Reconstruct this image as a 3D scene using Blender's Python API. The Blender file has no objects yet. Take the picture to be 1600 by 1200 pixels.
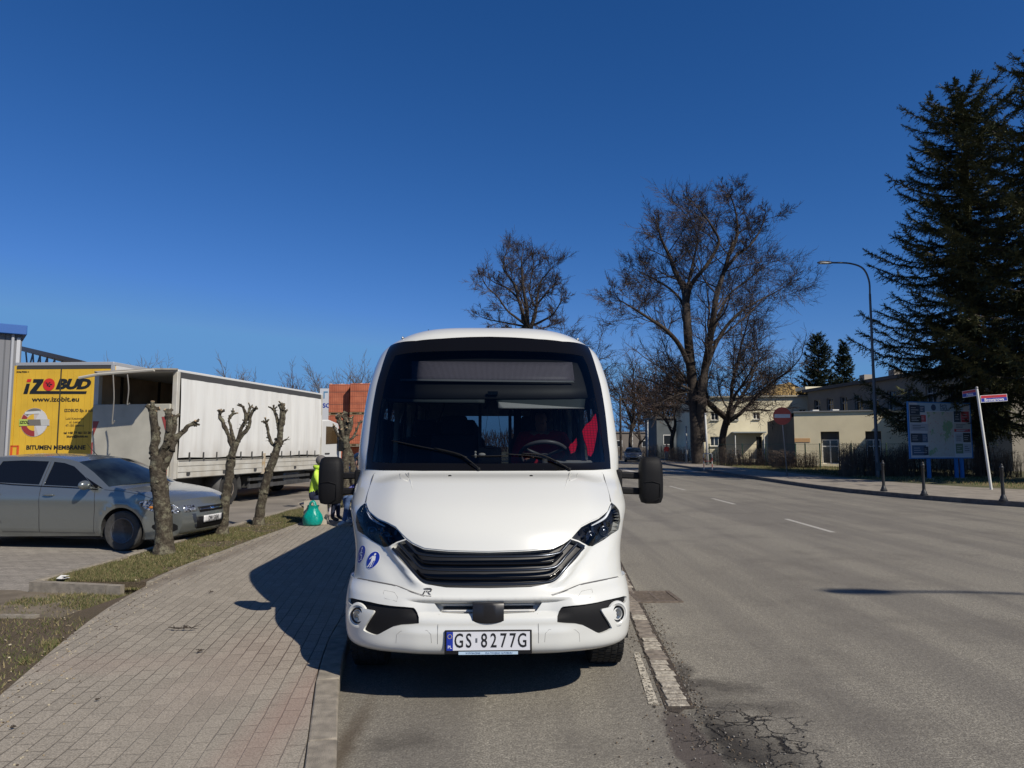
import bpy, bmesh, math, random
from mathutils import Vector, Matrix, Euler, noise as mnoise
from mathutils.bvhtree import BVHTree
from mathutils.geometry import delaunay_2d_cdt, tessellate_polygon
R = math.radians
S = bpy.context.scene
COL = S.collection
random.seed(7)

# ---------------------------------------------------------------- camera
FPX, CH, PITCH = 1109.0, 1.65, R(5.0)
cam = bpy.data.cameras.new('camera'); camo = bpy.data.objects.new('camera', cam); COL.objects.link(camo)
cam.sensor_width = 36; cam.lens = FPX*36/1600; cam.clip_end = 3000; cam.clip_start = .05
camo.location = (0, 0, CH); camo.rotation_euler = (R(90)+PITCH, 0, 0)
S.camera = camo
# ---------------------------------------------------------------- sky and sun
SUN_EL, SUN_AZ = R(41.5), R(135.4)      # azimuth clockwise from +Y, behind the camera to the right
w = bpy.data.worlds.new('World'); S.world = w; w.use_nodes = True
nt = w.node_tree; bgn = nt.nodes['Background']
sky = nt.nodes.new('ShaderNodeTexSky'); sky.sky_type = 'NISHITA'; sky.sun_disc = False
sky.sun_elevation = SUN_EL; sky.sun_rotation = SUN_AZ
sky.air_density = 1.0; sky.dust_density = .25; sky.ozone_density = 3.2; sky.altitude = 100
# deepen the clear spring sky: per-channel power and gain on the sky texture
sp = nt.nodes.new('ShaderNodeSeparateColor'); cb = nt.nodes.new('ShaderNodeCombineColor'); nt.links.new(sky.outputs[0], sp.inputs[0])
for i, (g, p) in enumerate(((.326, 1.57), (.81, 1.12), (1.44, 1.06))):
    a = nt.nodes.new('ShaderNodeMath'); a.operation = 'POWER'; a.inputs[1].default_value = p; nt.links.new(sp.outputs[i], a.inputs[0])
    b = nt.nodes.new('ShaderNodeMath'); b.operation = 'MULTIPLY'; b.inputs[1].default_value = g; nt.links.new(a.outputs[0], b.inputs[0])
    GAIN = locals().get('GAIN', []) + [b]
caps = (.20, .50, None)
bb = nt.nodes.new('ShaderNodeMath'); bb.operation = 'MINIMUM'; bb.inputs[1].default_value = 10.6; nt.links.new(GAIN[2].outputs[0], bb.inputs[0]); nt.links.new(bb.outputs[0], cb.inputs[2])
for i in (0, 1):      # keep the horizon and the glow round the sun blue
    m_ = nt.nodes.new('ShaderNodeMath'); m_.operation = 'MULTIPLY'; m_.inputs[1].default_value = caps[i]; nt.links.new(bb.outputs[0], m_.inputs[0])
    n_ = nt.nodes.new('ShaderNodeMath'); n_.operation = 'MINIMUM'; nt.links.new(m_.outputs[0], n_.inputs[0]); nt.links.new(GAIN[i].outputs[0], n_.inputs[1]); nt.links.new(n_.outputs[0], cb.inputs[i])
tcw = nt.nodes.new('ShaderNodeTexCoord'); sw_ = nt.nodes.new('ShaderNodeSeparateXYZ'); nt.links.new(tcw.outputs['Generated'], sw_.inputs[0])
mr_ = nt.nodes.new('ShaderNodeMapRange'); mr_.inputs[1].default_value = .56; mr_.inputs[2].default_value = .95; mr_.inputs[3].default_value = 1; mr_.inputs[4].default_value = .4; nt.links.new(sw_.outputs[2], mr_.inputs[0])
vz = nt.nodes.new('ShaderNodeVectorMath'); vz.operation = 'SCALE'; nt.links.new(cb.outputs[0], vz.inputs[0]); nt.links.new(mr_.outputs[0], vz.inputs[3])   # upper sky out of view dimmed, weakening the fill light in shadows
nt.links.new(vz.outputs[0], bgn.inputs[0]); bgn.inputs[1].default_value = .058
sd = bpy.data.lights.new('sun', 'SUN'); sd.energy = 4.9; sd.angle = R(.53); sd.color = (1, .925, .81)
so = bpy.data.objects.new('sun', sd); COL.objects.link(so)
SDIR = Vector((math.sin(SUN_AZ)*math.cos(SUN_EL), math.cos(SUN_AZ)*math.cos(SUN_EL), math.sin(SUN_EL)))
so.rotation_euler = SDIR.to_track_quat('Z', 'Y').to_euler()
S.view_settings.view_transform = 'Standard'; S.view_settings.look = 'None'
S.view_settings.exposure = 0.0; S.view_settings.gamma = 1
S.cycles.max_bounces = 6; S.cycles.transparent_max_bounces = 24
S.cycles.sample_clamp_indirect = 4

# ---------------------------------------------------------------- measuring helpers (photo pixel -> point in the place)
TH = math.tan(PITCH)
def ray(px, py):
    u = (px-800)/FPX; v = (600-py)/FPX; c, s = math.cos(PITCH), math.sin(PITCH)
    d = c - v*s
    return u/d, (s+v*c)/d
def at(px, py, Y):
    a, b = ray(px, py); return Vector((a*Y, Y, CH+b*Y))
def gnd(px, py, z=0.0):
    a, b = ray(px, py); Y = (z-CH)/b; return Vector((a*Y, Y, z))

# ---------------------------------------------------------------- materials
def _n(m, t): return m.node_tree.nodes.new(t)
def mat(name, col, rough=.6, metal=0, vary=0, vscale=8, bump=0, bscale=60, spec=.5, coat=0, emit=None, col2=None, detail=4, alpha=1, dirt=None):
    """principled with an optional procedural mottle (col->col2) and bump; object coordinates"""
    m = bpy.data.materials.new(name); m.use_nodes = True
    nt = m.node_tree; b = nt.nodes['Principled BSDF']; L = nt.links.new
    col = tuple(col)+(1,)
    b.inputs['Base Color'].default_value = col; b.inputs['Roughness'].default_value = rough
    b.inputs['Metallic'].default_value = metal; b.inputs['Specular IOR Level'].default_value = spec
    b.inputs['Coat Weight'].default_value = coat; b.inputs['Coat Roughness'].default_value = .05
    if emit: b.inputs['Emission Color'].default_value = tuple(emit[:3])+(1,); b.inputs['Emission Strength'].default_value = emit[3]
    if vary or bump or col2:
        tc = _n(m, 'ShaderNodeTexCoord')
    if vary or col2:
        nz = _n(m, 'ShaderNodeTexNoise'); nz.inputs['Scale'].default_value = vscale; nz.inputs['Detail'].default_value = detail
        L(tc.outputs['Object'], nz.inputs['Vector'])
        cr = _n(m, 'ShaderNodeValToRGB'); cr.color_ramp.elements[0].position = .32; cr.color_ramp.elements[1].position = .68
        c2 = tuple(col2)+(1,) if col2 else tuple(min(1, c*(1+vary)) for c in col[:3])+(1,)
        c1 = col if col2 else tuple(c*(1-vary) for c in col[:3])+(1,)
        cr.color_ramp.elements[0].color = c1; cr.color_ramp.elements[1].color = c2
        L(nz.outputs['Fac'], cr.inputs[0]); L(cr.outputs[0], b.inputs['Base Color'])
    if bump:
        nb = _n(m, 'ShaderNodeTexNoise'); nb.inputs['Scale'].default_value = bscale; nb.inputs['Detail'].default_value = 5
        L(tc.outputs['Object'], nb.inputs['Vector'])
        bp = _n(m, 'ShaderNodeBump'); bp.inputs['Strength'].default_value = bump; bp.inputs['Distance'].default_value = .02
        L(nb.outputs['Fac'], bp.inputs['Height']); L(bp.outputs[0], b.inputs['Normal'])
    return m
def glass(name, tint=(.3, .3, .3), refl=1.0, rough=.01):
    """thin tinted pane: transparent, with a fresnel reflection"""
    m = bpy.data.materials.new(name); m.use_nodes = True; nt = m.node_tree; L = nt.links.new
    nt.nodes.remove(nt.nodes['Principled BSDF']); out = nt.nodes['Material Output']
    t = _n(m, 'ShaderNodeBsdfTransparent'); t.inputs[0].default_value = tuple(tint)+(1,)
    g = _n(m, 'ShaderNodeBsdfGlossy'); g.inputs['Roughness'].default_value = rough; g.inputs[0].default_value = (refl, refl, refl, 1)
    f = _n(m, 'ShaderNodeFresnel'); f.inputs[0].default_value = 1.5
    mx = _n(m, 'ShaderNodeMixShader'); L(f.outputs[0], mx.inputs[0]); L(t.outputs[0], mx.inputs[1]); L(g.outputs[0], mx.inputs[2])
    L(mx.outputs[0], out.inputs[0]); return m
class NB:
    """small node-graph writer for the ground materials"""
    def __init__(s, name, rough=.85):
        s.m = bpy.data.materials.new(name); s.m.use_nodes = True; s.nt = s.m.node_tree
        s.b = s.nt.nodes['Principled BSDF']; s.b.inputs['Roughness'].default_value = rough
        s.b.inputs['Specular IOR Level'].default_value = .3
        s.tc = s.n('ShaderNodeTexCoord').outputs['Object']
    def n(s, t, **k):
        o = s.nt.nodes.new(t)
        for a, v in k.items(): setattr(o, a, v)
        return o
    def link(s, a, b): s.nt.links.new(a, b)
    def val(s, inp, v):
        if hasattr(v, 'is_linked') or hasattr(v, 'node'): s.link(v, inp)
        else: inp.default_value = v
    def noise(s, scale, detail=4, vec=None, rough=.55, dist=0):
        o = s.n('ShaderNodeTexNoise'); o.inputs['Scale'].default_value = scale; o.inputs['Detail'].default_value = detail
        o.inputs['Roughness'].default_value = rough; o.inputs['Distortion'].default_value = dist
        s.link(vec or s.tc, o.inputs['Vector']); return o.outputs['Fac']
    def ramp(s, f, *stops):
        o = s.n('ShaderNodeValToRGB'); e = o.color_ramp.elements
        while len(e) < len(stops): e.new(.5)
        for i, (p, c) in enumerate(stops):
            e[i].position = p; e[i].color = (c, c, c, 1) if isinstance(c, (int, float)) else tuple(c)+(1,)
        s.link(f, o.inputs[0]); return o.outputs[0]
    def mix(s, f, a, b, mode='MIX'):
        o = s.n('ShaderNodeMix', data_type='RGBA', blend_type=mode)
        s.val(o.inputs[0], f)
        for i, v in ((6, a), (7, b)):
            if isinstance(v, tuple): v = tuple(v)+(1,) if len(v) == 3 else v
            s.val(o.inputs[i], v)
        return o.outputs[2]
    def math(s, op, a, b=0., c=0.):
        o = s.n('ShaderNodeMath', operation=op); s.val(o.inputs[0], a); s.val(o.inputs[1], b); s.val(o.inputs[2], c)
        return o.outputs[0]
    def mapping(s, loc=(0,0,0), rot=(0,0,0), sc=(1,1,1), vec=None):
        o = s.n('ShaderNodeMapping'); o.inputs[1].default_value = loc; o.inputs[2].default_value = rot; o.inputs[3].default_value = sc
        s.link(vec or s.tc, o.inputs[0]); return o.outputs[0]
    def blob(s, c, r, soft=.5, wob=.6, wscale=1.2):
        """0..1 mask of a ragged spot at c with radii r (metres)"""
        nz = s.n('ShaderNodeTexNoise'); nz.inputs['Scale'].default_value = wscale; nz.inputs['Detail'].default_value = 6; s.link(s.tc, nz.inputs['Vector'])
        v = s.n('ShaderNodeVectorMath', operation='MULTIPLY_ADD'); s.link(nz.outputs['Color'], v.inputs[0]); v.inputs[1].default_value = (wob, wob, 0); s.link(s.tc, v.inputs[2])
        mp = s.mapping(loc=(-(c[0]+wob/2)/r[0], -(c[1]+wob/2)/r[1], 0), sc=(1/r[0], 1/r[1], 0), vec=v.outputs[0])
        ln = s.n('ShaderNodeVectorMath', operation='LENGTH'); s.link(mp, ln.inputs[0])
        return s.ramp(ln.outputs['Value'], (1-soft, 1.), (1., 0.))
    def bump(s, h, strength=.3, dist=.01):
        o = s.n('ShaderNodeBump'); o.inputs['Strength'].default_value = strength; o.inputs['Distance'].default_value = dist
        s.link(h, o.inputs['Height']); s.link(o.outputs[0], s.b.inputs['Normal'])
    def color(s, c): s.link(c, s.b.inputs['Base Color']); return s.m

# ---------------------------------------------------------------- mesh helpers
def tag(o, label=None, cat=None, group=None, kind=None):
    if label: o['label'] = label
    if cat: o['category'] = cat
    if group: o['group'] = group
    if kind: o['kind'] = kind
    return o
def empty(name, loc=(0,0,0), rz=0, label=None, cat=None, group=None):
    o = bpy.data.objects.new(name, None); COL.objects.link(o); o.location = loc; o.rotation_euler = (0, 0, rz); o.empty_display_size = .1
    return tag(o, label, cat, group)
class MB:
    def __init__(s): s.v = []; s.f = []; s.mi = []
    def add(s, vs, fs, mi=0):
        o = len(s.v); s.v += [Vector(p) for p in vs]; s.f += [tuple(i+o for i in f) for f in fs]; s.mi += [mi]*len(fs); return s
    def box(s, c, d, rz=0, mi=0, rx=0, ry=0):
        M = Euler((rx, ry, rz)).to_matrix(); c = Vector(c)
        vs = [c+M@Vector((x*d[0]/2, y*d[1]/2, z*d[2]/2)) for x in (-1,1) for y in (-1,1) for z in (-1,1)]
        return s.add(vs, [(0,1,3,2),(4,6,7,5),(0,4,5,1),(2,3,7,6),(0,2,6,4),(1,5,7,3)], mi)
    def b2(s, a, b, mi=0):
        a = Vector(a); b = Vector(b); return s.box((a+b)/2, [abs(b[i]-a[i]) for i in range(3)], mi=mi)
    def tube(s, pts, rad, n=8, cap=True, mi=0, flat=1.0):
        pts = [Vector(p) for p in pts]; k = len(pts)
        rad = rad if hasattr(rad, '__len__') else [rad]*k
        vs = []; ref = None
        for i, p in enumerate(pts):
            t = (pts[min(i+1, k-1)]-pts[max(i-1, 0)])
            t = t.normalized() if t.length > 1e-9 else Vector((0,0,1))
            if ref is None: ref = t.orthogonal().normalized()
            a = (ref - t*ref.dot(t))
            a = a.normalized() if a.length > 1e-6 else t.orthogonal().normalized()
            ref = a; bb = t.cross(a)
            for j in range(n):
                q = 2*math.pi*j/n; vs.append(p+(a*math.cos(q)+bb*math.sin(q)*flat)*rad[i])
        fs = [(i*n+j, i*n+(j+1)%n, (i+1)*n+(j+1)%n, (i+1)*n+j) for i in range(k-1) for j in range(n)]
        if cap: fs += [tuple(range(n))[::-1], tuple((k-1)*n+j for j in range(n))]
        return s.add(vs, fs, mi)
    def cyl(s, a, b, r, r2=None, n=16, mi=0): return s.tube([a, b], [r, r if r2 is None else r2], n, True, mi)
    def lathe(s, prof, c=(0,0,0), axis=(0,0,1), n=24, mi=0):
        ax = Vector(axis).normalized(); a = ax.orthogonal().normalized(); b = ax.cross(a); c = Vector(c); vs = []
        for r, h in prof:
            for j in range(n):
                q = 2*math.pi*j/n; vs.append(c+ax*h+(a*math.cos(q)+b*math.sin(q))*r)
        k = len(prof); fs = [(i*n+j, i*n+(j+1)%n, (i+1)*n+(j+1)%n, (i+1)*n+j) for i in range(k-1) for j in range(n)]
        fs += [tuple(range(n))[::-1], tuple((k-1)*n+j for j in range(n))]
        return s.add(vs, fs, mi)
    def sphere(s, c, r, nu=16, nv=10, mi=0):
        r = r if hasattr(r, '__len__') else (r, r, r); c = Vector(c)
        vs = [c+Vector((0,0,r[2]))]+[c+Vector((r[0]*math.sin(math.pi*i/nv)*math.cos(2*math.pi*j/nu), r[1]*math.sin(math.pi*i/nv)*math.sin(2*math.pi*j/nu), r[2]*math.cos(math.pi*i/nv))) for i in range(1, nv) for j in range(nu)]+[c-Vector((0,0,r[2]))]
        fs = [(0, 1+j, 1+(j+1)%nu) for j in range(nu)]
        fs += [(1+i*nu+j, 1+(i+1)*nu+j, 1+(i+1)*nu+(j+1)%nu, 1+i*nu+(j+1)%nu) for i in range(nv-2) for j in range(nu)]
        l = len(vs)-1; fs += [(l, 1+(nv-2)*nu+(j+1)%nu, 1+(nv-2)*nu+j) for j in range(nu)]
        return s.add(vs, fs, mi)
    def ext(s, poly, off, mi=0):
        """poly: 3D loop, extruded by off, closed"""
        poly = [Vector(p) for p in poly]; n = len(poly); off = Vector(off)
        tr = tessellate_polygon([poly])
        s.add(poly+[p+off for p in poly], [tuple(t) for t in tr]+[tuple(i+n for i in t[::-1]) for t in tr]+[(i, (i+1)%n, (i+1)%n+n, i+n) for i in range(n)], mi)
        return s
    def grid(s, P, mi=0, closed=False):
        h = len(P); wd = len(P[0]); s.add([p for r in P for p in r], [(i*wd+j, i*wd+j+1, (i+1)*wd+j+1, (i+1)*wd+j) for i in range(h-1) for j in range(wd-1)], mi); return s
    def build(s, name, mats, parent=None, smooth=None, off=None, bevel=0, recalc=True, world=False):
        me = bpy.data.meshes.new(name)
        if world and parent is not None: off = -parent.location
        vs = [p+off for p in s.v] if off is not None else s.v
        me.from_pydata([tuple(p) for p in vs], [], s.f)
        for m in (mats if isinstance(mats, (list, tuple)) else [mats]): me.materials.append(m)
        me.polygons.foreach_set('material_index', s.mi)
        if recalc and len(s.f) < 60000:
            bm = bmesh.new(); bm.from_mesh(me); bmesh.ops.recalc_face_normals(bm, faces=bm.faces); bm.to_mesh(me); bm.free()
        if smooth is True: me.shade_smooth()
        elif smooth:
            me.shade_smooth()
            me.set_sharp_from_angle(angle=R(smooth))
        o = bpy.data.objects.new(name, me); COL.objects.link(o)
        if parent is not None: o.parent = parent
        if bevel:
            bv = o.modifiers.new('bevel', 'BEVEL'); bv.width = bevel; bv.segments = 2; bv.limit_method = 'ANGLE'; bv.angle_limit = R(40)
            if not smooth: me.shade_smooth(); me.set_sharp_from_angle(angle=R(35))
        return o
def sheet(name, poly, z, m, kind='structure'):
    mb = MB(); P = [Vector((p[0], p[1], z)) for p in poly]
    mb.add(P, [tuple(t) for t in tessellate_polygon([P])])
    o = mb.build(name, m); 
    for p in o.data.polygons:
        if p.normal.z < 0: p.flip()
    return tag(o, kind=kind)
def slab(name, poly, z0, z1, m, kind='structure'):
    mb = MB().ext([(p[0], p[1], z0) for p in poly], (0,0,z1-z0)); return tag(mb.build(name, m), kind=kind)
def text_me(txt, size=1., shear=0, bold=0, ext=.002, spacing=1., align='CENTER', res=3):
    cu = bpy.data.curves.new('t', 'FONT'); cu.body = txt; cu.size = size; cu.shear = shear; cu.offset = bold; cu.extrude = ext
    cu.align_x = align; cu.align_y = 'CENTER'; cu.space_character = spacing; cu.resolution_u = res
    o = bpy.data.objects.new('t', cu); COL.objects.link(o); dg = bpy.context.evaluated_depsgraph_get()
    me = bpy.data.meshes.new_from_object(o.evaluated_get(dg)); bpy.data.objects.remove(o); bpy.data.curves.remove(cu); return me
def text(name, txt, M, m, parent, size=1., sx=1., **k):
    """M: matrix taking the text plane (x right, y up) into the parent's space"""
    me = text_me(txt, size, **k); me.transform(M @ Matrix.Diagonal((sx,1,1,1))); me.materials.clear(); me.materials.append(m)
    o = bpy.data.objects.new(name, me); COL.objects.link(o); o.parent = parent; return o
def plane_M(o, x, up):
    x = Vector(x).normalized(); up = Vector(up); n = x.cross(up).normalized(); up = n.cross(x)
    return Matrix(((x[0], up[0], n[0], o[0]), (x[1], up[1], n[1], o[1]), (x[2], up[2], n[2], o[2]), (0,0,0,1)))
def copy_tree(o, parent=None):
    c = o.copy(); COL.objects.link(c); c.parent = parent
    for ch in list(o.children): copy_tree(ch, c)
    return c
def smooth_path(pts, k=6, closed=False):
    pts = [Vector(p) for p in pts]; n = len(pts); out = []
    for i in range(n if closed else n-1):
        if closed: p0, p1, p2, p3 = pts[i-1], pts[i], pts[(i+1)%n], pts[(i+2)%n]
        else: p0, p1, p2, p3 = pts[max(i-1,0)], pts[i], pts[i+1], pts[min(i+2,n-1)]
        for j in range(k):
            t = j/k; out.append(.5*((2*p1)+(p2-p0)*t+(2*p0-5*p1+4*p2-p3)*t*t+(3*p1-p0-3*p2+p3)*t**3))
    if not closed: out.append(pts[-1])
    return out

# ================================================================ GROUND
RK = smooth_path([(46,13.2),(28,14.2),(18,15.7),(15.2,17.4),(13.84,19.4),(13.0,21.2),(12.3,23.7),(11.9,27),(12.05,34),(12.5,45),(13.1,52),(13.9,66),(17,92),(24,125),(40,165)], 4)
LK = smooth_path([(.6,-6),(-.2,0),(-.6,2.4),(-.9,3.8),(-1.2,5.15),(-1.38,6.6),(-1.4,9),(-1.3,18),(-1.0,20.5),(.6,23.5),(1.7,26),(2.1,40),(2.7,58),(4.2,78),(8,100),(15,130),(30,170)], 4)
def offset_path(P, d):
    out = []
    for i, p in enumerate(P):
        t = (P[min(i+1,len(P)-1)]-P[max(i-1,0)]); n = Vector((-t[1], t[0])).normalized(); out.append(Vector((p[0], p[1]))+n*d)
    return out
LK = [Vector((p[0], p[1])) for p in LK]; RK = [Vector((p[0], p[1])) for p in RK]

def asphalt():
    a = NB('asphalt', .82)
    fine = a.noise(85, 3, rough=.8); mid = a.noise(26, 5); big = a.noise(.35, 4); strk = a.noise(1.0, 3, vec=a.mapping(sc=(1.6,.09,1)))
    c = a.mix(a.ramp(fine, (.36,0.),(.5,.45),(.64,1.)), (.07,.065,.052), (.455,.42,.35))
    c = a.mix(a.ramp(mid, (.38,0.),(.62,.5)), c, (.11,.10,.083))
    c = a.mix(a.ramp(big, (.35,0.),(.7,.35)), c, (.21,.192,.158))
    c = a.mix(a.ramp(strk, (.42,0.),(.60,.45)), c, (.11,.10,.09)); c = a.mix(a.ramp(a.noise(.7, 6, rough=.7), (.50,0.),(.62,.35)), c, (.10,.09,.078))
    # oil-dark, damp patch round the cracks by the gutter, small stains
    for cc, rr, ff, col in (((1.22,4.15),(.24,.85),.9,(.026,.023,.020)), ((1.38,5.05),(.40,.22),.7,(.045,.039,.034)), ((1.2,5.3),(.14,.5),.7,(.035,.03,.026)), ((1.5,4.7),(.42,.22),.55,(.05,.044,.038)), ((1.42,4.05),(.30,.45),.65,(.04,.035,.03))):
        st = a.blob(cc, rr, .75, .5, 3.5); c = a.mix(a.math('MULTIPLY', st, ff), c, col)
    st = a.blob((.99,4.0), (.13,.68), .25, .10, 5); c = a.mix(a.math('MULTIPLY', st, .92), c, (.082,.068,.060))
    st = a.blob((-.6,4.15), (.28,.25), .8, .5, 4); c = a.mix(a.math('MULTIPLY', st, .5), c, (.05,.044,.038))
    st = a.blob((-.92,4.1), (.09,1.0), .8, .1, 7); c = a.mix(a.math('MULTIPLY', st, .7), c, (.07,.052,.036))
    st = a.blob((11.6,23), (.5,12), .9, .5, 1); c = a.mix(a.math('MULTIPLY', st, .3), c, (.17,.15,.125))
    # crack network confined to a patch
    vo = a.n('ShaderNodeTexVoronoi', feature='DISTANCE_TO_EDGE'); vo.inputs['Scale'].default_value = 5.5
    nz = a.n('ShaderNodeTexNoise'); nz.inputs['Scale'].default_value = 5; nz.inputs['Detail'].default_value = 6; a.link(a.tc, nz.inputs['Vector'])
    v = a.n('ShaderNodeVectorMath', operation='MULTIPLY_ADD'); a.link(nz.outputs['Color'], v.inputs[0]); v.inputs[1].default_value = (.42,.42,0); a.link(a.tc, v.inputs[2]); a.link(v.outputs[0], vo.inputs['Vector'])
    crk = a.ramp(vo.outputs['Distance'], (.012,1.), (.05,0.))
    mk = a.math('MULTIPLY', a.blob((1.38,4.22), (.46,.62), .5, .4, 3), a.ramp(a.noise(5,4), (.38,0.),(.50,1.)))
    ck = a.math('MULTIPLY', crk, mk); c = a.mix(a.math('MULTIPLY', ck, .95), c, (.012,.01,.009))
    # a few long, pale scuffed scratches
    wv = a.noise(1.1, 2, dist=1.6); sc = a.ramp(wv, (.4965,0.),(.4985,1.),(.5,0.)); c = a.mix(a.math('MULTIPLY', a.math('MULTIPLY', sc, a.blob((2.4,9.5),(1.6,3.5),.5,1,1)), .45), c, (.34,.32,.28))
    h = a.math('SUBTRACT', a.math('MULTIPLY_ADD', fine, .5, mid), a.math('MULTIPLY', ck, 2.5)); a.bump(h, .9, .008)
    return a.color(c)
M_ASPH = asphalt()
def pavers(name, ang, base, dark, joint, band=False, ox=0):
    a = NB(name, .88)
    vec = a.mapping(rot=(0,0,ang), loc=(ox,0,0))
    nz = a.n('ShaderNodeTexNoise'); nz.inputs['Scale'].default_value = 1.3; nz.inputs['Detail'].default_value = 3; a.link(a.tc, nz.inputs['Vector'])
    v = a.n('ShaderNodeVectorMath', operation='MULTIPLY_ADD'); a.link(nz.outputs['Color'], v.inputs[0]); v.inputs[1].default_value = (.035,.035,0); a.link(vec, v.inputs[2])
    br = a.n('ShaderNodeTexBrick'); a.link(v.outputs[0], br.inputs['Vector'])
    br.inputs['Scale'].default_value = 1; br.inputs['Brick Width'].default_value = .2; br.inputs['Row Height'].default_value = .1
    br.inputs['Mortar Size'].default_value = .0055; br.inputs['Mortar Smooth'].default_value = .6; br.offset = .5
    br.inputs['Color1'].default_value = tuple(x*1.06 for x in base)+(1,); br.inputs['Color2'].default_value = dark+(1,); br.inputs['Mortar'].default_value = joint+(1,)
    br.inputs['Bias'].default_value = -.1
    grit = a.noise(95, 4, rough=.85); big = a.noise(.9, 5); jm = a.noise(.8, 3)
    c = br.outputs['Color']
    # worn joints: filled with pale sand in places
    c = a.mix(a.math('MULTIPLY', br.outputs['Fac'], a.ramp(jm, (.42,0.),(.62,.85))), c, tuple(x*1.1 for x in base))
    c = a.mix(.75, c, a.mix(a.ramp(grit, (.33,0.),(.67,1.)), (.12,.12,.12), (.92,.92,.92)), 'OVERLAY')
    c = a.mix(a.ramp(big, (.3,.0),(.75,.35)), c, tuple(x*.72 for x in base))
    if band:
        st = a.blob((-1.9,5.3), (.55,1.4), .8, .5, 2); c = a.mix(a.math('MULTIPLY', st, .18), c, (.30,.19,.155))
        st = a.blob((-1.3,4.3), (.22,1.6), .8, .3, 2); c = a.mix(a.math('MULTIPLY', st, .38), c, (.30,.18,.145))
        st = a.blob((-2.9,5.2), (.9,.35), .8, .5, 2); c = a.mix(a.math('MULTIPLY', st, .20), c, (.32,.22,.18))
        st = a.blob((-4.0,9.0), (.2,6.0), .9, .3, 2); c = a.mix(a.math('MULTIPLY', st, .6), c, (.12,.095,.07))
    h = a.math('MULTIPLY_ADD', grit, .25, a.math('MULTIPLY', br.outputs['Fac'], -1.)); a.bump(h, .6, .006)
    return a.color(c)
M_PAVE = pavers('sidewalk_pavers', R(90)+R(-8), (.295,.262,.213), (.255,.227,.184), (.07,.056,.042), True)
M_LOT = pavers('lot_pavers', R(4), (.27,.245,.21), (.205,.186,.16), (.06,.052,.044))
M_WALKR = mat('sidewalk_concrete', (.25,.22,.18), .9, vary=.22, vscale=2.5, bump=.3, bscale=90)
M_KERB = mat('kerb_concrete', (.25,.22,.175), .9, vary=.25, vscale=14, bump=.5, bscale=150)
M_KERBD = mat('kerb_dark', (.12,.11,.10), .9, vary=.3, vscale=6, bump=.5, bscale=150)
def soil():
    a = NB('soil', .95); f = a.noise(90, 5, rough=.7); g = a.noise(1.2, 5); s = a.noise(500, 2)
    c = a.mix(a.ramp(f, (.3,0.),(.7,1.)), (.05,.036,.024), (.17,.13,.09))
    c = a.mix(a.ramp(g, (.46,0.),(.66,.4)), c, (.075,.07,.03))
    c = a.mix(a.ramp(s, (.66,0.),(.7,.7)), c, (.36,.30,.2))
    a.bump(f, .8, .02); return a.color(c)
M_SOIL = soil()
M_DUST = mat('yard_surface', (.19,.168,.14), .92, vary=.3, vscale=.7, bump=.3, bscale=60, detail=8)
M_TERR = mat('far_ground', (.11,.09,.055), .95, col2=(.075,.085,.04), vscale=.15, bump=.2, bscale=4)
M_LAWN = mat('dry_lawn', (.13,.105,.055), .95, col2=(.06,.075,.025), vscale=3, bump=.6, bscale=80)
M_LINE = mat('road_paint', (.40,.38,.34), .8, vary=.25, vscale=30, bump=.2, bscale=200)

def big_ground():
    a = MB(); a.add([(-900,-200,-.03),(900,-200,-.03),(900,1500,-.03),(-900,1500,-.03)], [(0,1,2,3)])
    tag(a.build('terrain', M_TERR), kind='structure')
big_ground()
# road between the two kerbs, plus the side street on the right
road = [(p[0], p[1]) for p in LK] + [(p[0], p[1]) for p in RK[::-1]] + [(46,3),(17,2.5),(14,0),(13,-6)]
sheet('road', road, 0.0, M_ASPH)
sheet('side_pavement', [(46,2.9),(17,2.4),(14,-.1),(13,-6),(46,-6)], .1, M_WALKR)
# left: kerb stones, sidewalk
ko = offset_path(LK, .15)
def strip_blocks(name, A, B, z0, z1, m, step=1.0, gap=.006, bevel=.012):
    """kerb made of stones along two parallel paths"""
    mb = MB(); L = 0; acc = 0; cuts = [0.0]; T = [0.0]
    for i in range(1, len(A)): T.append(T[-1]+(A[i]-A[i-1]).length)
    def pt(P, s):
        for i in range(1, len(T)):
            if s <= T[i]: u = (s-T[i-1])/max(1e-6, T[i]-T[i-1]); return P[i-1]*(1-u)+P[i]*u
        return P[-1]
    s = 0
    while s < T[-1]:
        st = step if s < 60 else 6; e = min(T[-1], s+st-gap); q = [pt(A, s), pt(A, (s+e)/2), pt(A, e), pt(B, e), pt(B, (s+e)/2), pt(B, s)]
        dz = random.uniform(-.003, .003); mb.ext([(p[0], p[1], z0) for p in q], (0,0,z1-z0+dz)); s += st
    return tag(mb.build(name, m, bevel=bevel), kind='structure')
strip_blocks('kerb', LK[:60], ko[:60], -.02, .123, M_KERB)
# inner edge of the left sidewalk (edging stones against the grass)
IE = smooth_path([(-1.9,-3),(-2.5,2.5),(-3.15,4.5),(-3.72,6.4),(-4.0,7.8),(-4.15,9.5),(-4.18,13),(-4.15,18),(-4.0,30)], 4)
IE = [Vector((p[0], p[1])) for p in IE]
k2 = [p for p in ko if p[1] < 30.5]
slab('sidewalk', [(p[0]-.004, p[1]) for p in k2]+[(p[0], p[1]) for p in IE[::-1]], -.02, .118, M_PAVE)
ie2 = offset_path(IE, .07)
strip_blocks('path_edging', IE[17:], ie2[17:], 0, .128, M_KERB, step=.75, bevel=.006)
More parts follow.
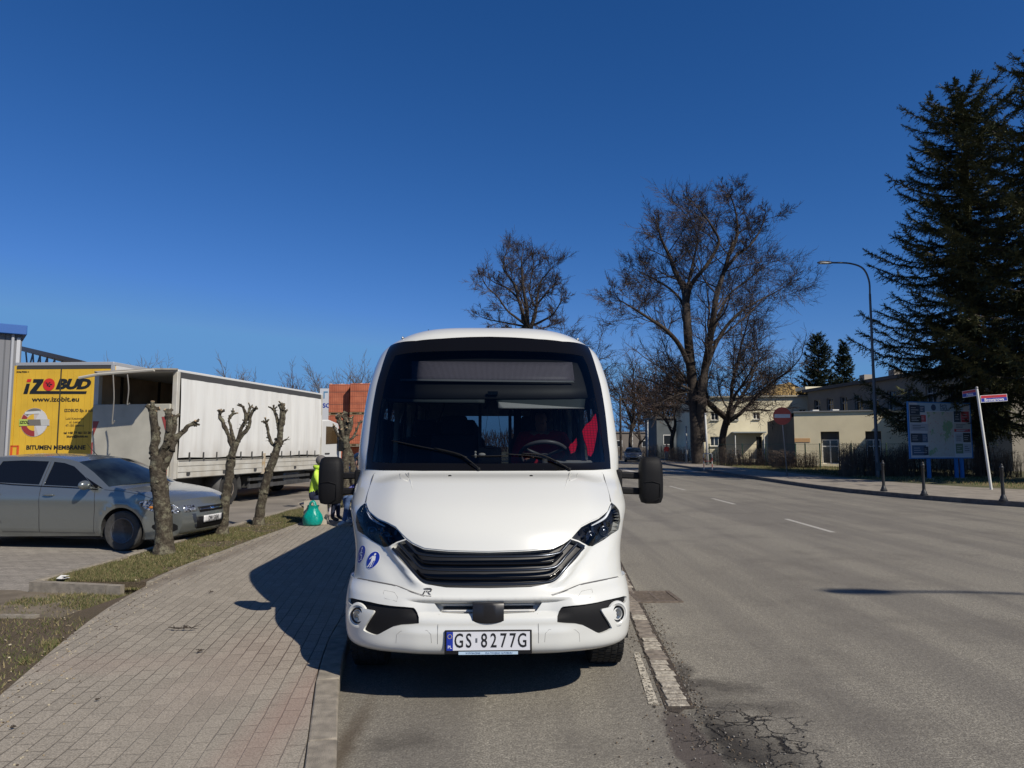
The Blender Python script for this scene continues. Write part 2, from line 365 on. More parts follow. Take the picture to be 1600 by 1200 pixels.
# grass verge between sidewalk and the parking yard: north part, cross path, south patch
GX = -5.4
v1 = [(p[0]-.075, p[1]) for p in IE if p[1] > 8.2]
slab('verge', [(GX+.1,8.25),(GX+.1,30)]+v1[::-1]+[(-4.1,8.25)], -.02, .112, M_SOIL)
strip_blocks('yard_kerb', [Vector((GX+.1,30)), Vector((GX+.1,20)), Vector((GX+.1,8.2))], [Vector((GX,30)), Vector((GX,20)), Vector((GX,8.2))], -.02, .15, M_KERB, step=1.0)
strip_blocks('yard_kerb', [Vector((GX,8.2)), Vector((-4.25,7.95))], [Vector((GX,8.1)), Vector((-4.25,7.86))], -.02, .14, M_KERB, step=1.0)
p2 = [(p[0]-.01, p[1]) for p in IE if p[1] < 7.9]
slab('verge', p2[::-1]+[(-14,-3),(-14,6.75),(-4.1,6.6)], -.02, .10, M_SOIL)
strip_blocks('path_edging', [Vector((-14,6.8)), Vector((-4.3,6.62))], [Vector((-14,6.74)), Vector((-4.3,6.56))], -.02, .125, M_KERB, step=1.0)
slab('dirt_path', [(-14,6.81),(-4.3,6.63),(-3.9,7.2),(-4.2,7.95),(GX,8.09),(-5.6,8.2),(-14,8.2)], -.02, .03, mat('trodden_soil', (.20,.165,.12), .95, col2=(.10,.08,.055), vscale=3, bump=.7, bscale=50))
# parking yard
sheet('parking_yard', [(GX,8.2),(GX,13.3),(-60,15),(-60,8.2)], 0.004, M_LOT)
sheet('parking_yard', [(-120,8),(GX,8),(GX,30),(-3,30),(-3,90),(-120,90)], 0.0, M_DUST)
# right side sidewalk, kerb and lawn
rk2 = [p for p in RK]
ro = offset_path(RK, -.15); ro2 = offset_path(RK, -.16)
strip_blocks('kerb', RK, ro, -.02, .14, M_KERBD)
outer = [(46,21.5),(26,22.5),(18.6,24.4),(17.2,27),(16.3,31),(15.9,36),(16.1,50),(17.3,66),(20.5,92),(27.5,125),(43,165)]
slab('sidewalk', [(p[0], p[1]) for p in ro2]+outer[::-1], -.02, .12, M_WALKR)
slab('lawn', outer+[(120,165),(120,21)], -.02, .10, M_LAWN)
# painted markings
mb = MB()
for a, b in (((1228,811),(1302,832)), ((1113,779),(1148,788)), ((1046,759.5),(1071,766))):
    A = gnd(*a); B = gnd(*b); n = Vector((B.y-A.y, A.x-B.x, 0)).normalized()*.055
    mb.add([A-n, A+n, B+n, B-n], [(0,1,2,3)])
for v in mb.v: v.z = .004
tag(mb.build('lane_line', M_LINE), kind='structure')
mb = MB()
for i in range(9):
    x = 3.6+i*1.0; mb.add([(x+.0,46,.004),(x+.5,46,.004),(x+.5,50.5,.004),(x,50.5,.004)], [(0,1,2,3)])
tag(mb.build('crossing_stripes', M_LINE), kind='structure')
# gutter of stone setts between bay and lane
def gutter():
    mb = MB(); rnd = random.Random(3); y = 4.66
    A = lambda y: 1.04+.072*(y-4.66)
    m_st = [mat('sett_stone', (.20,.17,.14), .9, vary=.3, vscale=20, bump=.5, bscale=120), mat('sett_painted', (.19,.165,.135), .85, col2=(.52,.475,.39), vscale=26, bump=.7, bscale=90, detail=7)]
    while y < 16:
        l = rnd.uniform(.11,.135); wp = .95 if y < 5.6 else .25
        mb.box((A(y)+.02+rnd.uniform(-.008,.008), y+l/2, -.003+rnd.uniform(-.003,.003)), (.14+rnd.uniform(-.018,.012), l-.024, .03), rz=rnd.uniform(-.07,.07), mi=1 if rnd.random() < wp else 0); y += l
    tag(mb.build('gutter_setts', m_st, bevel=.006), kind='structure')
    sheet('gutter_bed', [(A(4.6)-.07,4.60),(A(4.6)+.0,4.55),(A(4.6)+.05,4.62),(A(4.6)+.12,4.64),(A(17)+.11,17),(A(17)-.06,17)], .004, mat('gutter_mortar', (.055,.043,.033), .95, vary=.4, vscale=25, bump=.6, bscale=80))
    rr = random.Random(9); g = MB()
    for k in range(1500):
        y = 3.3+rr.random()**1.3*5; x = A(y)+rr.choice((-.12,.11,.14,.16))+rr.gauss(0,.035) if y > 4.6 else rr.gauss(1.15,.22); q = rr.uniform(.003,.010); g.box((x, y, q*.3+.003), (q, q*.8, q*.6), rz=rr.random()*3, mi=rr.randint(0,2))
    tag(g.build('loose_grit', [mat('grit_dark', (.05,.04,.03), .9), mat('grit_brown', (.16,.12,.08), .9), mat('grit_grey', (.25,.23,.20), .9)], recalc=False), kind='stuff')
    # worn white edge line beside it
    a = NB('worn_paint', .85); f = a.noise(38, 5, rough=.7); a.link(a.ramp(f, (.44,0.),(.5,1.)), a.b.inputs['Alpha']); mm = a.color(a.mix(a.noise(150,2), (.62,.57,.47), (.36,.33,.27)))
    P = [gnd(990,1020), gnd(999,1020), gnd(1030,1103), gnd(1014,1103)]
    sheet('edge_line', [(p.x, p.y) for p in P], .006, mm)
gutter()
# storm drain grate
def grate():
    c = (gnd(1022,933)); e = empty('drain_grate', (c.x, c.y, 0), R(3), 'rusty rectangular iron grate set in the asphalt beside the bus', 'drain grate')
    m = mat('rusty_iron', (.15,.12,.095), .75, metal=.3, vary=.3, vscale=30, bump=.4, bscale=200)
    f = MB(); W, D = .44, .52
    for sx in (-1,1): f.box((sx*(W/2), 0, .004), (.05, D+.05, .02))
    for sy in (-1,1): f.box((0, sy*(D/2), .004), (W-.052, .05, .018))
    f.build('frame', m, e, bevel=.003)
    g = MB()
    for i in range(13): g.box((0, -D/2+.045+i*.036, .003), (W-.06, .018, .012))
    g.box((0,0,.0045), (.03, D-.06, .012)); g.build('bars', m, e)
    MB().box((0,0,.0015), (W-.05, D-.05, .002)).build('pit', mat('pit_black', (.01,.01,.01), 1), e)
grate()
# ================================================================ VEGETATION
BARK = mat('bark', (.06,.05,.04), .95, col2=(.12,.10,.08), vscale=14, bump=.9, bscale=35)
BARKD = mat('bark_dark', (.026,.020,.016), .95, col2=(.058,.045,.035), vscale=5, bump=.8, bscale=18)
TWIG = mat('twigs', (.055,.040,.032), .95)
TWIGP = mat('twigs_pale', (.12,.10,.085), .95)
TWIGR = mat('twigs_reddish', (.085,.052,.038), .95)
CUT = mat('cut_wood', (.42,.30,.18), .8, vary=.3, vscale=30)
def lichen_bark():
    a = NB('lichen_bark', .95); n = a.noise(22, 5); g = a.noise(9, 6, rough=.75); s_ = a.noise(70, 3)
    c = a.mix(a.ramp(n, (.35,0.),(.65,1.)), (.038,.03,.021), (.095,.08,.058))
    c = a.mix(a.ramp(g, (.50,0.),(.60,.8)), c, (.20,.19,.13)); c = a.mix(a.ramp(s_, (.55,0.),(.7,.5)), c, (.05,.04,.03))
    a.bump(a.math('ADD', n, s_), 1., .02); return a.color(c)
LICH = lichen_bark()

def rot_about(v, ax, q): return Matrix.Rotation(q, 3, ax) @ v
def bare_tree(label, base, H, spread, seed, trunk_r, fork=.3, levels=5, limbs=None, twigm=TWIG, dens=1.0, up=.25, name='bare_tree', group=None, trunkm=BARKD, twr=.008, cat='tree', sides=7):
    """trunk with limbs and a crown of fine branching twigs; limbs: list of polylines (relative to base) that lead the growth"""
    rnd = random.Random(seed); base = Vector(base); root = empty(name, base, 0, label, cat, group)
    T = MB(); C = MB()
    def grow(p, d, L, r, lev):
        n = 4 if lev <= 2 else 3; pts = [p]; q = p.copy(); dd_ = d.copy(); rads = [r]; re = max(twr*.55, r*.45)
        for i in range(n):
            dd_ = (dd_+Vector((rnd.gauss(0,.16), rnd.gauss(0,.16), rnd.gauss(0,.1)+up*.22))).normalized()
            q = q+dd_*(L/n); pts.append(q.copy()); rads.append(r+(re-r)*(i+1)/n)
        (T if r > max(.05, trunk_r*.16) else C).tube(pts, rads, sides if r > trunk_r*.3 else (5 if r > trunk_r*.08 else 3), cap=False)
        if lev >= levels: return
        nb = {0: 5, 1: 6, 2: 6, 3: 5, 4: 4, 5: 4}.get(lev, 3); nb = max(2, int(nb*dens+rnd.random()))
        for k in range(nb):
            u = .25+.75*(k+rnd.random())/nb; f = u*n; i = min(int(f), n-1); pp = pts[i].lerp(pts[i+1], f-i)
            tdir = (pts[i+1]-pts[i]).normalized(); ax = rot_about(tdir.orthogonal().normalized(), tdir, rnd.uniform(0, 6.283)); ang = rnd.uniform(.45, 1.0)*(1 if lev < 3 else 1.05)
            nd = rot_about(tdir, ax, ang); nd.z += up*.5; nd.normalize(); rr = (rads[i]+(rads[i+1]-rads[i])*(f-i))
            grow(pp, nd, L*rnd.uniform(.42, .68)*(1.1-.35*u), max(twr, rr*rnd.uniform(.42, .6)), lev+1)
        grow(pts[-1], dd_, L*.6, max(twr, re), lev+1)
    if limbs:
        for ln, r0, r1, subs in limbs:
            r0 *= .82; r1 *= .75; subs = int(subs*1.35)
            P = smooth_path([Vector(p) for p in ln], 4); n = len(P); T.tube(P, [r0+(r1-r0)*(i/(n-1)) for i in range(n)], 12 if r0 > .3 else 8, cap=False)
            tot = sum((P[i+1]-P[i]).length for i in range(n-1))
            for k in range(subs):
                u = .30+.70*(k+rnd.random())/subs; i = min(int(u*(n-1)), n-2); tdir = (P[i+1]-P[i]).normalized()
                ax = rot_about(tdir.orthogonal().normalized(), tdir, rnd.uniform(0, 6.283)); nd = rot_about(tdir, ax, rnd.uniform(.5, 1.1)); nd.z += up*.6; nd.normalize()
                rr = r0+(r1-r0)*u; grow(P[i], nd, tot*rnd.uniform(.20, .44)*spread, max(twr*2, rr*.38), 2)
            grow(P[-1], (P[-1]-P[-2]).normalized(), tot*.20*spread, r1, 2)
    else:
        th = H*fork; P = [Vector((0,0,-.1)), Vector((rnd.gauss(0,.01)*H, rnd.gauss(0,.01)*H, th*.5)), Vector((rnd.gauss(0,.02)*H, rnd.gauss(0,.02)*H, th))]
        P = smooth_path(P, 3); T.tube(P, [trunk_r*(1.35 if i == 0 else 1-.25*i/len(P)) for i in range(len(P))], 10, cap=False)
        nl = rnd.randint(4, 6); 
        for k in range(nl):
            q = 6.283*(k+rnd.random()*.5)/nl; d = Vector((math.cos(q)*spread, math.sin(q)*spread, 1.0 if k else 2.2)).normalized()
            grow(P[-1]-Vector((0,0,rnd.random()*th*.25)), d, (H-th)*rnd.uniform(.42, .55), trunk_r*rnd.uniform(.45, .62), 1)
        grow(P[-1], Vector((rnd.gauss(0,.1), rnd.gauss(0,.1), 1)).normalized(), (H-th)*.55, trunk_r*.6, 1)
    T.build('trunk', trunkm, root, smooth=True, recalc=False); C.build('crown', twigm, root, recalc=False)
    print('TREE', name, len(T.f)+len(C.f)); return root

# the great old roadside tree (limbs measured off the photo at its distance)
BT = gnd(1091, 722, .12); BT = Vector((at(1091,700,62).x, 62, .1))
def bt(px, py, dy=0): return at(px, py, 62+dy)-BT
limbs = [
 ([Vector((0,0,-.2)), bt(1089,700), bt(1087,660), bt(1083,610,.5), bt(1078,560), bt(1074,510,-1), bt(1072,470)], .72, .42, 2),
 ([bt(1095,690), bt(1097,620,-.5), bt(1101,580), bt(1108,540,-1), bt(1114,500,-2), bt(1120,460,-2), bt(1131,425,-1), bt(1140,395)], .5, .2, 9),
 ([bt(1072,475), bt(1068,450,1), bt(1055,425,1), bt(1046,400,2), bt(1036,380,2), bt(1028,355,3)], .38, .10, 9),
 ([bt(1072,480), bt(1080,445,-1), bt(1100,420,-2), bt(1116,395,-2), bt(1123,375,-2), bt(1110,350,-3), bt(1095,330,-3)], .28, .08, 8),
 ([bt(1140,398), bt(1150,375,1), bt(1152,350,1), bt(1148,325,1), bt(1140,302,0)], .2, .06, 8),
 ([bt(1131,425,-1), bt(1150,400,-2), bt(1170,385,-3), bt(1185,365,-3), bt(1195,340,-3)], .2, .06, 8),
 ([bt(1078,575), bt(1062,540,-1), bt(1040,515,-2), bt(1015,498,-3), bt(990,482,-4), bt(970,470,-4)], .30, .06, 10),
 ([bt(1101,585), bt(1115,545,2), bt(1135,510,3), bt(1160,485,3), bt(1185,470,4), bt(1210,458,4)], .28, .06, 10),
 ([bt(1074,505), bt(1064,470,3), bt(1045,450,5), bt(1020,435,6), bt(1000,425,6)], .2, .06, 7),
 ([bt(1110,530,1), bt(1125,490,4), bt(1140,460,6), bt(1165,440,7), bt(1190,420,7)], .2, .06, 7),
 ([bt(1072,480), bt(1076,440,4), bt(1085,400,5), bt(1090,370,5), bt(1075,340,5)], .2, .05, 7),
]
bare_tree('huge old leafless tree with forked dark trunk towering beside the road', BT, 26, .73, 11, .7, limbs=limbs, levels=5, twigm=TWIG, dens=1.12, twr=.0135, up=.10)
def px_tree(label, px, Y, pytop, spread, seed, r, **k):
    b = at(px, 700, Y); zt = at(px, pytop, Y).z; return bare_tree(label, (b.x, Y, .0), zt, spread, seed, r, **k)
px_tree('wide leafless tree with drooping fine branches in front of the cream two-storey building', 1131, 64.5, 462, 1.35, 5, .36, fork=.28, levels=5, twr=.015, dens=1.05, up=.05)
px_tree('slim leafless tree standing alone left of the huge old tree by the far road', 985, 88, 540, .55, 8, .26, fork=.32, levels=4, twr=.02)
px_tree('leafless tree with reddish twigs between the slim tree and the huge old tree', 1022, 96, 545, .8, 9, .28, fork=.3, levels=4, twigm=TWIGR, twr=.025)
px_tree('bushy reddish leafless tree close behind the trunk of the huge old tree', 1052, 84, 550, .9, 12, .28, fork=.25, levels=4, twigm=TWIGR, twr=.022)
def roof_tree():
    B = Vector((at(825,700,52).x, 52, 0)); f = lambda cx, cy, dy=0: at(730+cx/8, 370+cy/8, 52+dy)-B
    L = [([Vector((0,0,-.2)), Vector((0,0,3)), f(770,1250), f(755,1130)], .36, .24, 1),
     ([f(755,1150), f(700,1040), f(690,930), f(640,780), f(600,620,.5), f(520,500,.5), f(450,390,1), f(470,250,1), f(500,150,1)], .20, .03, 12),
     ([f(760,1150), f(745,900,-.5), f(700,650,-1), f(685,450,-1), f(680,300,-1), f(690,200,-1)], .19, .03, 11),
     ([f(790,1150), f(840,1000), f(860,900), f(880,740,1), f(920,560,1), f(1010,450,1), f(1060,380,1)], .20, .03, 12),
     ([f(730,1100), f(600,1000,-1), f(500,920,-1), f(380,750,-1.5), f(260,640,-1.5), f(200,540,-2)], .12, .03, 10),
     ([f(640,780), f(560,690,1), f(460,620,1.5), f(340,570,2), f(220,480,2)], .11, .03, 9),
     ([f(840,1100), f(960,1040,-1), f(1060,980,-1), f(1150,850,-2), f(1180,760,-2)], .12, .03, 9),
     ([f(720,1120), f(560,1090,1), f(400,1060,1), f(250,1030,2), f(180,1000,2)], .10, .03, 8),
     ([f(860,900), f(780,700,2), f(800,500,3), f(830,350,3), f(810,260,3)], .10, .03, 9),
     ([f(870,850), f(960,740,-2), f(1040,640,-2), f(1120,560,-3)], .10, .03, 9),
     ([f(760,1050,1), f(700,820,3), f(620,640,4), f(560,480,4)], .10, .03, 8),
     ([f(770,1200), f(640,1180,-1), f(480,1150,-2), f(300,1140,-3)], .09, .03, 9), ([f(790,1200), f(900,1150,1), f(1020,1120,2), f(1130,1080,3)], .09, .03, 9), ([f(780,1150), f(720,1000,-2), f(790,850,-4), f(850,700,-4)], .09, .03, 9)]
    bare_tree('tall leafless tree rising behind the minibus roof at its centre', B, 16, .62, 31, .36, limbs=L, levels=4, twigm=TWIG, dens=1.2, twr=.012, up=.12)
roof_tree()
px_tree('lower rounded leafless tree right of the tall one behind the minibus roof', 876, 92, 488, 1.15, 22, .3, fork=.3, levels=5, twr=.02, twigm=TWIG, dens=1.1, up=.05)
px_tree('leafless tree filling the gap right of the huge old trunk behind the cream building', 1195, 96, 560, 1.2, 23, .3, fork=.2, levels=4, twr=.03)
for i, (px, pt, lab, tm, sp) in enumerate(((188,560,'thin bare treetop nearest the yellow lorry roof',TWIG,.4),(215,556,'bare treetop right above the edge of the yellow lorry roof',TWIG,.5),(374,562,'lone pale bare treetop above the middle of the white lorry body',TWIG,.4),
     (446,578,'rounded reddish bare treetop above the front of the white lorry body',TWIGR,1.1),(508,572,'narrow bare treetop above the white lorry cab',TWIG,.4),(555,566,'narrow bare treetop directly above the red block stacks',TWIG,.4))):
    px_tree(lab, px, 92, pt-6, sp, 40+i, .22, fork=.35, levels=3 if i < 1 else 4, twigm=TWIGP if tm is TWIG else tm, twr=.018, dens=.8, group='bare treetops beyond the lorry yard')

px_tree('leafless tree standing in the far thicket above the oncoming car', 1000, 118, 585, .9, 61, .25, fork=.2, levels=4, twigm=TWIGR, twr=.03)
px_tree('leafless tree in the far thicket above the walker in red', 1035, 108, 572, .9, 62, .25, fork=.2, levels=4, twigm=TWIG, twr=.03)
def distant_wood():
    rnd = random.Random(77); m = MB()
    for i in range(9000):
        x = rnd.uniform(-190, 170); y = rnd.uniform(195, 240); h = (7+3*mnoise.noise(Vector((x*.03, 0, 0)))+1.5*mnoise.noise(Vector((x*.2, y*.1, 2))))
        z = h*rnd.random()**.6; m.tube([(x, y, max(0, z-2.2)), (x+rnd.gauss(0,.6), y, z+.4)], [.11,.05], 3, cap=False)
    tag(m.build('distant_wood', TWIGR, recalc=False), kind='stuff')
distant_wood()
# pollarded street trees on the verge
def pollard(label, base_px, forks, r, seed, Y=None, x=None, lean=(0,0)):
    rnd = random.Random(seed); b = gnd(*base_px, .11) if Y is None else Vector((x, Y, .11)); D = b.y
    root = empty('pollarded_tree', b, 0, label, 'tree', 'pollarded street trees on the verge')
    W = lambda p, dy=0: at(p[0], p[1], D+dy)-b
    T = MB()
    def knobby(P, r0, r1, n=14):
        P = smooth_path(P, 5); m = len(P); rs = [r0+(r1-r0)*(i/(m-1)) for i in range(m)]; rs = [q*(1+.10*mnoise.noise(Vector((i*.7, seed, 0)))) for i, q in enumerate(rs)]
        o = len(T.v); T.tube(P, rs, n)
        for i in range(o, len(T.v)): T.v[i] = T.v[i]+Vector((mnoise.noise(T.v[i]*9), mnoise.noise(T.v[i]*9+Vector((7,0,0))), mnoise.noise(T.v[i]*9+Vector((0,5,0)))))*.021
        return P
    tr = forks[0]; P = [Vector((0,0,-.08))]+[W(p) for p in tr[1]]; knobby(P, tr[2], tr[3], 18)
    T.lathe([(tr[2]*1.5,-.1),(tr[2]*1.25,.03),(tr[2]*1.02,.15)], n=16)
    for q in range(26):
        p_ = P[rnd.randint(len(P)//3, len(P)-1)]; a_ = rnd.uniform(0, 6.28); rr_ = tr[3]+(tr[2]-tr[3])*.4; T.sphere(p_+Vector((math.cos(a_), math.sin(a_), rnd.gauss(0,.3)))*rr_*.92, rnd.uniform(.012,.035), 7, 5)
    for k, f in enumerate(forks[1:]):
        dy = f[0]; pts = [W(p, dy*(i/(len(f[1])-1))) for i, p in enumerate(f[1])]
        P = knobby(pts, f[2], f[3], 10); e = P[-1]; d = (P[-1]-P[-3]).normalized()
        # knuckle with cut stubs and short water shoots
        T.sphere(e, f[3]*1.22, 9, 6)
        for q in range(14):
            p_ = P[rnd.randint(len(P)//3, len(P)-1)]; T.sphere(p_+Vector((rnd.gauss(0,1), rnd.gauss(0,1), rnd.gauss(0,1))).normalized()*f[3]*1.0, rnd.uniform(.4,.8)*f[3], 7, 5)

        for q in range(f[4]):
            dd_ = (d+Vector((rnd.gauss(0,.8), rnd.gauss(0,.8), rnd.gauss(0,.5)))).normalized(); l = rnd.uniform(.05,.13); at_ = e if q < f[4]*.6 else P[rnd.randint(len(P)//3, len(P)-2)]
            T.tube([at_, at_+dd_*l*.6, at_+dd_*l], [f[3]*.75, f[3]*.55, f[3]*.6], 7); 
            if rnd.random() < .3: T.lathe([(0,-.01),(f[3]*.62,-.008),(f[3]*.62,.002),(0,.003)], c=at_+dd_*l, axis=dd_, n=8, mi=1)
        for q in range(5):
            at_ = P[rnd.randint(1, len(P)-1)]; dd_ = (Vector((rnd.gauss(0,1), rnd.gauss(0,1), rnd.gauss(.3,.5)))).normalized(); T.tube([at_, at_+dd_*rnd.uniform(.05,.12)], [.008,.003], 4)
    T.build('trunk', [LICH, CUT], root, smooth=True, recalc=False)
    return root
pollard('pollarded tree in front of the silver car, thick trunk forking low with four stubs', (256,866), [(0,[(256,840),(255,800),(250,760),(246,735),(247,712)],.125,.10),
   (0,[(247,722),(241,700),(243,680),(240,655),(238,640)],.072,.050,10),(-.1,[(247,725),(255,704),(261,690),(264,665),(263,645)],.058,.040,6),
   (.05,[(252,735),(262,715),(266,695),(271,670),(272,653)],.062,.038,7),(.15,[(268,705),(275,685),(288,672),(303,661)],.045,.026,8)], .12, 1)
pollard('pollarded tree between the silver car and the white lorry, stubs spread like a goblet', (347,836), [(0,[(349,810),(353,775),(358,745),(362,715),(369,690)],.095,.062),
   (0,[(364,700),(357,680),(350,665),(344,652),(344,645)],.042,.026,8),(.1,[(366,692),(361,670),(358,655),(364,646)],.032,.022,6),
   (-.1,[(370,692),(377,670),(384,655),(380,636)],.036,.022,5),(0,[(371,690),(380,678),(389,665),(391,650),(397,640)],.04,.026,9),(.15,[(384,657),(388,645),(391,637)],.028,.02,5)], .1, 2)
pollard('leaning pollarded tree with a dense crooked head before the white lorry wheels', (404,820), [(0,[(406,800),(412,770),(421,735),(430,710),(434,692)],.098,.066),
   (0,[(436,698),(438,675),(440,655),(441,638)],.06,.045,10),(-.1,[(431,700),(422,688),(418,670),(416,660)],.036,.025,8),(.1,[(437,680),(433,655),(428,640)],.036,.026,7),
   (0,[(442,665),(444,645),(441,634)],.035,.026,9),(.1,[(438,698),(443,690),(447,687)],.022,.014,2)], .1, 3)
pollard('pollarded tree behind the left wing mirror with a dense knuckled head', None, [(0,[(541,765),(539,740),(540,720),(541,700),(540,688)],.105,.085),
   (0,[(540,695),(536,680),(533,665),(530,655)],.06,.05,12),(.1,[(541,692),(542,675),(541,660),(538,650)],.07,.05,12),(-.1,[(538,692),(528,680),(522,668)],.035,.025,8),(0,[(543,690),(553,682),(558,670),(562,661)],.035,.022,7),(0,[(542,680),(546,668),(547,660)],.05,.035,10)], .1, 4, Y=18.0, x=at(543,760,18).x)
pollard('slim leaning pollarded trunk crossing behind the knuckled one by the mirror', None, [(0,[(554,765),(552,735),(548,712),(543,695),(541,680)],.085,.06),(0,[(541,684),(536,672),(535,662)],.04,.03,8),(0,[(542,682),(549,668),(550,655)],.04,.03,8)], .1, 5, Y=20.3, x=at(555,760,20.3).x)

# ---- spruces
NEED = mat('spruce_needles', (.036,.045,.020), .85, col2=(.10,.10,.045), vscale=2.2, spec=.2)
NEED2 = mat('far_needles', (.022,.034,.018), .85, col2=(.045,.055,.03), vscale=1.2, spec=.2)
def spruce(label, x, y, H, Rb, seed, low=1.0, mate=NEED, lod=1.0, group=None, gap=.0, prof=.72, wid=1.):
    rnd = random.Random(seed); root = empty('spruce_tree', (x, y, 0), 0, label, 'tree', group); T = MB(); C = MB()
    T.tube([(0,0,-.1),(0,0,H*.5),(0,0,H)], [H*.017, H*.010, .02], 10); z = low
    def spray(p, d, L, w, droop):
        """a flat bough of needles: ragged fan of narrow blades either side of a twig"""
        d = d.normalized(); side = d.cross(Vector((0,0,1)));  side = side.normalized() if side.length > .01 else Vector((1,0,0)); upv = side.cross(d)
        n = max(3, int(7*lod))
        for i in range(n):
            u = (i+.3)/n; q = p+d*(L*u)-Vector((0,0,droop*u*u*L))
            for s_ in (-1, 1):
                l = w*(1.1-u*.8)*rnd.uniform(.6, 1.3); e = q+(side*s_*.9+d*.65+upv*rnd.gauss(0,.6)).normalized()*l; wd = L/n*rnd.uniform(.35,.62)*wid
                C.add([q-d*wd, q+d*wd*.6+upv*.015, e], [(0,1,2)])
            e = q+d*(L/n)*1.3; C.add([q-side*.03, q+side*.03, e], [(0,1,2)])
        tip = p+d*L-Vector((0,0,droop*L)); 
    while z < H*.985:
        f = (z-low)/(H-low); R0 = Rb*(1-f)**prof*(1.0 if f > .06 else .75+4*f)*(1+.16*math.sin(z*1.7+seed))
        nb = max(4, int((11 if f < .6 else 9)*(1.0 if lod > .8 else .8))); q0 = rnd.uniform(0, 6.28)
        for k in range(nb):
            if rnd.random() < gap: continue
            q = q0+6.283*k/nb+rnd.gauss(0,.22); L = max(.25, R0*rnd.uniform(.55, 1.18)); rise = .05+.55*f
            d0 = Vector((math.cos(q), math.sin(q), rise)); p0 = Vector((0,0,z+rnd.gauss(0,.30)))
            sag = (.30-.25*f)*L; P = [p0+Vector((d0.x, d0.y, 0))*L*u+Vector((0,0,rise*L*u*.6-sag*math.sin(u*2.2)+.14*L*u**3)) for u in (0,.25,.5,.75,1)]
            T.tube(P, [max(.008,.02+.012*L)*(1-.8*u) for u in (0,.25,.5,.75,1)], 4, cap=False)
            ns = max(3, int(L*6.5*lod))
            for j in range(ns):
                u = .12+.88*(j+rnd.random())/ns; i = min(int(u*4), 3); pp = P[i].lerp(P[i+1], u*4-i); bd = (P[i+1]-P[i]).normalized()
                for s_ in (-1, 1):
                    sd_ = Vector((-bd.y, bd.x, 0))*s_; dd_ = (bd*rnd.uniform(.5,1.1)+sd_*rnd.uniform(.5,1.0)+Vector((0,0,rnd.uniform(-.75,.35)))).normalized()
                    ll = rnd.uniform(.42,.85)*(1-.35*f); spray(pp, dd_, ll, .24/lod**.5, .30)
                if rnd.random() < .7: spray(pp, (bd*.4+Vector((rnd.gauss(0,.2), rnd.gauss(0,.2), -1))).normalized(), rnd.uniform(.2,.5)*(1-f*.5), .11/lod**.5, 0)
            [spray(P[-1], ((P[-1]-P[-2]).normalized()+Vector((rnd.gauss(0,.35), rnd.gauss(0,.35), rnd.gauss(.1,.25)))), .45, .2, -.1) for _ in range(3)]
        z += (.56-.16*f)*(1/lod**.35)
    for k in range(7): spray(Vector((0,0,H-.3)), Vector((rnd.gauss(0,.5), rnd.gauss(0,.5), 1)), .5, .08, 0)
    T.build('trunk', BARKD, root, recalc=False); C.build('crown', mate, root, recalc=False); print('SPRUCE', len(C.f))
    return root
spruce('tall dark spruce behind the map board, left one of the two beside each other', 24.4, 37.0, 20.6, 5.3, 1, low=3.3, gap=.06, prof=.42)
spruce('taller dark spruce cut by the right picture edge behind the street sign', 24.2, 29.6, 19.4, 5.4, 2, low=5.6, gap=.03, prof=.5)
spruce('spruce off to the right shading the map board and lawn', 30.0, 25.0, 19, 5.6, 3, low=1.4, lod=.7)
spruce('spruce further right by the side street shading the road', 33.5, 19.5, 21, 5.0, 4, low=1.4, lod=.65)
spruce('distant spruce left of a smaller one above the flat roofs', at(1280,600,84).x, 84, at(1280,521,84).z, 3.9, 5, low=2, mate=NEED2, lod=.9, wid=1.6)
spruce('small distant spruce tucked right of a bigger one above the flat roofs', at(1320,600,86).x, 86, at(1320,538,86).z, 2.7, 6, low=2, mate=NEED2, lod=.85, wid=1.6)
spruce('dark spruce half hidden behind the bare twigs near the walker in red', at(1062,600,98).x, 98, at(1062,585,98).z, 3.2, 7, low=.8, mate=NEED2, lod=.6)
# ---- hedges: thickets of bare stems
HEDG = mat('hedge_twigs', (.085,.058,.040), .95, col2=(.14,.105,.075), vscale=5)
def hedge(label, a, b, wd, h, seed, dens=260, z0=.1):
    rnd = random.Random(seed); a = Vector(a); b = Vector(b); c = (a+b)/2; root = Vector((c.x, c.y, z0)); L = (b-a).length; d = (b-a)/L; n = Vector((-d.y, d.x)); m = MB()
    for i in range(int(dens*L)):
        u = rnd.random()*L; v = rnd.uniform(-wd/2, wd/2); p = Vector((a.x+d.x*u+n.x*v, a.y+d.y*u+n.y*v, z0))-root; hh = h*(.9+.08*math.sin(u*2.3)+.05*math.sin(u*5.1+v*3))*(1-.12*(2*v/wd)**4)
        if rnd.random() < .45:  # upright stem
            q = Vector((p.x+rnd.gauss(0,.10), p.y+rnd.gauss(0,.10), hh*rnd.uniform(.55,1.03))); m.tube([p, q], [.009,.005], 3, cap=False)
        else:                   # side twig
            z = hh*rnd.random()**.7; q = Vector((p.x, p.y, z)); e = q+Vector((rnd.gauss(0,.14), rnd.gauss(0,.14), rnd.uniform(.02,.22))); e.z = min(e.z, hh*1.05); m.tube([q, e], [.007,.004], 3, cap=False)
    o = m.build('hedge', HEDG, recalc=False); o.location = root; return tag(o, label, 'hedge')
hedge('broad brown leafless hedge left of the lamp post on the verge', (17.0,37.0), (20.2,36.2), 1.5, 1.72, 1, 700)
hedge('brown hedge running on behind the lamp post into the spruce shade', (20.3,36.6), (25.5,36.0), 1.4, 1.62, 2, 300)
hedge('low brown hedge behind the no-entry sign, nearest to it', (18.2,50.0), (21.3,50.0), 1.6, 1.25, 3, 380)
hedge('long brown hedge between the huge old tree and the cream building', (16.4,57.0), (20.6,54.0), 1.5, 1.45, 4, 300)
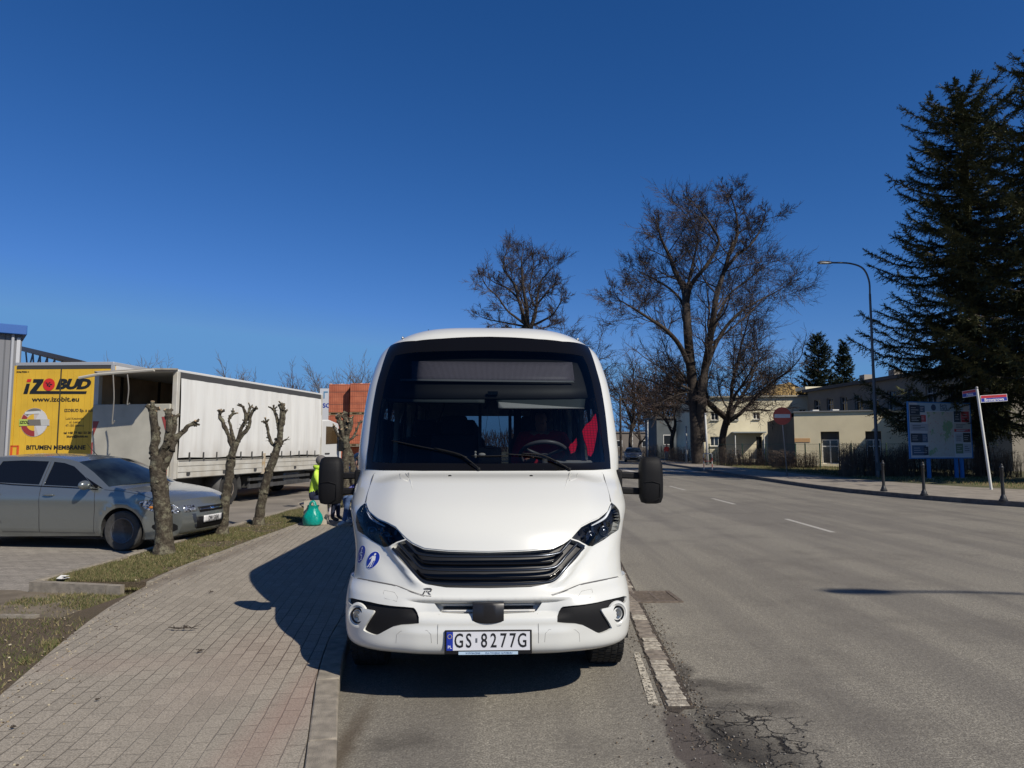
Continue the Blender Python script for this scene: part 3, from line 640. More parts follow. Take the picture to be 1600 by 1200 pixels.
hedge('brown hedge left of the huge old tree beside the walker in red', (15.8,72), (17.9,64), 1.6, 1.6, 5, 180)
hedge('thin brown hedge at the far left roadside ahead of the silver far car', (10.5,104), (15.8,100), 2.0, 2.0, 6, 120)
hedge('far hedge closing the view beside the oncoming car', (16.3,92), (20.5,80), 1.6, 1.9, 7, 130)

# ---- grass of the verges: blades and litter
def grass():
    rnd = random.Random(5); G = MB(); D = MB()
    def inside(x, y):
        if 8.25 < y < 24 and GX+.08 < x < -4.24: return .112
        if 2.5 < y < 6.55:
            # inner edge of sidewalk by interpolation
            for p, q in zip(IE, IE[1:]):
                if p.y <= y <= q.y: xe = p.x+(q.x-p.x)*(y-p.y)/(q.y-p.y); return .10 if -9 < x < xe-.02 else None
        if 6.55 <= y < 8.25 and x > -5.2:
            for p, q in zip(IE, IE[1:]):
                if p.y <= y <= q.y: xe = p.x+(q.x-p.x)*(y-p.y)/(q.y-p.y); return .03 if x < xe-.05 and rnd.random() < .5 else None
        return None
    n = 0
    while n < 120000:
        if rnd.random() < .45: x = rnd.uniform(GX, -4.2); y = 8.2+rnd.random()**1.6*12
        else: x = rnd.uniform(-5.6, -3.0); y = rnd.uniform(3.6, 8.0)
        z = inside(x, y)
        if z is None: continue
        g = mnoise.noise(Vector((x*1.1, y*1.1, 0)))+.35*mnoise.noise(Vector((x*5, y*5, 3)))
        e = -1+abs(x+4.8)/.6 if y > 8.2 else 0
        if y < 8.2:
            # bare dirt near the path edge
            for p, q in zip(IE, IE[1:]):
                if p.y <= y <= q.y: xe = p.x+(q.x-p.x)*(y-p.y)/(q.y-p.y); e = max(-.3, 1-(xe-x)/.55)
            if 6.5 < y: e = .65
        if g < -.16+.40*max(0, e) and rnd.random() < .86: n += 1; continue
        h = rnd.uniform(.010, .038)*(1+max(0, g)*1.2); q = rnd.uniform(0, 6.28); w_ = .0032+.002*rnd.random(); a = Vector((math.cos(q), math.sin(q), 0)); ln = Vector((rnd.gauss(0,.5), rnd.gauss(0,.5), 0))*h
        b = Vector((x, y, z)); G.add([b-a*w_, b+a*w_, b+ln+Vector((0,0,h))], [(0,1,2)], 0 if rnd.random() < .55 else 1); n += 1
    tag(G.build('grass', [mat('grass_green', (.06,.08,.018), .8, col2=(.10,.105,.03), vscale=4), mat('grass_straw', (.19,.155,.075), .85, vary=.3, vscale=9)], recalc=False), kind='stuff')
    for i in range(900):
        if rnd.random() < .6: x = rnd.uniform(GX, -4.1); y = rnd.uniform(8.2, 16)
        else: x = rnd.uniform(-6, -3.1); y = rnd.uniform(3.3, 8.1)
        z = inside(x, y)
        if z is None: continue
        s_ = rnd.uniform(.007,.02); D.box((x, y, z+.012), (s_, s_*.7, .004), rz=rnd.random()*3, rx=rnd.gauss(0,.4), ry=rnd.gauss(0,.4), mi=rnd.randint(0,1))
    for i in range(420):     # grit and crumbs on the paving by the verge
        y = 3.3+rnd.random()**1.5*12; x = None
        for p, q in zip(IE, IE[1:]):
            if p.y <= y <= q.y: x = p.x+(q.x-p.x)*(y-p.y)/(q.y-p.y)
        if x is None: continue
        x += abs(rnd.gauss(0,.22)); s_ = rnd.uniform(.004,.013); D.box((x, y, .121), (s_, s_*.8, .005), rz=rnd.random()*3, mi=rnd.randint(0,2))
    tag(D.build('leaf_litter', [mat('dry_leaf', (.30,.23,.14), .9), mat('pale_chip', (.46,.40,.28), .9), mat('dark_chip', (.07,.05,.035), .9)], recalc=False), kind='stuff')
    # lawn on the far side: tufts
    F = MB()
    for i in range(16000):
        x = rnd.uniform(15.2, 24); y = rnd.uniform(24.5, 60); 
        if x < 18.9-(y-24)*.12 and y < 31: continue
        if x < 17: continue
        h = rnd.uniform(.04,.12); b = Vector((x, y, .1)); F.add([b+Vector((-.02,0,0)), b+Vector((.02,0,0)), b+Vector((rnd.gauss(0,.03),0,h))], [(0,1,2)], rnd.randint(0,1))
    tag(F.build('lawn_grass', [mat('lawn_green', (.07,.085,.022), .85), mat('lawn_straw', (.20,.155,.075), .85)], recalc=False), kind='stuff')
grass()

# ================================================================ BUILDINGS
def render_mat(name, c): return mat(name, c, .9, vary=.07, vscale=.9, bump=.15, bscale=30, detail=8)
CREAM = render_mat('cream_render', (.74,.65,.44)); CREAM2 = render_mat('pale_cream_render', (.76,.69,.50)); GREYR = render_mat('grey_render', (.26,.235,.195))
WINF = mat('window_frame', (.62,.62,.60), .5); PANE = mat('window_pane', (.02,.024,.03), .08, spec=.8); ROOFD = mat('roof_edge', (.10,.095,.09), .7)
def facade(root, o, u, W, H, n, holes, wm, th=.3, name='wall'):
    """wall in the plane through o along u (unit, horizontal), normal n outward, with real openings; holes: (x0,x1,z0,z1)"""
    xs = sorted({0, W}|{h[0] for h in holes}|{h[1] for h in holes}); zs = sorted({0, H}|{h[2] for h in holes}|{h[3] for h in holes}); m = MB(); o = Vector(o); u = Vector(u); n = Vector(n)
    for a, b in zip(xs, xs[1:]):
        for c, d in zip(zs, zs[1:]):
            if any(h[0] <= a+1e-6 and b <= h[1]+1e-6 and h[2] <= c+1e-6 and d <= h[3]+1e-6 for h in holes): continue
            P = [o+u*a+Vector((0,0,c)), o+u*b+Vector((0,0,c)), o+u*b+Vector((0,0,d)), o+u*a+Vector((0,0,d))]; m.add(P, [(0,1,2,3)])
    for h in holes:     # reveals
        P = [(h[0],h[2]),(h[1],h[2]),(h[1],h[3]),(h[0],h[3])]
        for p, q in zip(P, P[1:]+P[:1]):
            A = o+u*p[0]+Vector((0,0,p[1])); B = o+u*q[0]+Vector((0,0,q[1])); m.add([A, B, B-n*th, A-n*th], [(0,1,2,3)])
    m.build(name, wm, root, off=-root.location, recalc=False)
def window(root, o, u, n, h, mull=1, dep=.22, sill=True, nm='window', transom=None, fm=WINF):
    x0, x1, z0, z1 = h; o = Vector(o)-Vector(n)*dep; u = Vector(u); n = Vector(n); L = Vector(root.location); f = MB(); t = .07
    def bar(a, b, c, d, k=.05): 
        P = [o+u*a+Vector((0,0,c)), o+u*b+Vector((0,0,c)), o+u*b+Vector((0,0,d)), o+u*a+Vector((0,0,d))]; f.add(P+[p+n*k for p in P], [(0,1,2,3),(4,5,6,7),(0,1,5,4),(1,2,6,5),(2,3,7,6),(3,0,4,7)])
    bar(x0,x1,z0,z0+t); bar(x0,x1,z1-t,z1); bar(x0,x0+t,z0+t,z1-t); bar(x1-t,x1,z0+t,z1-t)
    for k in range(1, mull+1): xm = x0+(x1-x0)*k/(mull+1); bar(xm-t*.6, xm+t*.6, z0+t, z1-t)
    if transom: bar(x0+t, x1-t, z0+(z1-z0)*transom-.04, z0+(z1-z0)*transom+.04, .045)
    w_ = f.build(nm, fm, root, off=-L)
    P = [o+u*x0+Vector((0,0,z0)), o+u*x1+Vector((0,0,z0)), o+u*x1+Vector((0,0,z1)), o+u*x0+Vector((0,0,z1))]
    MB().add([p+n*.02 for p in P], [(0,1,2,3)]).build('pane', PANE, w_, off=-L)
    if sill:
        c = o+u*((x0+x1)/2)+n*(dep+.04)+Vector((0,0,z0-.03)); ang = math.atan2(u.y, u.x); MB().box(c, (x1-x0+.1, .22, .045), rz=ang).build('sill', WINF, w_, off=-L)
    return w_
# one-storey cream annex; the shade on its flank is put into the wall colour
def annex():
    A = at(1243, 727, 55); A.z = 0; B = at(1560, 727, 49.5); B.z = 0; C = at(1201, 727, 66); C.z = 0; H = 4.25
    r = empty('cream_annex', A, 0, 'low flat-roofed cream building with two recessed doors behind the green fence', 'building')
    u = (B-A).normalized(); W = (B-A).length; n = Vector((u.y, -u.x, 0)); x = lambda px: (lambda a: ((A.x-a*A.y)/(a*u.y-u.x)))(ray(px, 700)[0])
    hs = [(x(1283), x(1312), .3, 2.75), (x(1353), x(1378), .3, 2.75), (x(1440), x(1462), .9, 2.6), (x(1500), x(1525), .9, 2.6)]
    facade(r, A, u, W, H, n, hs, CREAM, .5)
    for h in hs[:2]:
        MB().box(A+u*((h[0]+h[1])/2)-n*.45+Vector((0,0,1.5)), (h[1]-h[0], .04, 2.5), rz=math.atan2(u.y,u.x)).build('door_recess', mat('recess_dark', (.05,.05,.05), .6), r, off=-A)
        window(r, A, u, n, (h[0]+.05, h[1]-.05, .3, 2.15), mull=1, dep=.40, sill=False, nm='glazed_door', transom=.72)
    for h in hs[2:]: window(r, A, u, n, h)
    v = (C-A).normalized(); facade(r, C, (A-C).normalized(), (C-A).length, H-.35, Vector((v.y*-1, v.x, 0)), [], mat('flank_shaded_cream', (.16,.135,.10), .9, vary=.15, vscale=1), name='side_wall')
    m = MB(); P = [A, B, B+Vector((3,14,0)), C]; m.add([p+Vector((0,0,H-.38 if i == 3 else H-.02)) for i, p in enumerate(P)], [(0,1,2,3)]); m.build('roof', ROOFD, r, off=-A)
    MB().tube([A+Vector((-.06,-.05,H+.03)), B+Vector((0,-.05,H+.03))], .07, 4).build('parapet', mat('parapet_metal', (.22,.22,.21), .5, metal=.3), r, off=-A)
    MB().box(A+u*x(1254)-n*-.02+Vector((0,0,2.1)), (1.1,.02,.30), rz=math.atan2(u.y,u.x)).build('wall_plaque', mat('plaque_orange', (.62,.36,.16), .7), r, off=-A)
    for px in (1330, 1297): MB().box(A+u*x(px)+Vector((0,2.5,H+.12)), (.5,.5,.3)).build('roof_vent', WINF, r, off=-A)
annex()
def grey_wing():
    A = at(1265, 700, 69.5); A.z = 0; B = Vector((30.9, 44, 0)); H = 6.9
    r = empty('grey_wing', A, 0, 'long two-storey building with a row of upper windows on its shaded side', 'building')
    u = (B-A).normalized(); W = (B-A).length; n = Vector((u.y, -u.x, 0))
    if n.x > 0: n = -n
    hs = []; x0 = 1.2
    while x0 < W-1.6: hs.append((x0, x0+1.15, 4.25, 6.05)); x0 += 2.35
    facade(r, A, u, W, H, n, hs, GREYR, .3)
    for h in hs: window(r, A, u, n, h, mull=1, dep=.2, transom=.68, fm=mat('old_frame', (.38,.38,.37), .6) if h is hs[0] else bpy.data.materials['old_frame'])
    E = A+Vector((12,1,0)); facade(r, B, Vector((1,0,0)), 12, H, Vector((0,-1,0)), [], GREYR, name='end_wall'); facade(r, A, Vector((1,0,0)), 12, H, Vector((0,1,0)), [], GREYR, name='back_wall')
    m = MB(); P = [A-u*.4+n*.35, B+u*.4+n*.35, B+u*.4+Vector((12.5,0,0)), A-u*.4+Vector((12.5,0,0))]; m.ext([p+Vector((0,0,H)) for p in P], (0,0,.28)); m.build('roof', ROOFD, r, off=-A)
    for t_ in (.25, .42, .7): 
        c = A+u*(W*t_)-n*2.2+Vector((0,0,H+.6)); MB().box(c, (.7,.9,1.0)).build('chimney', render_mat('chimney_render', (.35,.31,.26)), r, off=-A)
    MB().box(A+Vector((2.0,1.5,H+.45)), (4.2,2.5,.30)).build('roof_cap', CREAM2, r, off=-A)
grey_wing()
def villa():
    A = at(1100, 700, 72); A.z = 0; B = at(1268, 700, 70.0); B.z = 0; H = at(1200, 620, 70.5).z
    r = empty('cream_building', A, 0, 'two-storey cream building with entrance canopy seen through bare branches', 'building')
    u = (B-A).normalized(); W = (B-A).length; n = Vector((u.y, -u.x, 0)); x = lambda px: (lambda a: ((A.x-a*A.y)/(a*u.y-u.x)))(ray(px, 700)[0])
    z = lambda py: at(1150, py, 71).z
    hs = [(x(1110),x(1130),z(697),z(682)), (x(1178),x(1189),z(655),z(644)), (x(1142),x(1155),z(656),z(646)), (x(1112),x(1124),z(656),z(644)), (x(1182),x(1191),.15,z(682)), (x(1251),x(1262),z(646),z(640)), (x(1220),x(1232),z(655),z(644))]
    facade(r, A, u, W, H, n, hs, CREAM2, .3)
    for i, h in enumerate(hs):
        if i == 4: window(r, A, u, n, h, mull=0, sill=False, nm='door', fm=mat('door_brown', (.08,.05,.03), .6))
        else: window(r, A, u, n, h, mull=2 if i == 0 else 1)
    facade(r, A, Vector((.0,1,0)), 12, H, Vector((-1,0,0)), [], CREAM2, name='side_wall')
    m = MB(); P = [A+n*.25-u*.2, B+n*.25, B+Vector((0,13,0)), A+Vector((0,13,0))]; m.ext([p+Vector((0,0,H)) for p in P], (0,0,.14)); m.build('roof', mat('pale_roof_edge', (.40,.37,.30), .8), r, off=-A)
    c = A+u*(x(1168))+n*1.0; ang = math.atan2(u.y, u.x)
    MB().box(c+Vector((0,0,z(676))), (3.1,2.0,.14), rz=ang, rx=0).build('canopy', mat('canopy_grey', (.30,.33,.33), .6), r, off=-A, bevel=.02)
    for s_ in (-1.35, 1.35): MB().cyl(c+u*s_+n*.8+Vector((0,0,0)), c+u*s_+n*.8+Vector((0,0,z(678))), .05).build('canopy_post', WINF, r, off=-A)
    MB().box(c+Vector((0,0,.25)), (3.0,2.0,.3), rz=ang).build('entrance_step', M_KERB, r, off=-A)
villa()
def far_house(label, px, Y, w_, d_, zt, wm, rm, gable=True, wins=2, rz=0):
    b = at(px, 700, Y); b.z = 0; r = empty('far_house', b, rz, label, 'house'); m = MB(); m.b2((-w_/2,0,0),(w_/2,d_,zt)); m.build('wall', wm, r)
    if gable:
        m = MB(); h = w_*.28; m.ext([(-w_/2-.3,-.3,zt+.02),(w_/2+.3,-.3,zt+.02),(0,-.3,zt+h)], (0,d_+.6,0)); m.build('roof', rm, r)
    else: MB().b2((-w_/2-.2,-.2,zt+.002),(w_/2+.2,d_,zt+.25)).build('roof', rm, r)
    for i in range(wins):
        xx = -w_/2+w_*(i+.5)/wins; f = MB().b2((xx-.6,-.04,zt*.35),(xx+.6,.0,zt*.35+1.3)).build('window', WINF, r); MB().b2((xx-.5,-.06,zt*.35+.1),(xx+.5,-.041,zt*.35+1.2)).build('pane', PANE, f)
far_house('ochre gabled roof peeking above the cream building beside the distant spruces', 1236, 104, 9, 8, at(1236,624,104).z, CREAM, mat('ochre_roof', (.50,.33,.12), .8, vary=.2, vscale=2), wins=1)
far_house('grey shaded house behind the huge old tree trunk', 1078, 92, 8.5, 8, 5.2, mat('shade_blue_render', (.10,.115,.125), .9, vary=.1, vscale=1), ROOFD, gable=False, wins=3)  # bluish shade on the walls is put into their colour
far_house('low grey house with a wide roof far beyond the oncoming car', 1008, 138, 15, 8, 4.2, mat('drab_render', (.16,.14,.12), .9), mat('drab_roof', (.15,.13,.115), .9), gable=False, wins=3)
# left: grey hall, its canopy, the office sign behind the block stacks
def hall():
    c = at(33, 560, 25.5); H = at(33, 524, 25.5).z; b = Vector((c.x, 25.5, 0)); r = empty('grey_hall', b, R(38), 'grey metal-clad hall with a blue roof edge at the left picture edge', 'building')
    a = NB('ribbed_cladding', .55); s_ = a.n('ShaderNodeSeparateXYZ'); a.link(a.tc, s_.inputs[0]); g = a.ramp(a.math('MULTIPLY', a.math('PINGPONG', s_.outputs[0], .125), 8), (.10,1.),(.22,0.)); a.bump(g, .5, .02)
    mm = a.color(a.mix(g, a.mix(a.noise(.8,5), (.155,.16,.175), (.19,.195,.21)), (.11,.115,.125)))
    MB().b2((-18,0,0),(0,14,H)).build('wall', mm, r)
    MB().b2((-.16,-.035,0),(-.05,-.002,H-.1)).build('corner_trim', mat('trim_pale', (.45,.46,.48), .4), r); MB().cyl((-.28,-.07,.2),(-.28,-.07,H),.05).build('downpipe', mat('pipe_grey', (.36,.37,.39), .4), r, smooth=40)
    MB().b2((-18.2,-.25,H),(.12,14,H+.34)).build('roof_edge', mat('fascia_blue', (.02,.10,.34), .5), r, bevel=.02)
    s1 = at(10.5, 671, 25.4); p = Vector((-.95, -.03, s1.z)); sg = MB().box(p, (.30,.015,.40)).build('warning_sign', mat('sign_board', (.60,.58,.55), .5), r)
    MB().lathe([(.075,0),(.115,0),(.115,.008),(.075,.008)], c=p+Vector((0,-.018,.05)), axis=(0,-1,0), n=28).build('sign_ring', mat('sign_red', (.5,.03,.03), .5), sg)
    MB().box(p+Vector((0,-.012,.05)), (.02,.006,.18), ry=R(45)).build('sign_bar', bpy.data.materials['sign_red'], sg); MB().box(p+Vector((.01,-.011,.05)), (.09,.004,.025)).build('sign_symbol', INK0, sg)
    for k in range(2): MB().box(p+Vector((0,-.011,-.115-.035*k)), (.20,.004,.014)).build('sign_text', INK0, sg)
    MB().sphere((-1.0,-.05,at(7,696,25.4).z), .06, 10, 6).build('outlet', WINF, r); 
INK0 = mat('black_ink', (.012,.012,.014), .6)
hall()
def loading_canopy():
    a = at(36, 541, 33); b_ = at(128, 562, 30); r = empty('loading_canopy', (a.x, 33, 0), 0, 'dark steel truss canopy behind the yellow lorry roof', 'canopy'); L = Vector(r.location)
    A0 = at(34, 541, 33)-L; A1 = at(128, 563, 31.0)-L; m = MB(); dpt = Vector((-1.0,5,0)); m.add([A0, A1, A1+dpt, A0+dpt, A0-Vector((0,0,.22)), A1-Vector((0,0,.18)), A1+dpt-Vector((0,0,.18)), A0+dpt-Vector((0,0,.22))], [(0,1,2,3),(4,5,6,7),(0,1,5,4),(1,2,6,5),(2,3,7,6),(3,0,4,7)])
    m.build('roof', mat('canopy_metal', (.13,.13,.135), .5, metal=.4), r)
    st = mat('truss_paint', (.36,.38,.40), .5); dk = mat('truss_dark', (.035,.035,.04), .7); lo = lambda t_: A0.lerp(A1, t_)+Vector((0,.3,-1.15-.1*t_)); hi = lambda t_: A0.lerp(A1, t_)+Vector((0,.3,-.24))
    t_ = MB(); n = 8
    t_.tube([lo(0), lo(.9)], .05, 4)
    for i in range(n): t_.tube([hi(i/n), lo((i+.5)/n*.9)], .035, 4); t_.tube([lo((i+.5)/n*.9), hi((i+1)/n)], .035, 4)
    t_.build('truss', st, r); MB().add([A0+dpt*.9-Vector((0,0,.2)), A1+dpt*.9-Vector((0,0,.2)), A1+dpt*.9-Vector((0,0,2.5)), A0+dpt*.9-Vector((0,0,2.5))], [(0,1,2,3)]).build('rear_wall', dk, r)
    for t0 in (.02, .9): MB().tube([lo(t0), Vector((lo(t0).x, lo(t0).y, 0))], .09, 6).build('column', st, r)
loading_canopy()
# ================================================================ MINIBUS (local frame: x right in the photo, y rearwards, z up)
WHITE = mat('white_paint', (.62,.625,.59), .28, coat=.6, spec=.5)
BLACKP = mat('black_plastic', (.008,.008,.009), .6, spec=.2, bump=.15, bscale=400)
GLOSSB = mat('gloss_black', (.005,.005,.006), .10, spec=.35)
RUBBER = mat('tyre_rubber', (.022,.021,.02), .85, vary=.3, vscale=20, bump=.3, bscale=200)
DARKI = mat('dark_interior', (.018,.018,.02), .75)
CHROME = mat('chrome', (.75,.76,.78), .12, metal=1)
SILVER = mat('silver_trim', (.42,.43,.44), .35, metal=.6)
TINT = glass('windscreen_tint', (.50,.53,.55))
TINTD = glass('side_glass_tint', (.42,.44,.46))
CLEAR = glass('clear_lens', (.8,.82,.84), .55)
SHUT = mat('dark_underbody', (.02,.02,.021), .9, vary=.3, vscale=6)

BX0, BY0 = at(763, 950, 4.6)[:2]
BUS = empty('minibus', (BX0, 4.6, 0), R(1.75), 'white minibus with black grille and dark windscreen parked head-on at the kerb', 'minibus')
BM = Matrix.Translation(BUS.location) @ Euler(BUS.rotation_euler).to_matrix().to_4x4(); BMI = BM.inverted(); CAML = BMI @ Vector((0,0,CH))
def brayd(px, py):
    a, b = ray(px, py); return (BMI.to_3x3() @ Vector((a, 1, b))).normalized()

# centre-line rows: y, z, half width, corner depth, plan exponent, side drop
ROWS = [(.055,.355,.925,.60,3.2,.0),(.008,.385,.95,.62,3.2,.0),(.0,.46,.965,.64,3.2,0),(.0,.58,.97,.66,3.2,0),(.02,.665,.97,.68,3.0,0),
 (.055,.74,.97,.72,2.6,0),(.10,.84,.98,.76,2.4,0),(.145,.935,1.0,.80,2.3,0),(.235,1.06,1.045,.84,2.25,.0),(.42,1.20,1.10,.84,2.25,.02),
 (.74,1.345,1.12,.76,2.3,.05),(1.06,1.445,1.125,.58,2.4,.05),(1.20,1.63,1.135,.50,2.4,.03),(1.40,1.92,1.135,.48,2.4,.02),
 (1.62,2.21,1.125,.46,2.4,.03),(1.80,2.43,1.105,.46,2.5,.06),(1.97,2.62,1.075,.46,2.7,.10),(2.10,2.735,1.045,.46,2.9,.15),(2.32,2.81,1.02,.46,3.2,.19),(2.70,2.84,1.01,.36,3.4,.21)]
NT = len(ROWS)-1
def rowat(t):
    t = max(0, min(NT, t)); i = min(int(t), NT-1); u = t-i
    p0, p1, p2, p3 = ROWS[max(i-1,0)], ROWS[i], ROWS[i+1], ROWS[min(i+2,NT)]
    return [.5*((2*b)+(c-a)*u+(2*a-5*b+4*c-d)*u*u+(3*b-a-3*c+d)*u**3) for a, b, c, d in zip(p0, p1, p2, p3)]
def sma(x): x = max(0, min(1, x)); return x*x*(3-2*x)
def shell(a, t):
    y0, z0, W, Rr, n, dr = rowat(t)
    s = math.copysign(1-(1-min(1, abs(a)))**2, a); q = abs(s)
    g = 1-max(0, 1-q**n)**(1/n)
    x = s*W; y = y0+Rr*g; z = z0-dr*q**4
    # bonnet dome and its shoulder crease; scooped flank under the lamps
    if 7 < t < 11.2:
        k = sma((t-7)/1.2)*sma((11.2-t)/1.0); z += .03*k*(1-sma((q-.60)/.22))
    # centre of the bumper set back under the fascia, raised chin around the plate
    if 2.2 < t < 5.2: y += .035*sma((t-2.7)/.45)*(1-sma((t-3.95)/.25))*(1-sma((q-.38)/.2))
    if t < 3: y -= .012*(1-sma((t-2.1)/.45))*(1-sma((q-.45)/.18))
    # pressed edge running down beside the grille to the bumper
    if 3.8 < t < 8.2:
        e = q-(.40+.085*(t-4.4)); y -= sma((t-4.7)/.9)*sma((8.2-t)/.8)*(.020*sma((e+.06)/.05)*(1-sma((e-.015)/.05)) - .016*sma((e-.02)/.08)*(1-sma((e-.12)/.16)))
    # flat ledge under the lamps above the bumper corner
    if 4.2 < t < 7 and q > .3: y += .018*math.exp(-((t-4.9)/.5)**2)*sma((q-.5)/.15)*(1-sma((q-.93)/.07))
    return Vector((x, y, z))
def shn(a, t):
    e = .004; a1, a0 = min(.999, a+e), max(-.999, a-e); t1, t0 = min(NT, t+.03), max(0, t-.03)
    v = (shell(a1, t)-shell(a0, t)).cross(shell(a, t1)-shell(a, t0))
    v = v.normalized() if v.length > 1e-12 else Vector((math.copysign(1, a), 0, 0))
    return v            # x cross up = -y: points forwards/outwards
# dense grid to find where a measured outline lies on the shell
NA, NTT = 240, 190
GRID = [[shell(-1+2*i/NA, NT*j/NTT) for i in range(NA+1)] for j in range(NTT+1)]
_vs = [p for r in GRID for p in r]
_fs = [(j*(NA+1)+i, j*(NA+1)+i+1, (j+1)*(NA+1)+i+1, (j+1)*(NA+1)+i) for j in range(NTT) for i in range(NA)]
BVH = BVHTree.FromPolygons(_vs, _fs)
def hit(px, py):
    """(a, t) on the shell for a measured outline point"""
    loc, nrm, idx, d = BVH.ray_cast(CAML, brayd(px, py))
    if loc is None: 
        # nearest silhouette point
        best = None
        for r in range(1, 60):
            loc, nrm, idx, d = BVH.ray_cast(CAML, brayd(px+(763-px)*r*.003, py+(770-py)*r*.003))
            if loc: break
    j, i = divmod(idx, NA); P = [GRID[j][i], GRID[j][i+1], GRID[j+1][i], GRID[j+1][i+1]]
    ex = P[1]-P[0]; et = P[2]-P[0]; dl = loc-P[0]
    A = ex.dot(ex); B = ex.dot(et); C = et.dot(et); D = dl.dot(ex); E = dl.dot(et); det = A*C-B*B
    u = (D*C-E*B)/det; v = (A*E-B*D)/det
    return (-1+2*(i+max(0,min(1,u)))/NA, NT*(j+max(0,min(1,v)))/NTT)
def onsh(px, py, off=0):
    a, t = hit(px, py); return shell(a, t)+shn(a, t)*off
TS = .16
def outline(left, mirror=True, closed_centre=True, sub=1):
    P = [hit(*p) for p in left]
    if not mirror: return P
    P[0] = (0, P[0][1]); P[-1] = (0, P[-1][1])
    return P + [(-a, t) for a, t in P[-2:0:-1]]
def dens(P, step=.03, closed=True):
    out = []; n = len(P)
    for i in range(n if closed else n-1):
        p, q = P[i], P[(i+1)%n]; d = math.hypot(q[0]-p[0], (q[1]-p[1])*TS); k = max(1, int(d/step))
        out += [(p[0]+(q[0]-p[0])*j/k, p[1]+(q[1]-p[1])*j/k) for j in range(k)]
    return out
def chaik(P, n=1):
    for _ in range(n):
        o = []; m = len(P)
        for i in range(m):
            p, q = P[i], P[(i+1)%m]; o += [(p[0]*.75+q[0]*.25, p[1]*.75+q[1]*.25), (p[0]*.25+q[0]*.75, p[1]*.25+q[1]*.75)]
        P = o
    return P
def inpoly(x, y, P):
    c = False; j = len(P)-1
    for i in range(len(P)):
        if (P[i][1] > y) != (P[j][1] > y) and x < (P[j][0]-P[i][0])*(y-P[i][1])/(P[j][1]-P[i][1])+P[i][0]: c = not c
        j = i
    return c
def cdt_regions(loops, inner, classify, extra=[]):
    """constrained triangulation of 2D loops + inner points; returns verts2d and {region: [tris]}"""
    vs = []; ed = []; 
    for L in loops:
        o = len(vs); vs += [Vector(p) for p in L]; ed += [(o+i, o+(i+1)%len(L)) for i in range(len(L))]
    for L in extra:
        o = len(vs); vs += [Vector(p) for p in L]; ed += [(o+i, o+i+1) for i in range(len(L)-1)]
    vs += [Vector(p) for p in inner]
    v, e, f, *_ = delaunay_2d_cdt(vs, ed, [], 0, 1e-6)
    reg = {}
    for t in f:
        cx = sum(v[i][0] for i in t)/len(t); cy = sum(v[i][1] for i in t)/len(t); k = classify(cx, cy)
        if k is not None: reg.setdefault(k, []).append(t)
    return v, reg
def patch(name, V2, tris, fpos, fnrm, off, mats, parent, skirt=.03, inward=True):
    """tris on a surface given by fpos/fnrm, raised by off, with a folded-in rim along its boundary"""
    used = sorted({i for t in tris for i in t}); mp = {i: k for k, i in enumerate(used)}
    pos = [fpos(*V2[i]) for i in used]; nr = [fnrm(*V2[i]) for i in used]
    vs = [p+n*off for p, n in zip(pos, nr)]; fs = []
    for t in tris:
        q = [mp[i] for i in t]; n = (vs[q[1]]-vs[q[0]]).cross(vs[q[2]]-vs[q[0]])
        if n.dot(nr[q[0]]+nr[q[1]]+nr[q[2]]) < 0: q = q[::-1]
        fs.append(tuple(q))
    cnt = {}
    for f in fs:
        for i in range(len(f)): cnt[(f[i], f[(i+1)%len(f)])] = 1
    bd = [(a, b) for (a, b) in cnt if (b, a) not in cnt]
    nn = list(nr); m1 = {}; m2 = {}
    if skirt:
        # rounded lip: a small inset ring then the wall
        for a, b in bd:
            for k in (a, b):
                if k not in m1:
                    m1[k] = len(vs); vs.append(vs[k].copy()); nn.append(Vector())
                    m2[k] = len(vs); vs.append(pos[k]+nr[k]*(off-skirt)); nn.append(Vector())
        for a, b in bd:
            fs.append((b, a, m1[a], m1[b])) if False else None
            fs.append((a, m2[a], m2[b], b)[::-1] if False else (m1[b], m1[a], m2[a], m2[b]))
            d = (vs[b]-vs[a]); wn = d.cross(nr[a])
            if wn.length > 1e-9: wn.normalize()
            for k in (m1[a], m1[b], m2[a], m2[b]): nn[k] += wn
    me = bpy.data.meshes.new(name); me.from_pydata([tuple(p) for p in vs], [], fs); me.materials.append(mats)
    me.shade_smooth(); me.normals_split_custom_set_from_vertices([tuple((n if n.length > 1e-9 else Vector((0,0,1))).normalized()) for n in nn])
    o = bpy.data.objects.new(name, me); COL.objects.link(o); o.parent = parent; return o

P_WIN = outline([(768,526.5),(735,527),(690,529.5),(650,533),(611,540),(603,556),(596,578),(589,603),(582,643),(576.5,692),(572.5,733),(600,735),(660,736),(768,736)])
P_WIN2 = outline([(768,548),(700,549),(640,552),(618,556),(611,570),(604,592),(599,615),(591,655),(586,692),(582,722),(620,724),(768,725)])
P_HOOD = outline([(768,738.5),(660,738),(592,737),(585,741),(580,757),(575,773),(573,786),(577.6,798.5),(592,810.5),(606,816.5),(619,823.5),(628,833.5),(636,841),(645,848),(664,856.5),(700,860),(768,861.5)])
P_LAMP = chaik([hit(*p) for p in [(570.5,786),(573.5,792),(576.5,800),(582,805),(591,812),(605,818),(618,825),(627,835),(633,842),(621,846),(612,851),(607,854),(600,855),(591,850),(582,845),(570,836),(559,829),(556,815),(558,799),(564,791)]], 0)
P_LAMPR = [(-a, t) for a, t in P_LAMP][::-1]
P_GR = outline([(768,863),(700,861.5),(662,858),(645,850.5),(635,843.5),(622,847.5),(611,854),(625,874),(641,891),(656,906),(670,913.5),(697,918),(768,919)])
P_INT = outline([(768,937),(674,937),(684,950),(692,961),(768,963)])
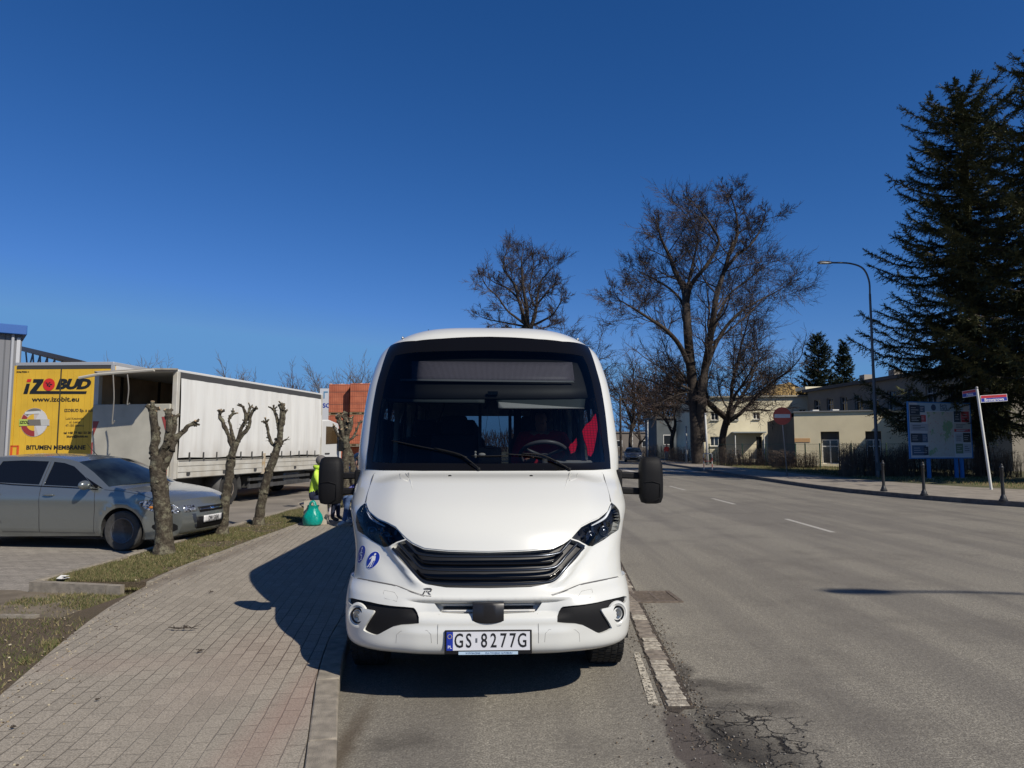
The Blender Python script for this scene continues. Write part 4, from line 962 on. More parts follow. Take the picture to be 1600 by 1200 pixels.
P_FOG = chaik([hit(*p) for p in [(549.5,933),(575,940),(602,946),(645,949),(650,953),(657,972),(652,974),(620,976),(604,984),(592,991),(587,991),(573,985),(571,982),(588,957),(586,953),(549.5,944)]], 1)
P_FOGR = [(-a, t) for a, t in P_FOG][::-1]
seam = [hit(*p) for p in [(768,934),(668,934),(640,926),(621,918.5),(580,909.5),(549,903)]]; seam[0] = (0, seam[0][1]); seam.append((-1, seam[-1][1]))
P_BUM = seam+[(-1, 0), (0, 0)]; P_BUM = seam + [(-1, 0), (1, 0)] + [(-a, t) for a, t in seam[::-1]][:-1]
def S2(P): return [(a, t*TS) for a, t in P]
loops = {'win': P_WIN, 'win2': P_WIN2, 'hood': P_HOOD, 'lamp': P_LAMP, 'lampr': P_LAMPR, 'grille': P_GR, 'intake': P_INT, 'fog': P_FOG, 'fogr': P_FOGR, 'bumper': P_BUM}
L2 = {k: S2(dens(P)) for k, P in loops.items()}
edge = S2(dens([(-1, 0), (1, 0), (1, NT), (-1, NT)]))
rnd = random.Random(1)
inner = [(-.985+1.97*(i+(.5 if j%2 else 0))/84, NT*TS*(j+.5)/150) for j in range(150) for i in range(84)]
inner += [(sgn*(.992), NT*TS*(j+.5)/150) for j in range(150) for sgn in (-1,1)]
def cls(x, y):
    for k in ('win2', 'win', 'lamp', 'lampr', 'grille', 'intake', 'fog', 'fogr', 'hood', 'bumper'):
        if inpoly(x, y, L2[k]): return k
    return 'front' if abs(x) <= 1 and 0 <= y <= NT*TS else None
V2, REG = cdt_regions([edge]+list(L2.values()), inner, cls)
fp = lambda a, y: shell(a, y/TS); fn = lambda a, y: shn(a, y/TS)
patch('front_panel', V2, REG['front'], fp, fn, 0, WHITE, BUS, .06)
patch('bonnet', V2, REG['hood'], fp, fn, .006, WHITE, BUS, .06)
BUMP = patch('bumper', V2, REG['bumper'], fp, fn, .022, WHITE, BUS, .09)
patch('windscreen_surround', V2, REG['win'], fp, fn, .004, GLOSSB, BUS, .01)
patch('windscreen', V2, REG['win2'], fp, fn, .003, TINT, BUS, 0)
for k in ('fog', 'fogr'): patch('corner_trim', V2, REG[k], fp, fn, .006, BLACKP, BUS, .02)
patch('grille_backing', V2, REG['grille'], fp, fn, -.045, mat('grille_dark', (.008,.009,.012), .5), BUS, .02)
patch('intake_backing', V2, REG['intake'], fp, fn, -.035, mat('intake_grey', (.5,.5,.48), .4), BUS, .01)
# ---- grille bars
gr = empty('grille', (0,0,0)); gr.parent = BUS
BARM = mat('grille_bar', (.035,.042,.055), .22, metal=.7, spec=.6)
def sympath(left, off, k=5):
    P = [onsh(*p, off) for p in left]; P[-1].x = 0; P = smooth_path(P, k); return P+[Vector((-p.x, p.y, p.z)) for p in P[-2::-1]]
for left in ([(634,845),(640,852),(647,860),(655,865.5),(680,869),(720,870),(765,870)],
             [(624,850),(632,859),(643,871),(652,882),(664,888.5),(700,891),(765,891.5)],
             [(614,857),(630,874),(645,892),(658,906),(674,911),(710,913),(765,913.5)]):
    MB().tube(sympath(left, .002), .0105, 8, flat=.8).build('grille_bar', BARM, gr, smooth=True)
for left in ([(645,863),(655,873),(668,878.5),(720,880),(765,880)], [(650,889),(658,897),(672,901.5),(720,903),(765,903)]):
    MB().tube(sympath(left, -.026), .009, 6, flat=1.5).build('inner_slat', GLOSSB, gr, smooth=True)
# ---- intake louvres and radar cover, number plate
lv = MB()
for yy, r in ((944.5,.006), (955,.007)):
    P = [onsh(px, yy, -.008) for px in (690,700,720,740,765)]; P[-1].x = 0; P += [Vector((-p.x, p.y, p.z)) for p in P[-2::-1]]
    lv.tube(P, r, 8, flat=1.3)
lv.build('intake_louvre', mat('louvre_white', (.62,.61,.58), .35), BUS, smooth=True)
dk = MB()
for yy, h in ((949.5,.010), (960,.010)):
    P = [onsh(px, yy, -.028) for px in (692,715,740,765)]; P[-1].x = 0; P += [Vector((-p.x, p.y, p.z)) for p in P[-2::-1]]
    dk.tube(P, h, 6)
dk.build('intake_slot', DARKI, BUS)
c = onsh(763.5, 956, .03); c.y -= .035
rb = MB(); sec = []
for q in range(9):
    x = -.098+q*.0245; e = abs(q-4)/4
    sec.append([Vector((x, c.y+.012*e*e+.05, c.z+.066-.006*e)), Vector((x, c.y+.012*e*e+.006, c.z+.064-.004*e)), Vector((x, c.y+.014*e*e-.006, c.z+.052-.004*e)), Vector((x, c.y+.014*e*e-.012, c.z-.045+.004*e)), Vector((x, c.y+.012*e*e-.004, c.z-.062+.010*e*e)), Vector((x, c.y+.05, c.z-.062+.010*e*e))])
rb.grid(sec); rb.add([p for p in sec[0]], [tuple(range(6))]); rb.add([p for p in sec[-1]], [tuple(range(6))[::-1]])
rb.build('radar_cover', mat('radar_black', (.012,.012,.014), .38), BUS, smooth=40)
PL = empty('number_plate', (0,0,0)); PL.parent = BUS
pc = onsh(763, 1001, .03); py = pc.y-.003
tilt = Matrix.Translation((pc.x, py, pc.z)) @ Euler((R(90-3), 0, 0)).to_matrix().to_4x4()
def plate_box(mb, cx, cy, wx, wy, z0, z1):
    q = [tilt @ Vector((cx+sx*wx/2, cy+sy*wy/2, z)) for z in (z0, z1) for sx, sy in ((-1,-1),(1,-1),(1,1),(-1,1))]
    mb.add(q, [(0,1,2,3)[::-1],(4,5,6,7),(0,1,5,4),(1,2,6,5),(2,3,7,6),(3,0,4,7)]); return mb
plate_box(MB(), 0, 0, .545, .145, -.012, .002).build('plate_frame', BLACKP, PL, bevel=.004)
plate_box(MB(), .0, .008, .52, .112, .0, .004).build('plate', mat('plate_white', (.62,.63,.66), .35), PL)
plate_box(MB(), -.24, .008, .04, .112, .004, .0048).build('blue_band', mat('plate_blue', (.01,.03,.30), .4), PL)
plate_box(MB(), .0, -.064, .37, .018, .0025, .0045).build('dealer_strip', mat('strip_blue', (.42,.55,.68), .4), PL)
INK = mat('plate_ink', (.01,.01,.012), .5)
def plate_text(nm, s, cx, cy, size, m, sx=1, **k): return text(nm, s, tilt @ Matrix.Translation((cx, cy, .0052)), m, PL, size=size, sx=sx, ext=.0006, **k)
for i, (ch, x) in enumerate(zip('GS8277G', (-.183,-.122,-.026,.033,.094,.152,.212))):
    plate_text('plate_letter', ch, x, .007, .120, INK, sx=.70, bold=.0012)
plate_box(MB(), -.074, .012, .012, .026, .0048, .0056).build('sticker', mat('sticker_grey', (.10,.11,.13), .4), PL)
plate_text('plate_letter', 'PL', -.24, -.028, .026, mat('plate_letters_white', (.8,.8,.8), .5))
mb = MB()
for k in range(12):
    q = k*math.pi/6; mb.lathe([(0,.0048),(.0022,.0048),(.0022,.0056),(0,.0056)], axis=(0,0,1), c=(-.24+.0125*math.cos(q), .036+.0125*math.sin(q), 0), n=5)
for i, p in enumerate(mb.v): mb.v[i] = tilt @ p
mb.build('flag_stars', mat('star_yellow', (.7,.55,.05), .5), PL)
plate_text('plate_letter', 'WYPOSAZENIE  . . .  DLA TWOJEGO AUTOBUSU', .005, -.0645, .0135, mat('strip_ink', (.03,.08,.2), .5))
GAPM = mat('gap_shade', (.09,.09,.09), .8)  # dark grey tubes carry the shade of the recessed seams
for sx in (-1, 1):
    P = [onsh(*p, .013) for p in [(664,933.5),(655,931),(640,926),(621,918.5),(600,913.5),(580,909.5),(562,906)]]; MB().tube(smooth_path([Vector((abs(p.x)*sx, p.y, p.z)) for p in P], 3), .010, 6).build('bumper_seam_shade', GAPM, BUS)
    P = [onsh(*p, .0015) for p in [(588,739.5),(584,742),(579.5,757),(574.5,773),(571.5,785)]]; MB().tube(smooth_path([Vector((abs(p.x)*sx, p.y, p.z)) for p in P], 3), .004, 5).build('bonnet_seam', GAPM, BUS)
# panel gaps in the bumper either side of the plate, covers, washer jets
gp = MB()
for sx in (-1, 1):
    for px_, pts in ((0, [(686.5,963),(685,975),(684.5,990),(684.5,1004),(684.5,1017)]),):
        P = [onsh(*p, .0225) for p in pts]
        P = [Vector((abs(p.x)*sx, p.y, p.z)) for p in P]; gp.tube(P, .0016, 4)
    for pts in ([(621,1003),(622,990),(628,985),(668,985),(674,990),(675,1003)],):
        P = [onsh(*p, .0222) for p in pts]; gp.tube([Vector((abs(p.x)*sx, p.y, p.z)) for p in P], .0011, 4)
    P = [onsh(*p, .0222) for p in [(601,930),(602,926),(618,929),(623,935),(622,941),(604,937),(601,930)]]; gp.tube([Vector((abs(p.x)*sx, p.y, p.z)) for p in P], .0011, 4)
gp.build('bumper_gap', mat('gap_line', (.16,.16,.155), .7), BUMP)
for px in (703, 830):
    p = onsh(px, 745, .008); MB().sphere(p, (.014,.012,.007), 12, 8).build('washer_jet', BLACKP, BUS, smooth=True)
# crease pressings on the bonnet corners (hinge recesses)
for sx in (-1, 1):
    P = [onsh(*p, .006) for p in [(625,741),(626,749),(637,753),(639,748),(634,741)]]; P = [Vector((abs(p.x)*sx, p.y, p.z)) for p in P]
    P2 = [onsh(*p, .007) for p in [(638,741),(641,752),(645,766)]]; P2 = [Vector((abs(p.x)*sx, p.y, p.z)) for p in P2]
    MB().tube(P2, [.009,.006,.001], 8, flat=.5).build('bonnet_crease', WHITE, BUS, smooth=True)
    MB().tube(P, .004, 6, flat=.6).build('bonnet_crease', WHITE, BUS, smooth=True)
# ---- headlamps
LED = mat('daylight_led', (.85,.87,.9), .25)
REFL = mat('lamp_reflector', (.10,.105,.115), .12, metal=.8)
for k, sx in (('lamp', -1), ('lampr', 1)):
    hl = patch('headlight', V2, REG[k], fp, fn, .003, CLEAR, BUS, 0)
    patch('lamp_housing', V2, REG[k], fp, fn, -.055, mat('lamp_black', (.010,.011,.014), .3), hl, -.055)
    L = [onsh(*p, -.006) for p in [(570.5,790),(572.5,797),(576,804),(580,810),(589,816),(601,822)]]
    L = [Vector((abs(p.x)*sx, p.y, p.z)) for p in smooth_path(L, 4)]
    MB().tube(L, [.004+.006*math.sin(math.pi*min(1, (i+1)/(len(L)))) for i in range(len(L))], 8).build('light_strip', LED, hl, smooth=True)
    rr = random.Random(4)
    m_ = MB()
    for i in range(34):        # stepped reflector facets behind the lens
        px_ = 563+rr.random()*52; py_ = 814+rr.random()*30
        a_, t_ = hit(px_, py_)
        if not inpoly(a_, t_*TS, L2['lamp']): continue
        p = shell(a_, t_)+shn(a_, t_)*(-.035); p.x = abs(p.x)*sx
        m_.box(p, (.012+.02*rr.random(), .01, .02+.04*rr.random()), rx=rr.uniform(-.5,.5), ry=rr.uniform(-.6,.6), rz=rr.uniform(-.6,.6))
    m_.build('reflector_facets', REFL, hl)
    for q in ((577,829), (597,838)):
        p = onsh(*q, -.03); p.x = abs(p.x)*sx; n = shn(*hit(*q)); n.x = abs(n.x)*sx
        MB().lathe([(.0,-.02),(.036,-.018),(.036,.004),(.030,.006),(.026,-.002),(.016,.006),(0,.010)], c=p, axis=(n.x*.4, -1, .1), n=20).build('lamp_projector', REFL, hl, smooth=40)
# ---- fog lamps
for q in ((563,961),):
    for sx in (-1, 1):
        p = onsh(*q, .0225); n = shn(*hit(*q)); p.x = abs(p.x)*sx; n.x = abs(n.x)*sx
        n = (n+Vector((0,-.6,0))).normalized()
        fl = MB().lathe([(.0,-.03),(.052,-.03),(.052,.002),(.047,.008),(.041,.004),(.040,-.006),(0,-.012)], c=p, axis=n, n=24).build('fog_light', GLOSSB, BUS, smooth=40)
        MB().lathe([(0,-.004),(.033,-.003),(.030,.004),(.014,.002),(.010,.007),(0,.008)], c=p, axis=n, n=20).build('fog_lens', mat('fog_glass', (.25,.27,.29), .1, metal=.7), fl, smooth=40)
        MB().lathe([(.066,-.012),(.082,-.010),(.078,.001),(.066,.003),(.060,-.004)], c=p, axis=n, n=28).build('fog_bezel', WHITE, fl, smooth=50)
# ---- stickers and maker's mark
BLUE = mat('sticker_blue', (.012,.03,.30), .35); WHT = mat('sticker_white', (.75,.75,.75), .4)
def decal(px, py, off, tw=0):
    a, t = hit(px, py); p = shell(a, t)+shn(a, t)*off; n = shn(a, t); up = Vector((0,0,1)); x = up.cross(n).normalized(); return plane_M(p, x, n.cross(x))
def on_surface(pts2, M, off):
    """lay flat sticker points onto the curved panel"""
    out = []
    for x, y in pts2:
        p = M @ Vector((x, y, 0)); n = (M.to_3x3() @ Vector((0,0,1)))
        loc, nn, i, d = BVH.ray_cast(p+n*.08, -n)
        out.append((loc if loc else p)+n*off)
    return out
def disc_decal(mb, M, r, off, mi, n=36):
    rings = [0, .5, .8, 1.0]; P = [on_surface([(r*k*math.cos(2*math.pi*j/n), r*k*math.sin(2*math.pi*j/n)) for j in range(n)], M, off) for k in rings[1:]]
    o = on_surface([(0,0)], M, off)[0]
    mb.add([o]+P[0], [(0, 1+j, 1+(j+1)%n) for j in range(n)], mi)
    for A, B in zip(P, P[1:]): mb.add(A+B, [(j, (j+1)%n, n+(j+1)%n, n+j) for j in range(n)], mi)
def poly_decal(mb, M, pts, off, mi):
    P = on_surface(pts, M, off); tr = tessellate_polygon([[Vector((x, y, 0)) for x, y in pts]]); mb.add(P, [tuple(t) for t in tr], mi)
def stroke(a, b, w0, w1):
    d = Vector((b[0]-a[0], b[1]-a[1])).normalized(); n = Vector((-d[1], d[0]))
    return [(a[0]+n[0]*w0, a[1]+n[1]*w0), (a[0]-n[0]*w0, a[1]-n[1]*w0), (b[0]-n[0]*w1, b[1]-n[1]*w1), (b[0]+n[0]*w1, b[1]+n[1]*w1)]
def circ(c, r, n=12): return [(c[0]+r*math.cos(2*math.pi*j/n), c[1]+r*math.sin(2*math.pi*j/n)) for j in range(n)]
M1 = decal(582.5, 875, 0); s = MB(); disc_decal(s, M1, .0640, .0016, 1); disc_decal(s, M1, .0605, .0024, 0)
for g in (circ((.003,.040), .0095), [(-.012,.028),(.016,.028),(.018,.0),(.012,-.012),(-.010,-.012),(-.014,.005)], stroke((-.010,.026),(-.034,.003),.0045,.004), stroke((.013,.026),(.024,-.004),.0045,.0035),
          stroke((-.004,-.008),(-.022,-.050),.0065,.0045), stroke((.006,-.008),(.004,-.050),.0065,.0045), stroke((.024,-.006),(.020,-.050),.0015,.0015), stroke((-.022,-.047),(-.034,-.050),.004,.003), stroke((.004,-.048),(-.006,-.052),.004,.003)): poly_decal(s, M1, g, .0034, 1)
s.build('priority_seat_sticker', [BLUE, WHT], BUS)
M2 = decal(564.5, 866, 0); s = MB(); disc_decal(s, M2, .0640, .0016, 1); disc_decal(s, M2, .0605, .0024, 0)
for g in (circ((-.004,.040), .009), stroke((-.004,.030),(-.002,-.004),.0055,.0055), stroke((-.004,.014),(.020,.012),.003,.003), stroke((-.004,-.004),(.022,-.006),.0045,.0045), stroke((.021,-.004),(.030,-.034),.0045,.004), stroke((.029,-.033),(.040,-.031),.003,.003)): poly_decal(s, M2, g, .0034, 1)
for j in range(14):
    q0 = R(100+j*17); q1 = R(100+(j+1)*17); c_ = (-.002,-.016); r_ = .030
    poly_decal(s, M2, stroke((c_[0]+r_*math.cos(q0), c_[1]+r_*math.sin(q0)), (c_[0]+r_*math.cos(q1), c_[1]+r_*math.sin(q1)), .0028, .0028), .0034, 1)
s.build('wheelchair_sticker', [BLUE, WHT], BUS)
M3 = decal(668, 925, 0); s = MB()
for g in ([(-.030,.020),(-.006,.026),(.020,.026),(.028,.018),(.022,.014),(-.022,.014)], [(.018,.016),(.029,.018),(.024,.002),(.006,-.002),(.002,.004),(.016,.006)], [(-.022,.006),(-.012,.008),(-.022,-.018),(-.032,-.018)],
          [(-.008,.008),(.002,.008),(-.002,-.002),(-.010,-.003)], [(-.002,-.003),(.008,-.003),(.026,-.018),(.013,-.018)]): poly_decal(s, M3, g, .0025, 0)
for j in range(7): poly_decal(s, M3, [(-.030+j*.0088, -.031), (-.0245+j*.0088, -.031), (-.0245+j*.0088, -.024), (-.030+j*.0088, -.024)], .0025, 0)
s.build('maker_emblem', SILVER if False else mat('emblem_grey', (.10,.10,.10), .3, metal=.5), BUS)

# ---- body sides, roof, rear, underbody
YEND = 7.3
edgeL = [shell(1, NT*j/60) for j in range(61)]
def wfront(z):
    for p, q in zip(edgeL, edgeL[1:]):
        if p.z <= z <= q.z: return p.x+(q.x-p.x)*(z-p.z)/max(1e-6, q.z-p.z)
    return edgeL[0].x if z < edgeL[0].z else edgeL[-1].x
def yfront(z):
    for p, q in zip(edgeL, edgeL[1:]):
        if p.z <= z <= q.z: return p.y+(q.y-p.y)*(z-p.z)/max(1e-6, q.z-p.z)
    return edgeL[0].y if z < edgeL[0].z else edgeL[-1].y
W2 = [(.30,1.05),(1.0,1.07),(1.10,1.135),(1.35,1.155),(1.9,1.15),(2.3,1.11),(2.5,1.05),(2.6,1.01)]
def wbody(z):
    for (a, u), (b, v) in zip(W2, W2[1:]):
        if a <= z <= b: k = sma((z-a)/(b-a)) if a > 1.07 and False else (z-a)/(b-a); return u+(v-u)*k
    return W2[0][1] if z < W2[0][0] else W2[-1][1]
def wside(y, z):
    yf = yfront(z); k = sma((y-yf)/max(.2, 2.5-yf)); return wfront(z)*(1-k)+wbody(z)*k
def arc(cy, cz, r, a0, a1, n=14): return [(cy+r*math.cos(R(a0+(a1-a0)*i/n)), cz+r*math.sin(R(a0+(a1-a0)*i/n))) for i in range(n+1)]
WY = 1.04; RY = 5.5
ztop = edgeL[-1].z
bot = [(YEND,.32)] + arc(RY,.36,.46,-5,185)[0:] + [(WY+.5,.32)] + [p for p in arc(WY,.36,.44,-5,185) if p[0] > yfront(max(.33,p[1]))+.005]
fr = [(p.y, p.z) for p in edgeL]
# keep only the part of the front edge above the arch cut
fr = [p for p in fr if not (math.hypot(p[0]-WY, p[1]-.36) < .44)]
side_out = bot + fr + [(3.6,ztop),(5.5,ztop),(YEND,ztop)]
doorwin = [(1.93,1.50),(2.62,1.46),(2.62,2.14),(2.25,2.14),(2.02,1.80)]
wins = [[(2.95,1.32),(4.15,1.32),(4.15,2.2),(2.95,2.2)], [(4.27,1.32),(5.5,1.32),(5.5,2.2),(4.27,2.2)], [(5.62,1.32),(6.9,1.32),(6.9,2.2),(5.62,2.2)]]
def dd(P, st=.06):
    out = []
    for p, q in zip(P, P[1:]+P[:1]):
        k = max(1, int(math.hypot(q[0]-p[0], q[1]-p[1])/st)); out += [(p[0]+(q[0]-p[0])*j/k, p[1]+(q[1]-p[1])*j/k) for j in range(k)]
    return out
so_ = dd(side_out); wl = [dd(chaik(q, 1)) for q in [doorwin]+wins]
inn = [(.6+.12*i, .36+.075*j) for i in range(56) for j in range(32)]
def cl2(x, y):
    if not inpoly(x, y, so_): return None
    for i, q in enumerate(wl):
        if inpoly(x, y, q): return 'w%d' % i
    return 'side'
SV, SR = cdt_regions([so_]+wl, inn, cl2)
for sx in (-1, 1):
    f1 = lambda y, z: Vector((sx*wside(y, z), y, z))
    def f2(y, z):
        e = .02; n = (f1(y+e, z)-f1(y-e, z)).cross(f1(y, z+e)-f1(y, z-e)).normalized(); return n if n.x*sx > 0 else -n
    patch('side_panel', SV, SR['side'], f1, f2, 0, WHITE, BUS, .03)
    for i in range(4): patch('side_window', SV, SR['w%d' % i], f1, f2, -.004, TINT if i == 0 else TINTD, BUS, 0)
    # door frame pillar line and handle
    P = [f1(y, z)+Vector((sx*.002,0,0)) for y, z in ((2.72,.5),(2.74,1.2),(2.74,2.3))]
    MB().tube(P, .004, 4).build('door_gap', DARKI, BUS)
    # black pillar trim behind the screen
roof = []
for j in range(12):
    k = j/11; row = []
    for i in range(49):
        a = -1+2*i/48; p = shell(a, NT); n_ = p.y; y = n_+(YEND-n_)*k
        wz = 1+.0*k; row.append(Vector((p.x*wz, y, p.z)))
    roof.append(row)
MB().grid(roof).build('roof', WHITE, BUS, smooth=True)
rear = MB(); zz = [.32,.7,1.1,1.25]; 
for a, b in ((.32,1.3),(2.15,ztop)): rear.b2((-wbody(a)+.01, YEND-.02, a), (wbody(a)-.01, YEND, b))
for sx in (-1,1): rear.b2((sx*.78, YEND-.02, 1.3), (sx*1.11, YEND, 2.15))
P = [Vector((shell(-1+2*i/24, NT).x, YEND, shell(-1+2*i/24, NT).z)) for i in range(25)]; rear.add([*P], [tuple(range(25))])
rear.build('rear_panel', WHITE, BUS)
MB().add([(-.78,YEND-.01,1.3),(.78,YEND-.01,1.3),(.78,YEND-.01,2.15),(-.78,YEND-.01,2.15)], [(0,1,2,3)]).build('rear_window', TINTD, BUS)
ub = MB(); ub.b2((-.95,.75,.30),(.95,1.0,.5)); ub.b2((-.62,.45,.27),(.62,1.6,.42)); ub.b2((-1.0,1.62,.28),(1.0,4.95,.45)); ub.b2((-.5,4.95,.3),(.5,6.1,.5)); ub.b2((-1.0,6.05,.3),(1.0,7.2,.45)); ub.b2((-.72,.3,.44),(.72,1.65,.62))
ub.build('underbody', SHUT, BUS)
# floor, firewall/dashboard and dark lining of the saloon
fl = MB(); fl.b2((-1.02,1.3,.72),(1.02,7.25,.76)); fl.b2((-.97,1.25,.5),(.97,1.33,1.36)); fl.build('saloon_floor', DARKI, BUS)
ln = MB()
for sx in (-1,1):
    ln.b2((sx*1.035,2.85,.76),(sx*1.045,YEND-.05,1.3)); ln.b2((sx*.995,2.85,2.22),(sx*1.0,YEND-.05,2.45)); ln.b2((sx*1.03,1.6,.76),(sx*1.04,2.7,1.42))
    for y in (2.78,4.21,5.56,7.0): ln.b2((sx*1.03,y-.05,1.28),(sx*1.045,y+.05,2.25))
ln.b2((-.97,2.3,2.49),(.97,YEND-.05,2.5)); ln.build('saloon_lining', DARKI, BUS)
DASH = mat('dash_plastic', (.028,.029,.031), .6, bump=.2, bscale=150)
d = []
for i in range(25):
    a = -.93+1.86*i/24; x = a; g = .42*(1-(1-abs(a/1.0)**2.6)**.4) if abs(a) < 1 else .42
    hmp = .05*math.exp(-((a-.48)/.22)**2)+.025*math.exp(-(a/.15)**2)
    d.append([Vector((x, 1.10+g, 1.39)), Vector((x, 1.25+g*.8, 1.43+hmp*.3)), Vector((x, 1.48+g*.6, 1.455+hmp)), Vector((x, 1.62+g*.4, 1.44+hmp)), Vector((x, 1.66+g*.3, 1.30)), Vector((x, 1.60+g*.3, .95))])
MB().grid(d).build('dashboard', DASH, BUS, smooth=True)
# steering wheel
sw = MB(); c = Vector((.50, 1.92, 1.57)); ax = Vector((0, .55, .83)).normalized(); u = Vector((1,0,0)); v = ax.cross(u)
sw.tube([c+(u*math.cos(q)+v*math.sin(q))*.215 for q in [2*math.pi*i/32 for i in range(33)]], .019, 8)
for q in (R(90), R(210), R(330)): sw.tube([c-ax*.02, c+(u*math.cos(q)+v*math.sin(q))*.21], .014, 6)
sw.sphere(c-ax*.03, (.07,.06,.04)); sw.tube([c-ax*.03, c-ax*.35+Vector((0,-.2,0))], .03, 8)
sw.build('steering_wheel', mat('wheel_grey', (.12,.12,.13), .4), BUS, smooth=True)
# seats
SEATF = mat('seat_fabric', (.035,.035,.042), .9, bump=.3, bscale=300)
def seat(x, y, head=True, nm='seat'):
    m = MB(); m.box((x, y, 1.06), (.46,.46,.13)); m.box((x, y+.25, 1.42), (.45,.12,.68), rx=R(-8))
    if head: m.box((x, y+.33, 1.86), (.27,.10,.20), rx=R(-8))
    m.box((x, y, .88), (.3,.3,.25)); return m.build(nm, SEATF, BUS, bevel=.035)
seat(.46, 2.38); seat(-.36, 2.36); seat(-.82, 2.36) if False else None
for y in (3.5, 4.4, 5.3, 6.3):
    for x in (-.76, -.30, .52, .9)[:4]: seat(x if x < .9 else .95, y) if x != .9 else None
    seat(.78, y) if False else None
# handrails and partition
hr = MB()
for x in (.22, -.1, .75): hr.tube([(x, 3.0, .76), (x, 3.0, 2.48)], .017, 8)
hr.tube([(-.05,3.0,2.05),(.05,2.98,2.25),(.2,3.0,2.3)], .014, 6); hr.tube([(-.55,3.0,1.9),(-.45,3.0,2.2),(-.2,3.0,2.28)], .014, 6)
hr.build('handrail', mat('rail_grey', (.12,.12,.12), .4), BUS, smooth=True)
MB().b2((.26,2.98,.76),(.34,3.02,2.48)).build('partition_post', DARKI, BUS)
# destination display behind the top of the screen
def slab_on(name, corners, off, m, parent=BUS, thick=.03, n=14):
    """a panel following the screen at a set distance behind it; corners: px,py of TL,TR,BR,BL"""
    tl, tr, br, bl = corners; P = []
    for j in range(5):
        row = []
        for i in range(n+1):
            u = i/n; v_ = j/4; px = (tl[0]*(1-u)+tr[0]*u)*(1-v_)+(bl[0]*(1-u)+br[0]*u)*v_; py_ = (tl[1]*(1-u)+tr[1]*u)*(1-v_)+(bl[1]*(1-u)+br[1]*u)*v_
            row.append(onsh(px, py_, off))
        P.append(row)
    o = MB().grid(P).build(name, m, parent, smooth=True); so2 = o.modifiers.new('thick', 'SOLIDIFY'); so2.thickness = thick; so2.offset = 0; return o
hd = slab_on('display_housing', ((606,544),(926,546),(951,612),(584,612)), -.10, mat('housing_black', (.009,.010,.012), .6))
def led():
    a = NB('led_matrix', .5); v = a.tc
    s_ = a.n('ShaderNodeSeparateXYZ'); a.link(v, s_.inputs[0])
    w1 = a.math('PINGPONG', s_.outputs[0], .0055); w2 = a.math('PINGPONG', s_.outputs[2], .0048)
    g1 = a.ramp(a.math('MULTIPLY', w1, 180), (.28,0.),(.42,1.)); g2 = a.ramp(a.math('MULTIPLY', w2, 205), (.28,0.),(.42,1.))
    return a.color(a.mix(a.math('MULTIPLY', g1, g2), (.27,.245,.29), (.01,.01,.018)))
slab_on('destination_display', ((640,557),(898,559),(902,588),(640,587)), -.065, led(), hd, .012)
slab_on('display_ledge', ((622,586),(898,589),(901,591.5),(622,588.5)), -.055, mat('ledge_grey', (.20,.21,.22), .5), hd, .012)
# sun visors
slab_on('sun_visor', ((590,606),(757,604),(757,617),(592,616)), -.11, mat('visor_green', (.045,.06,.065), .7), BUS, .02)
slab_on('sun_visor', ((776,604),(925,606),(921,627.5),(778,626)), -.11, mat('visor_dark', (.03,.045,.05), .7), BUS, .012)
slab_on('blind_rail', ((779,617),(780,617),(921,627.5),(779,626.5)), -.10, mat('rail_pale', (.42,.43,.42), .5), BUS, .012)
mr = MB(); p = onsh(770, 607, -.06); mr.box(p, (.09,.03,.03)); mr.tube([onsh(766,612,-.05), onsh(756,690,-.03)], .0018, 4); mr.tube([onsh(775,614,-.05), onsh(785,690,-.03)], .0018, 4)
mr.build('mirror_mount', GLOSSB, BUS)
# bits on the dash: phone holder, ticket machine, little figures
db = MB(); p = onsh(765, 700, -.12); db.box(p+Vector((0,.1,0)), (.20,.06,.16)); db.box(p+Vector((.0,.03,.075)), (.09,.02,.03)); db.build('ticket_machine', GLOSSB, BUS, bevel=.01)
db = MB(); p = onsh(742, 697, -.14); db.sphere(p, (.012,.012,.02)); db.sphere(p+Vector((0,0,.03)), .010); db.sphere(p+Vector((.055,0,.01)), (.03,.012,.014)); db.build('dash_ornament', mat('ornament_pale', (.5,.48,.44), .5), BUS, smooth=True)
MB().box(onsh(905,712,-.12), (.30,.10,.012), rx=.1).build('dash_papers', mat('paper_grey', (.38,.38,.37), .7), BUS)
# ---- wipers
wp = MB()
def wip(pts, r): wp.tube(smooth_path([onsh(px, py_, o_) for px, py_, o_ in pts], 4), r, 6)
wip([(613,690,.018),(650,698,.018),(690,706,.018),(730,716,.018)], .0045); wip([(748,735,.02),(735,724,.03),(718,713,.035),(680,703,.025)], .0065)
wip([(790,711,.018),(830,714,.018),(860,720,.018),(884,731,.018)], .0045); wip([(888,735,.02),(868,724,.03),(845,714,.035),(815,711,.025)], .0065)
wip([(736,713.5,.012),(765,713.5,.012),(790,713,.012)], .004)
for px in (748, 889): wp.sphere(onsh(px, 735, .012), .016, 10, 6)
wp.build('wiper', BLACKP, BUS, smooth=True)
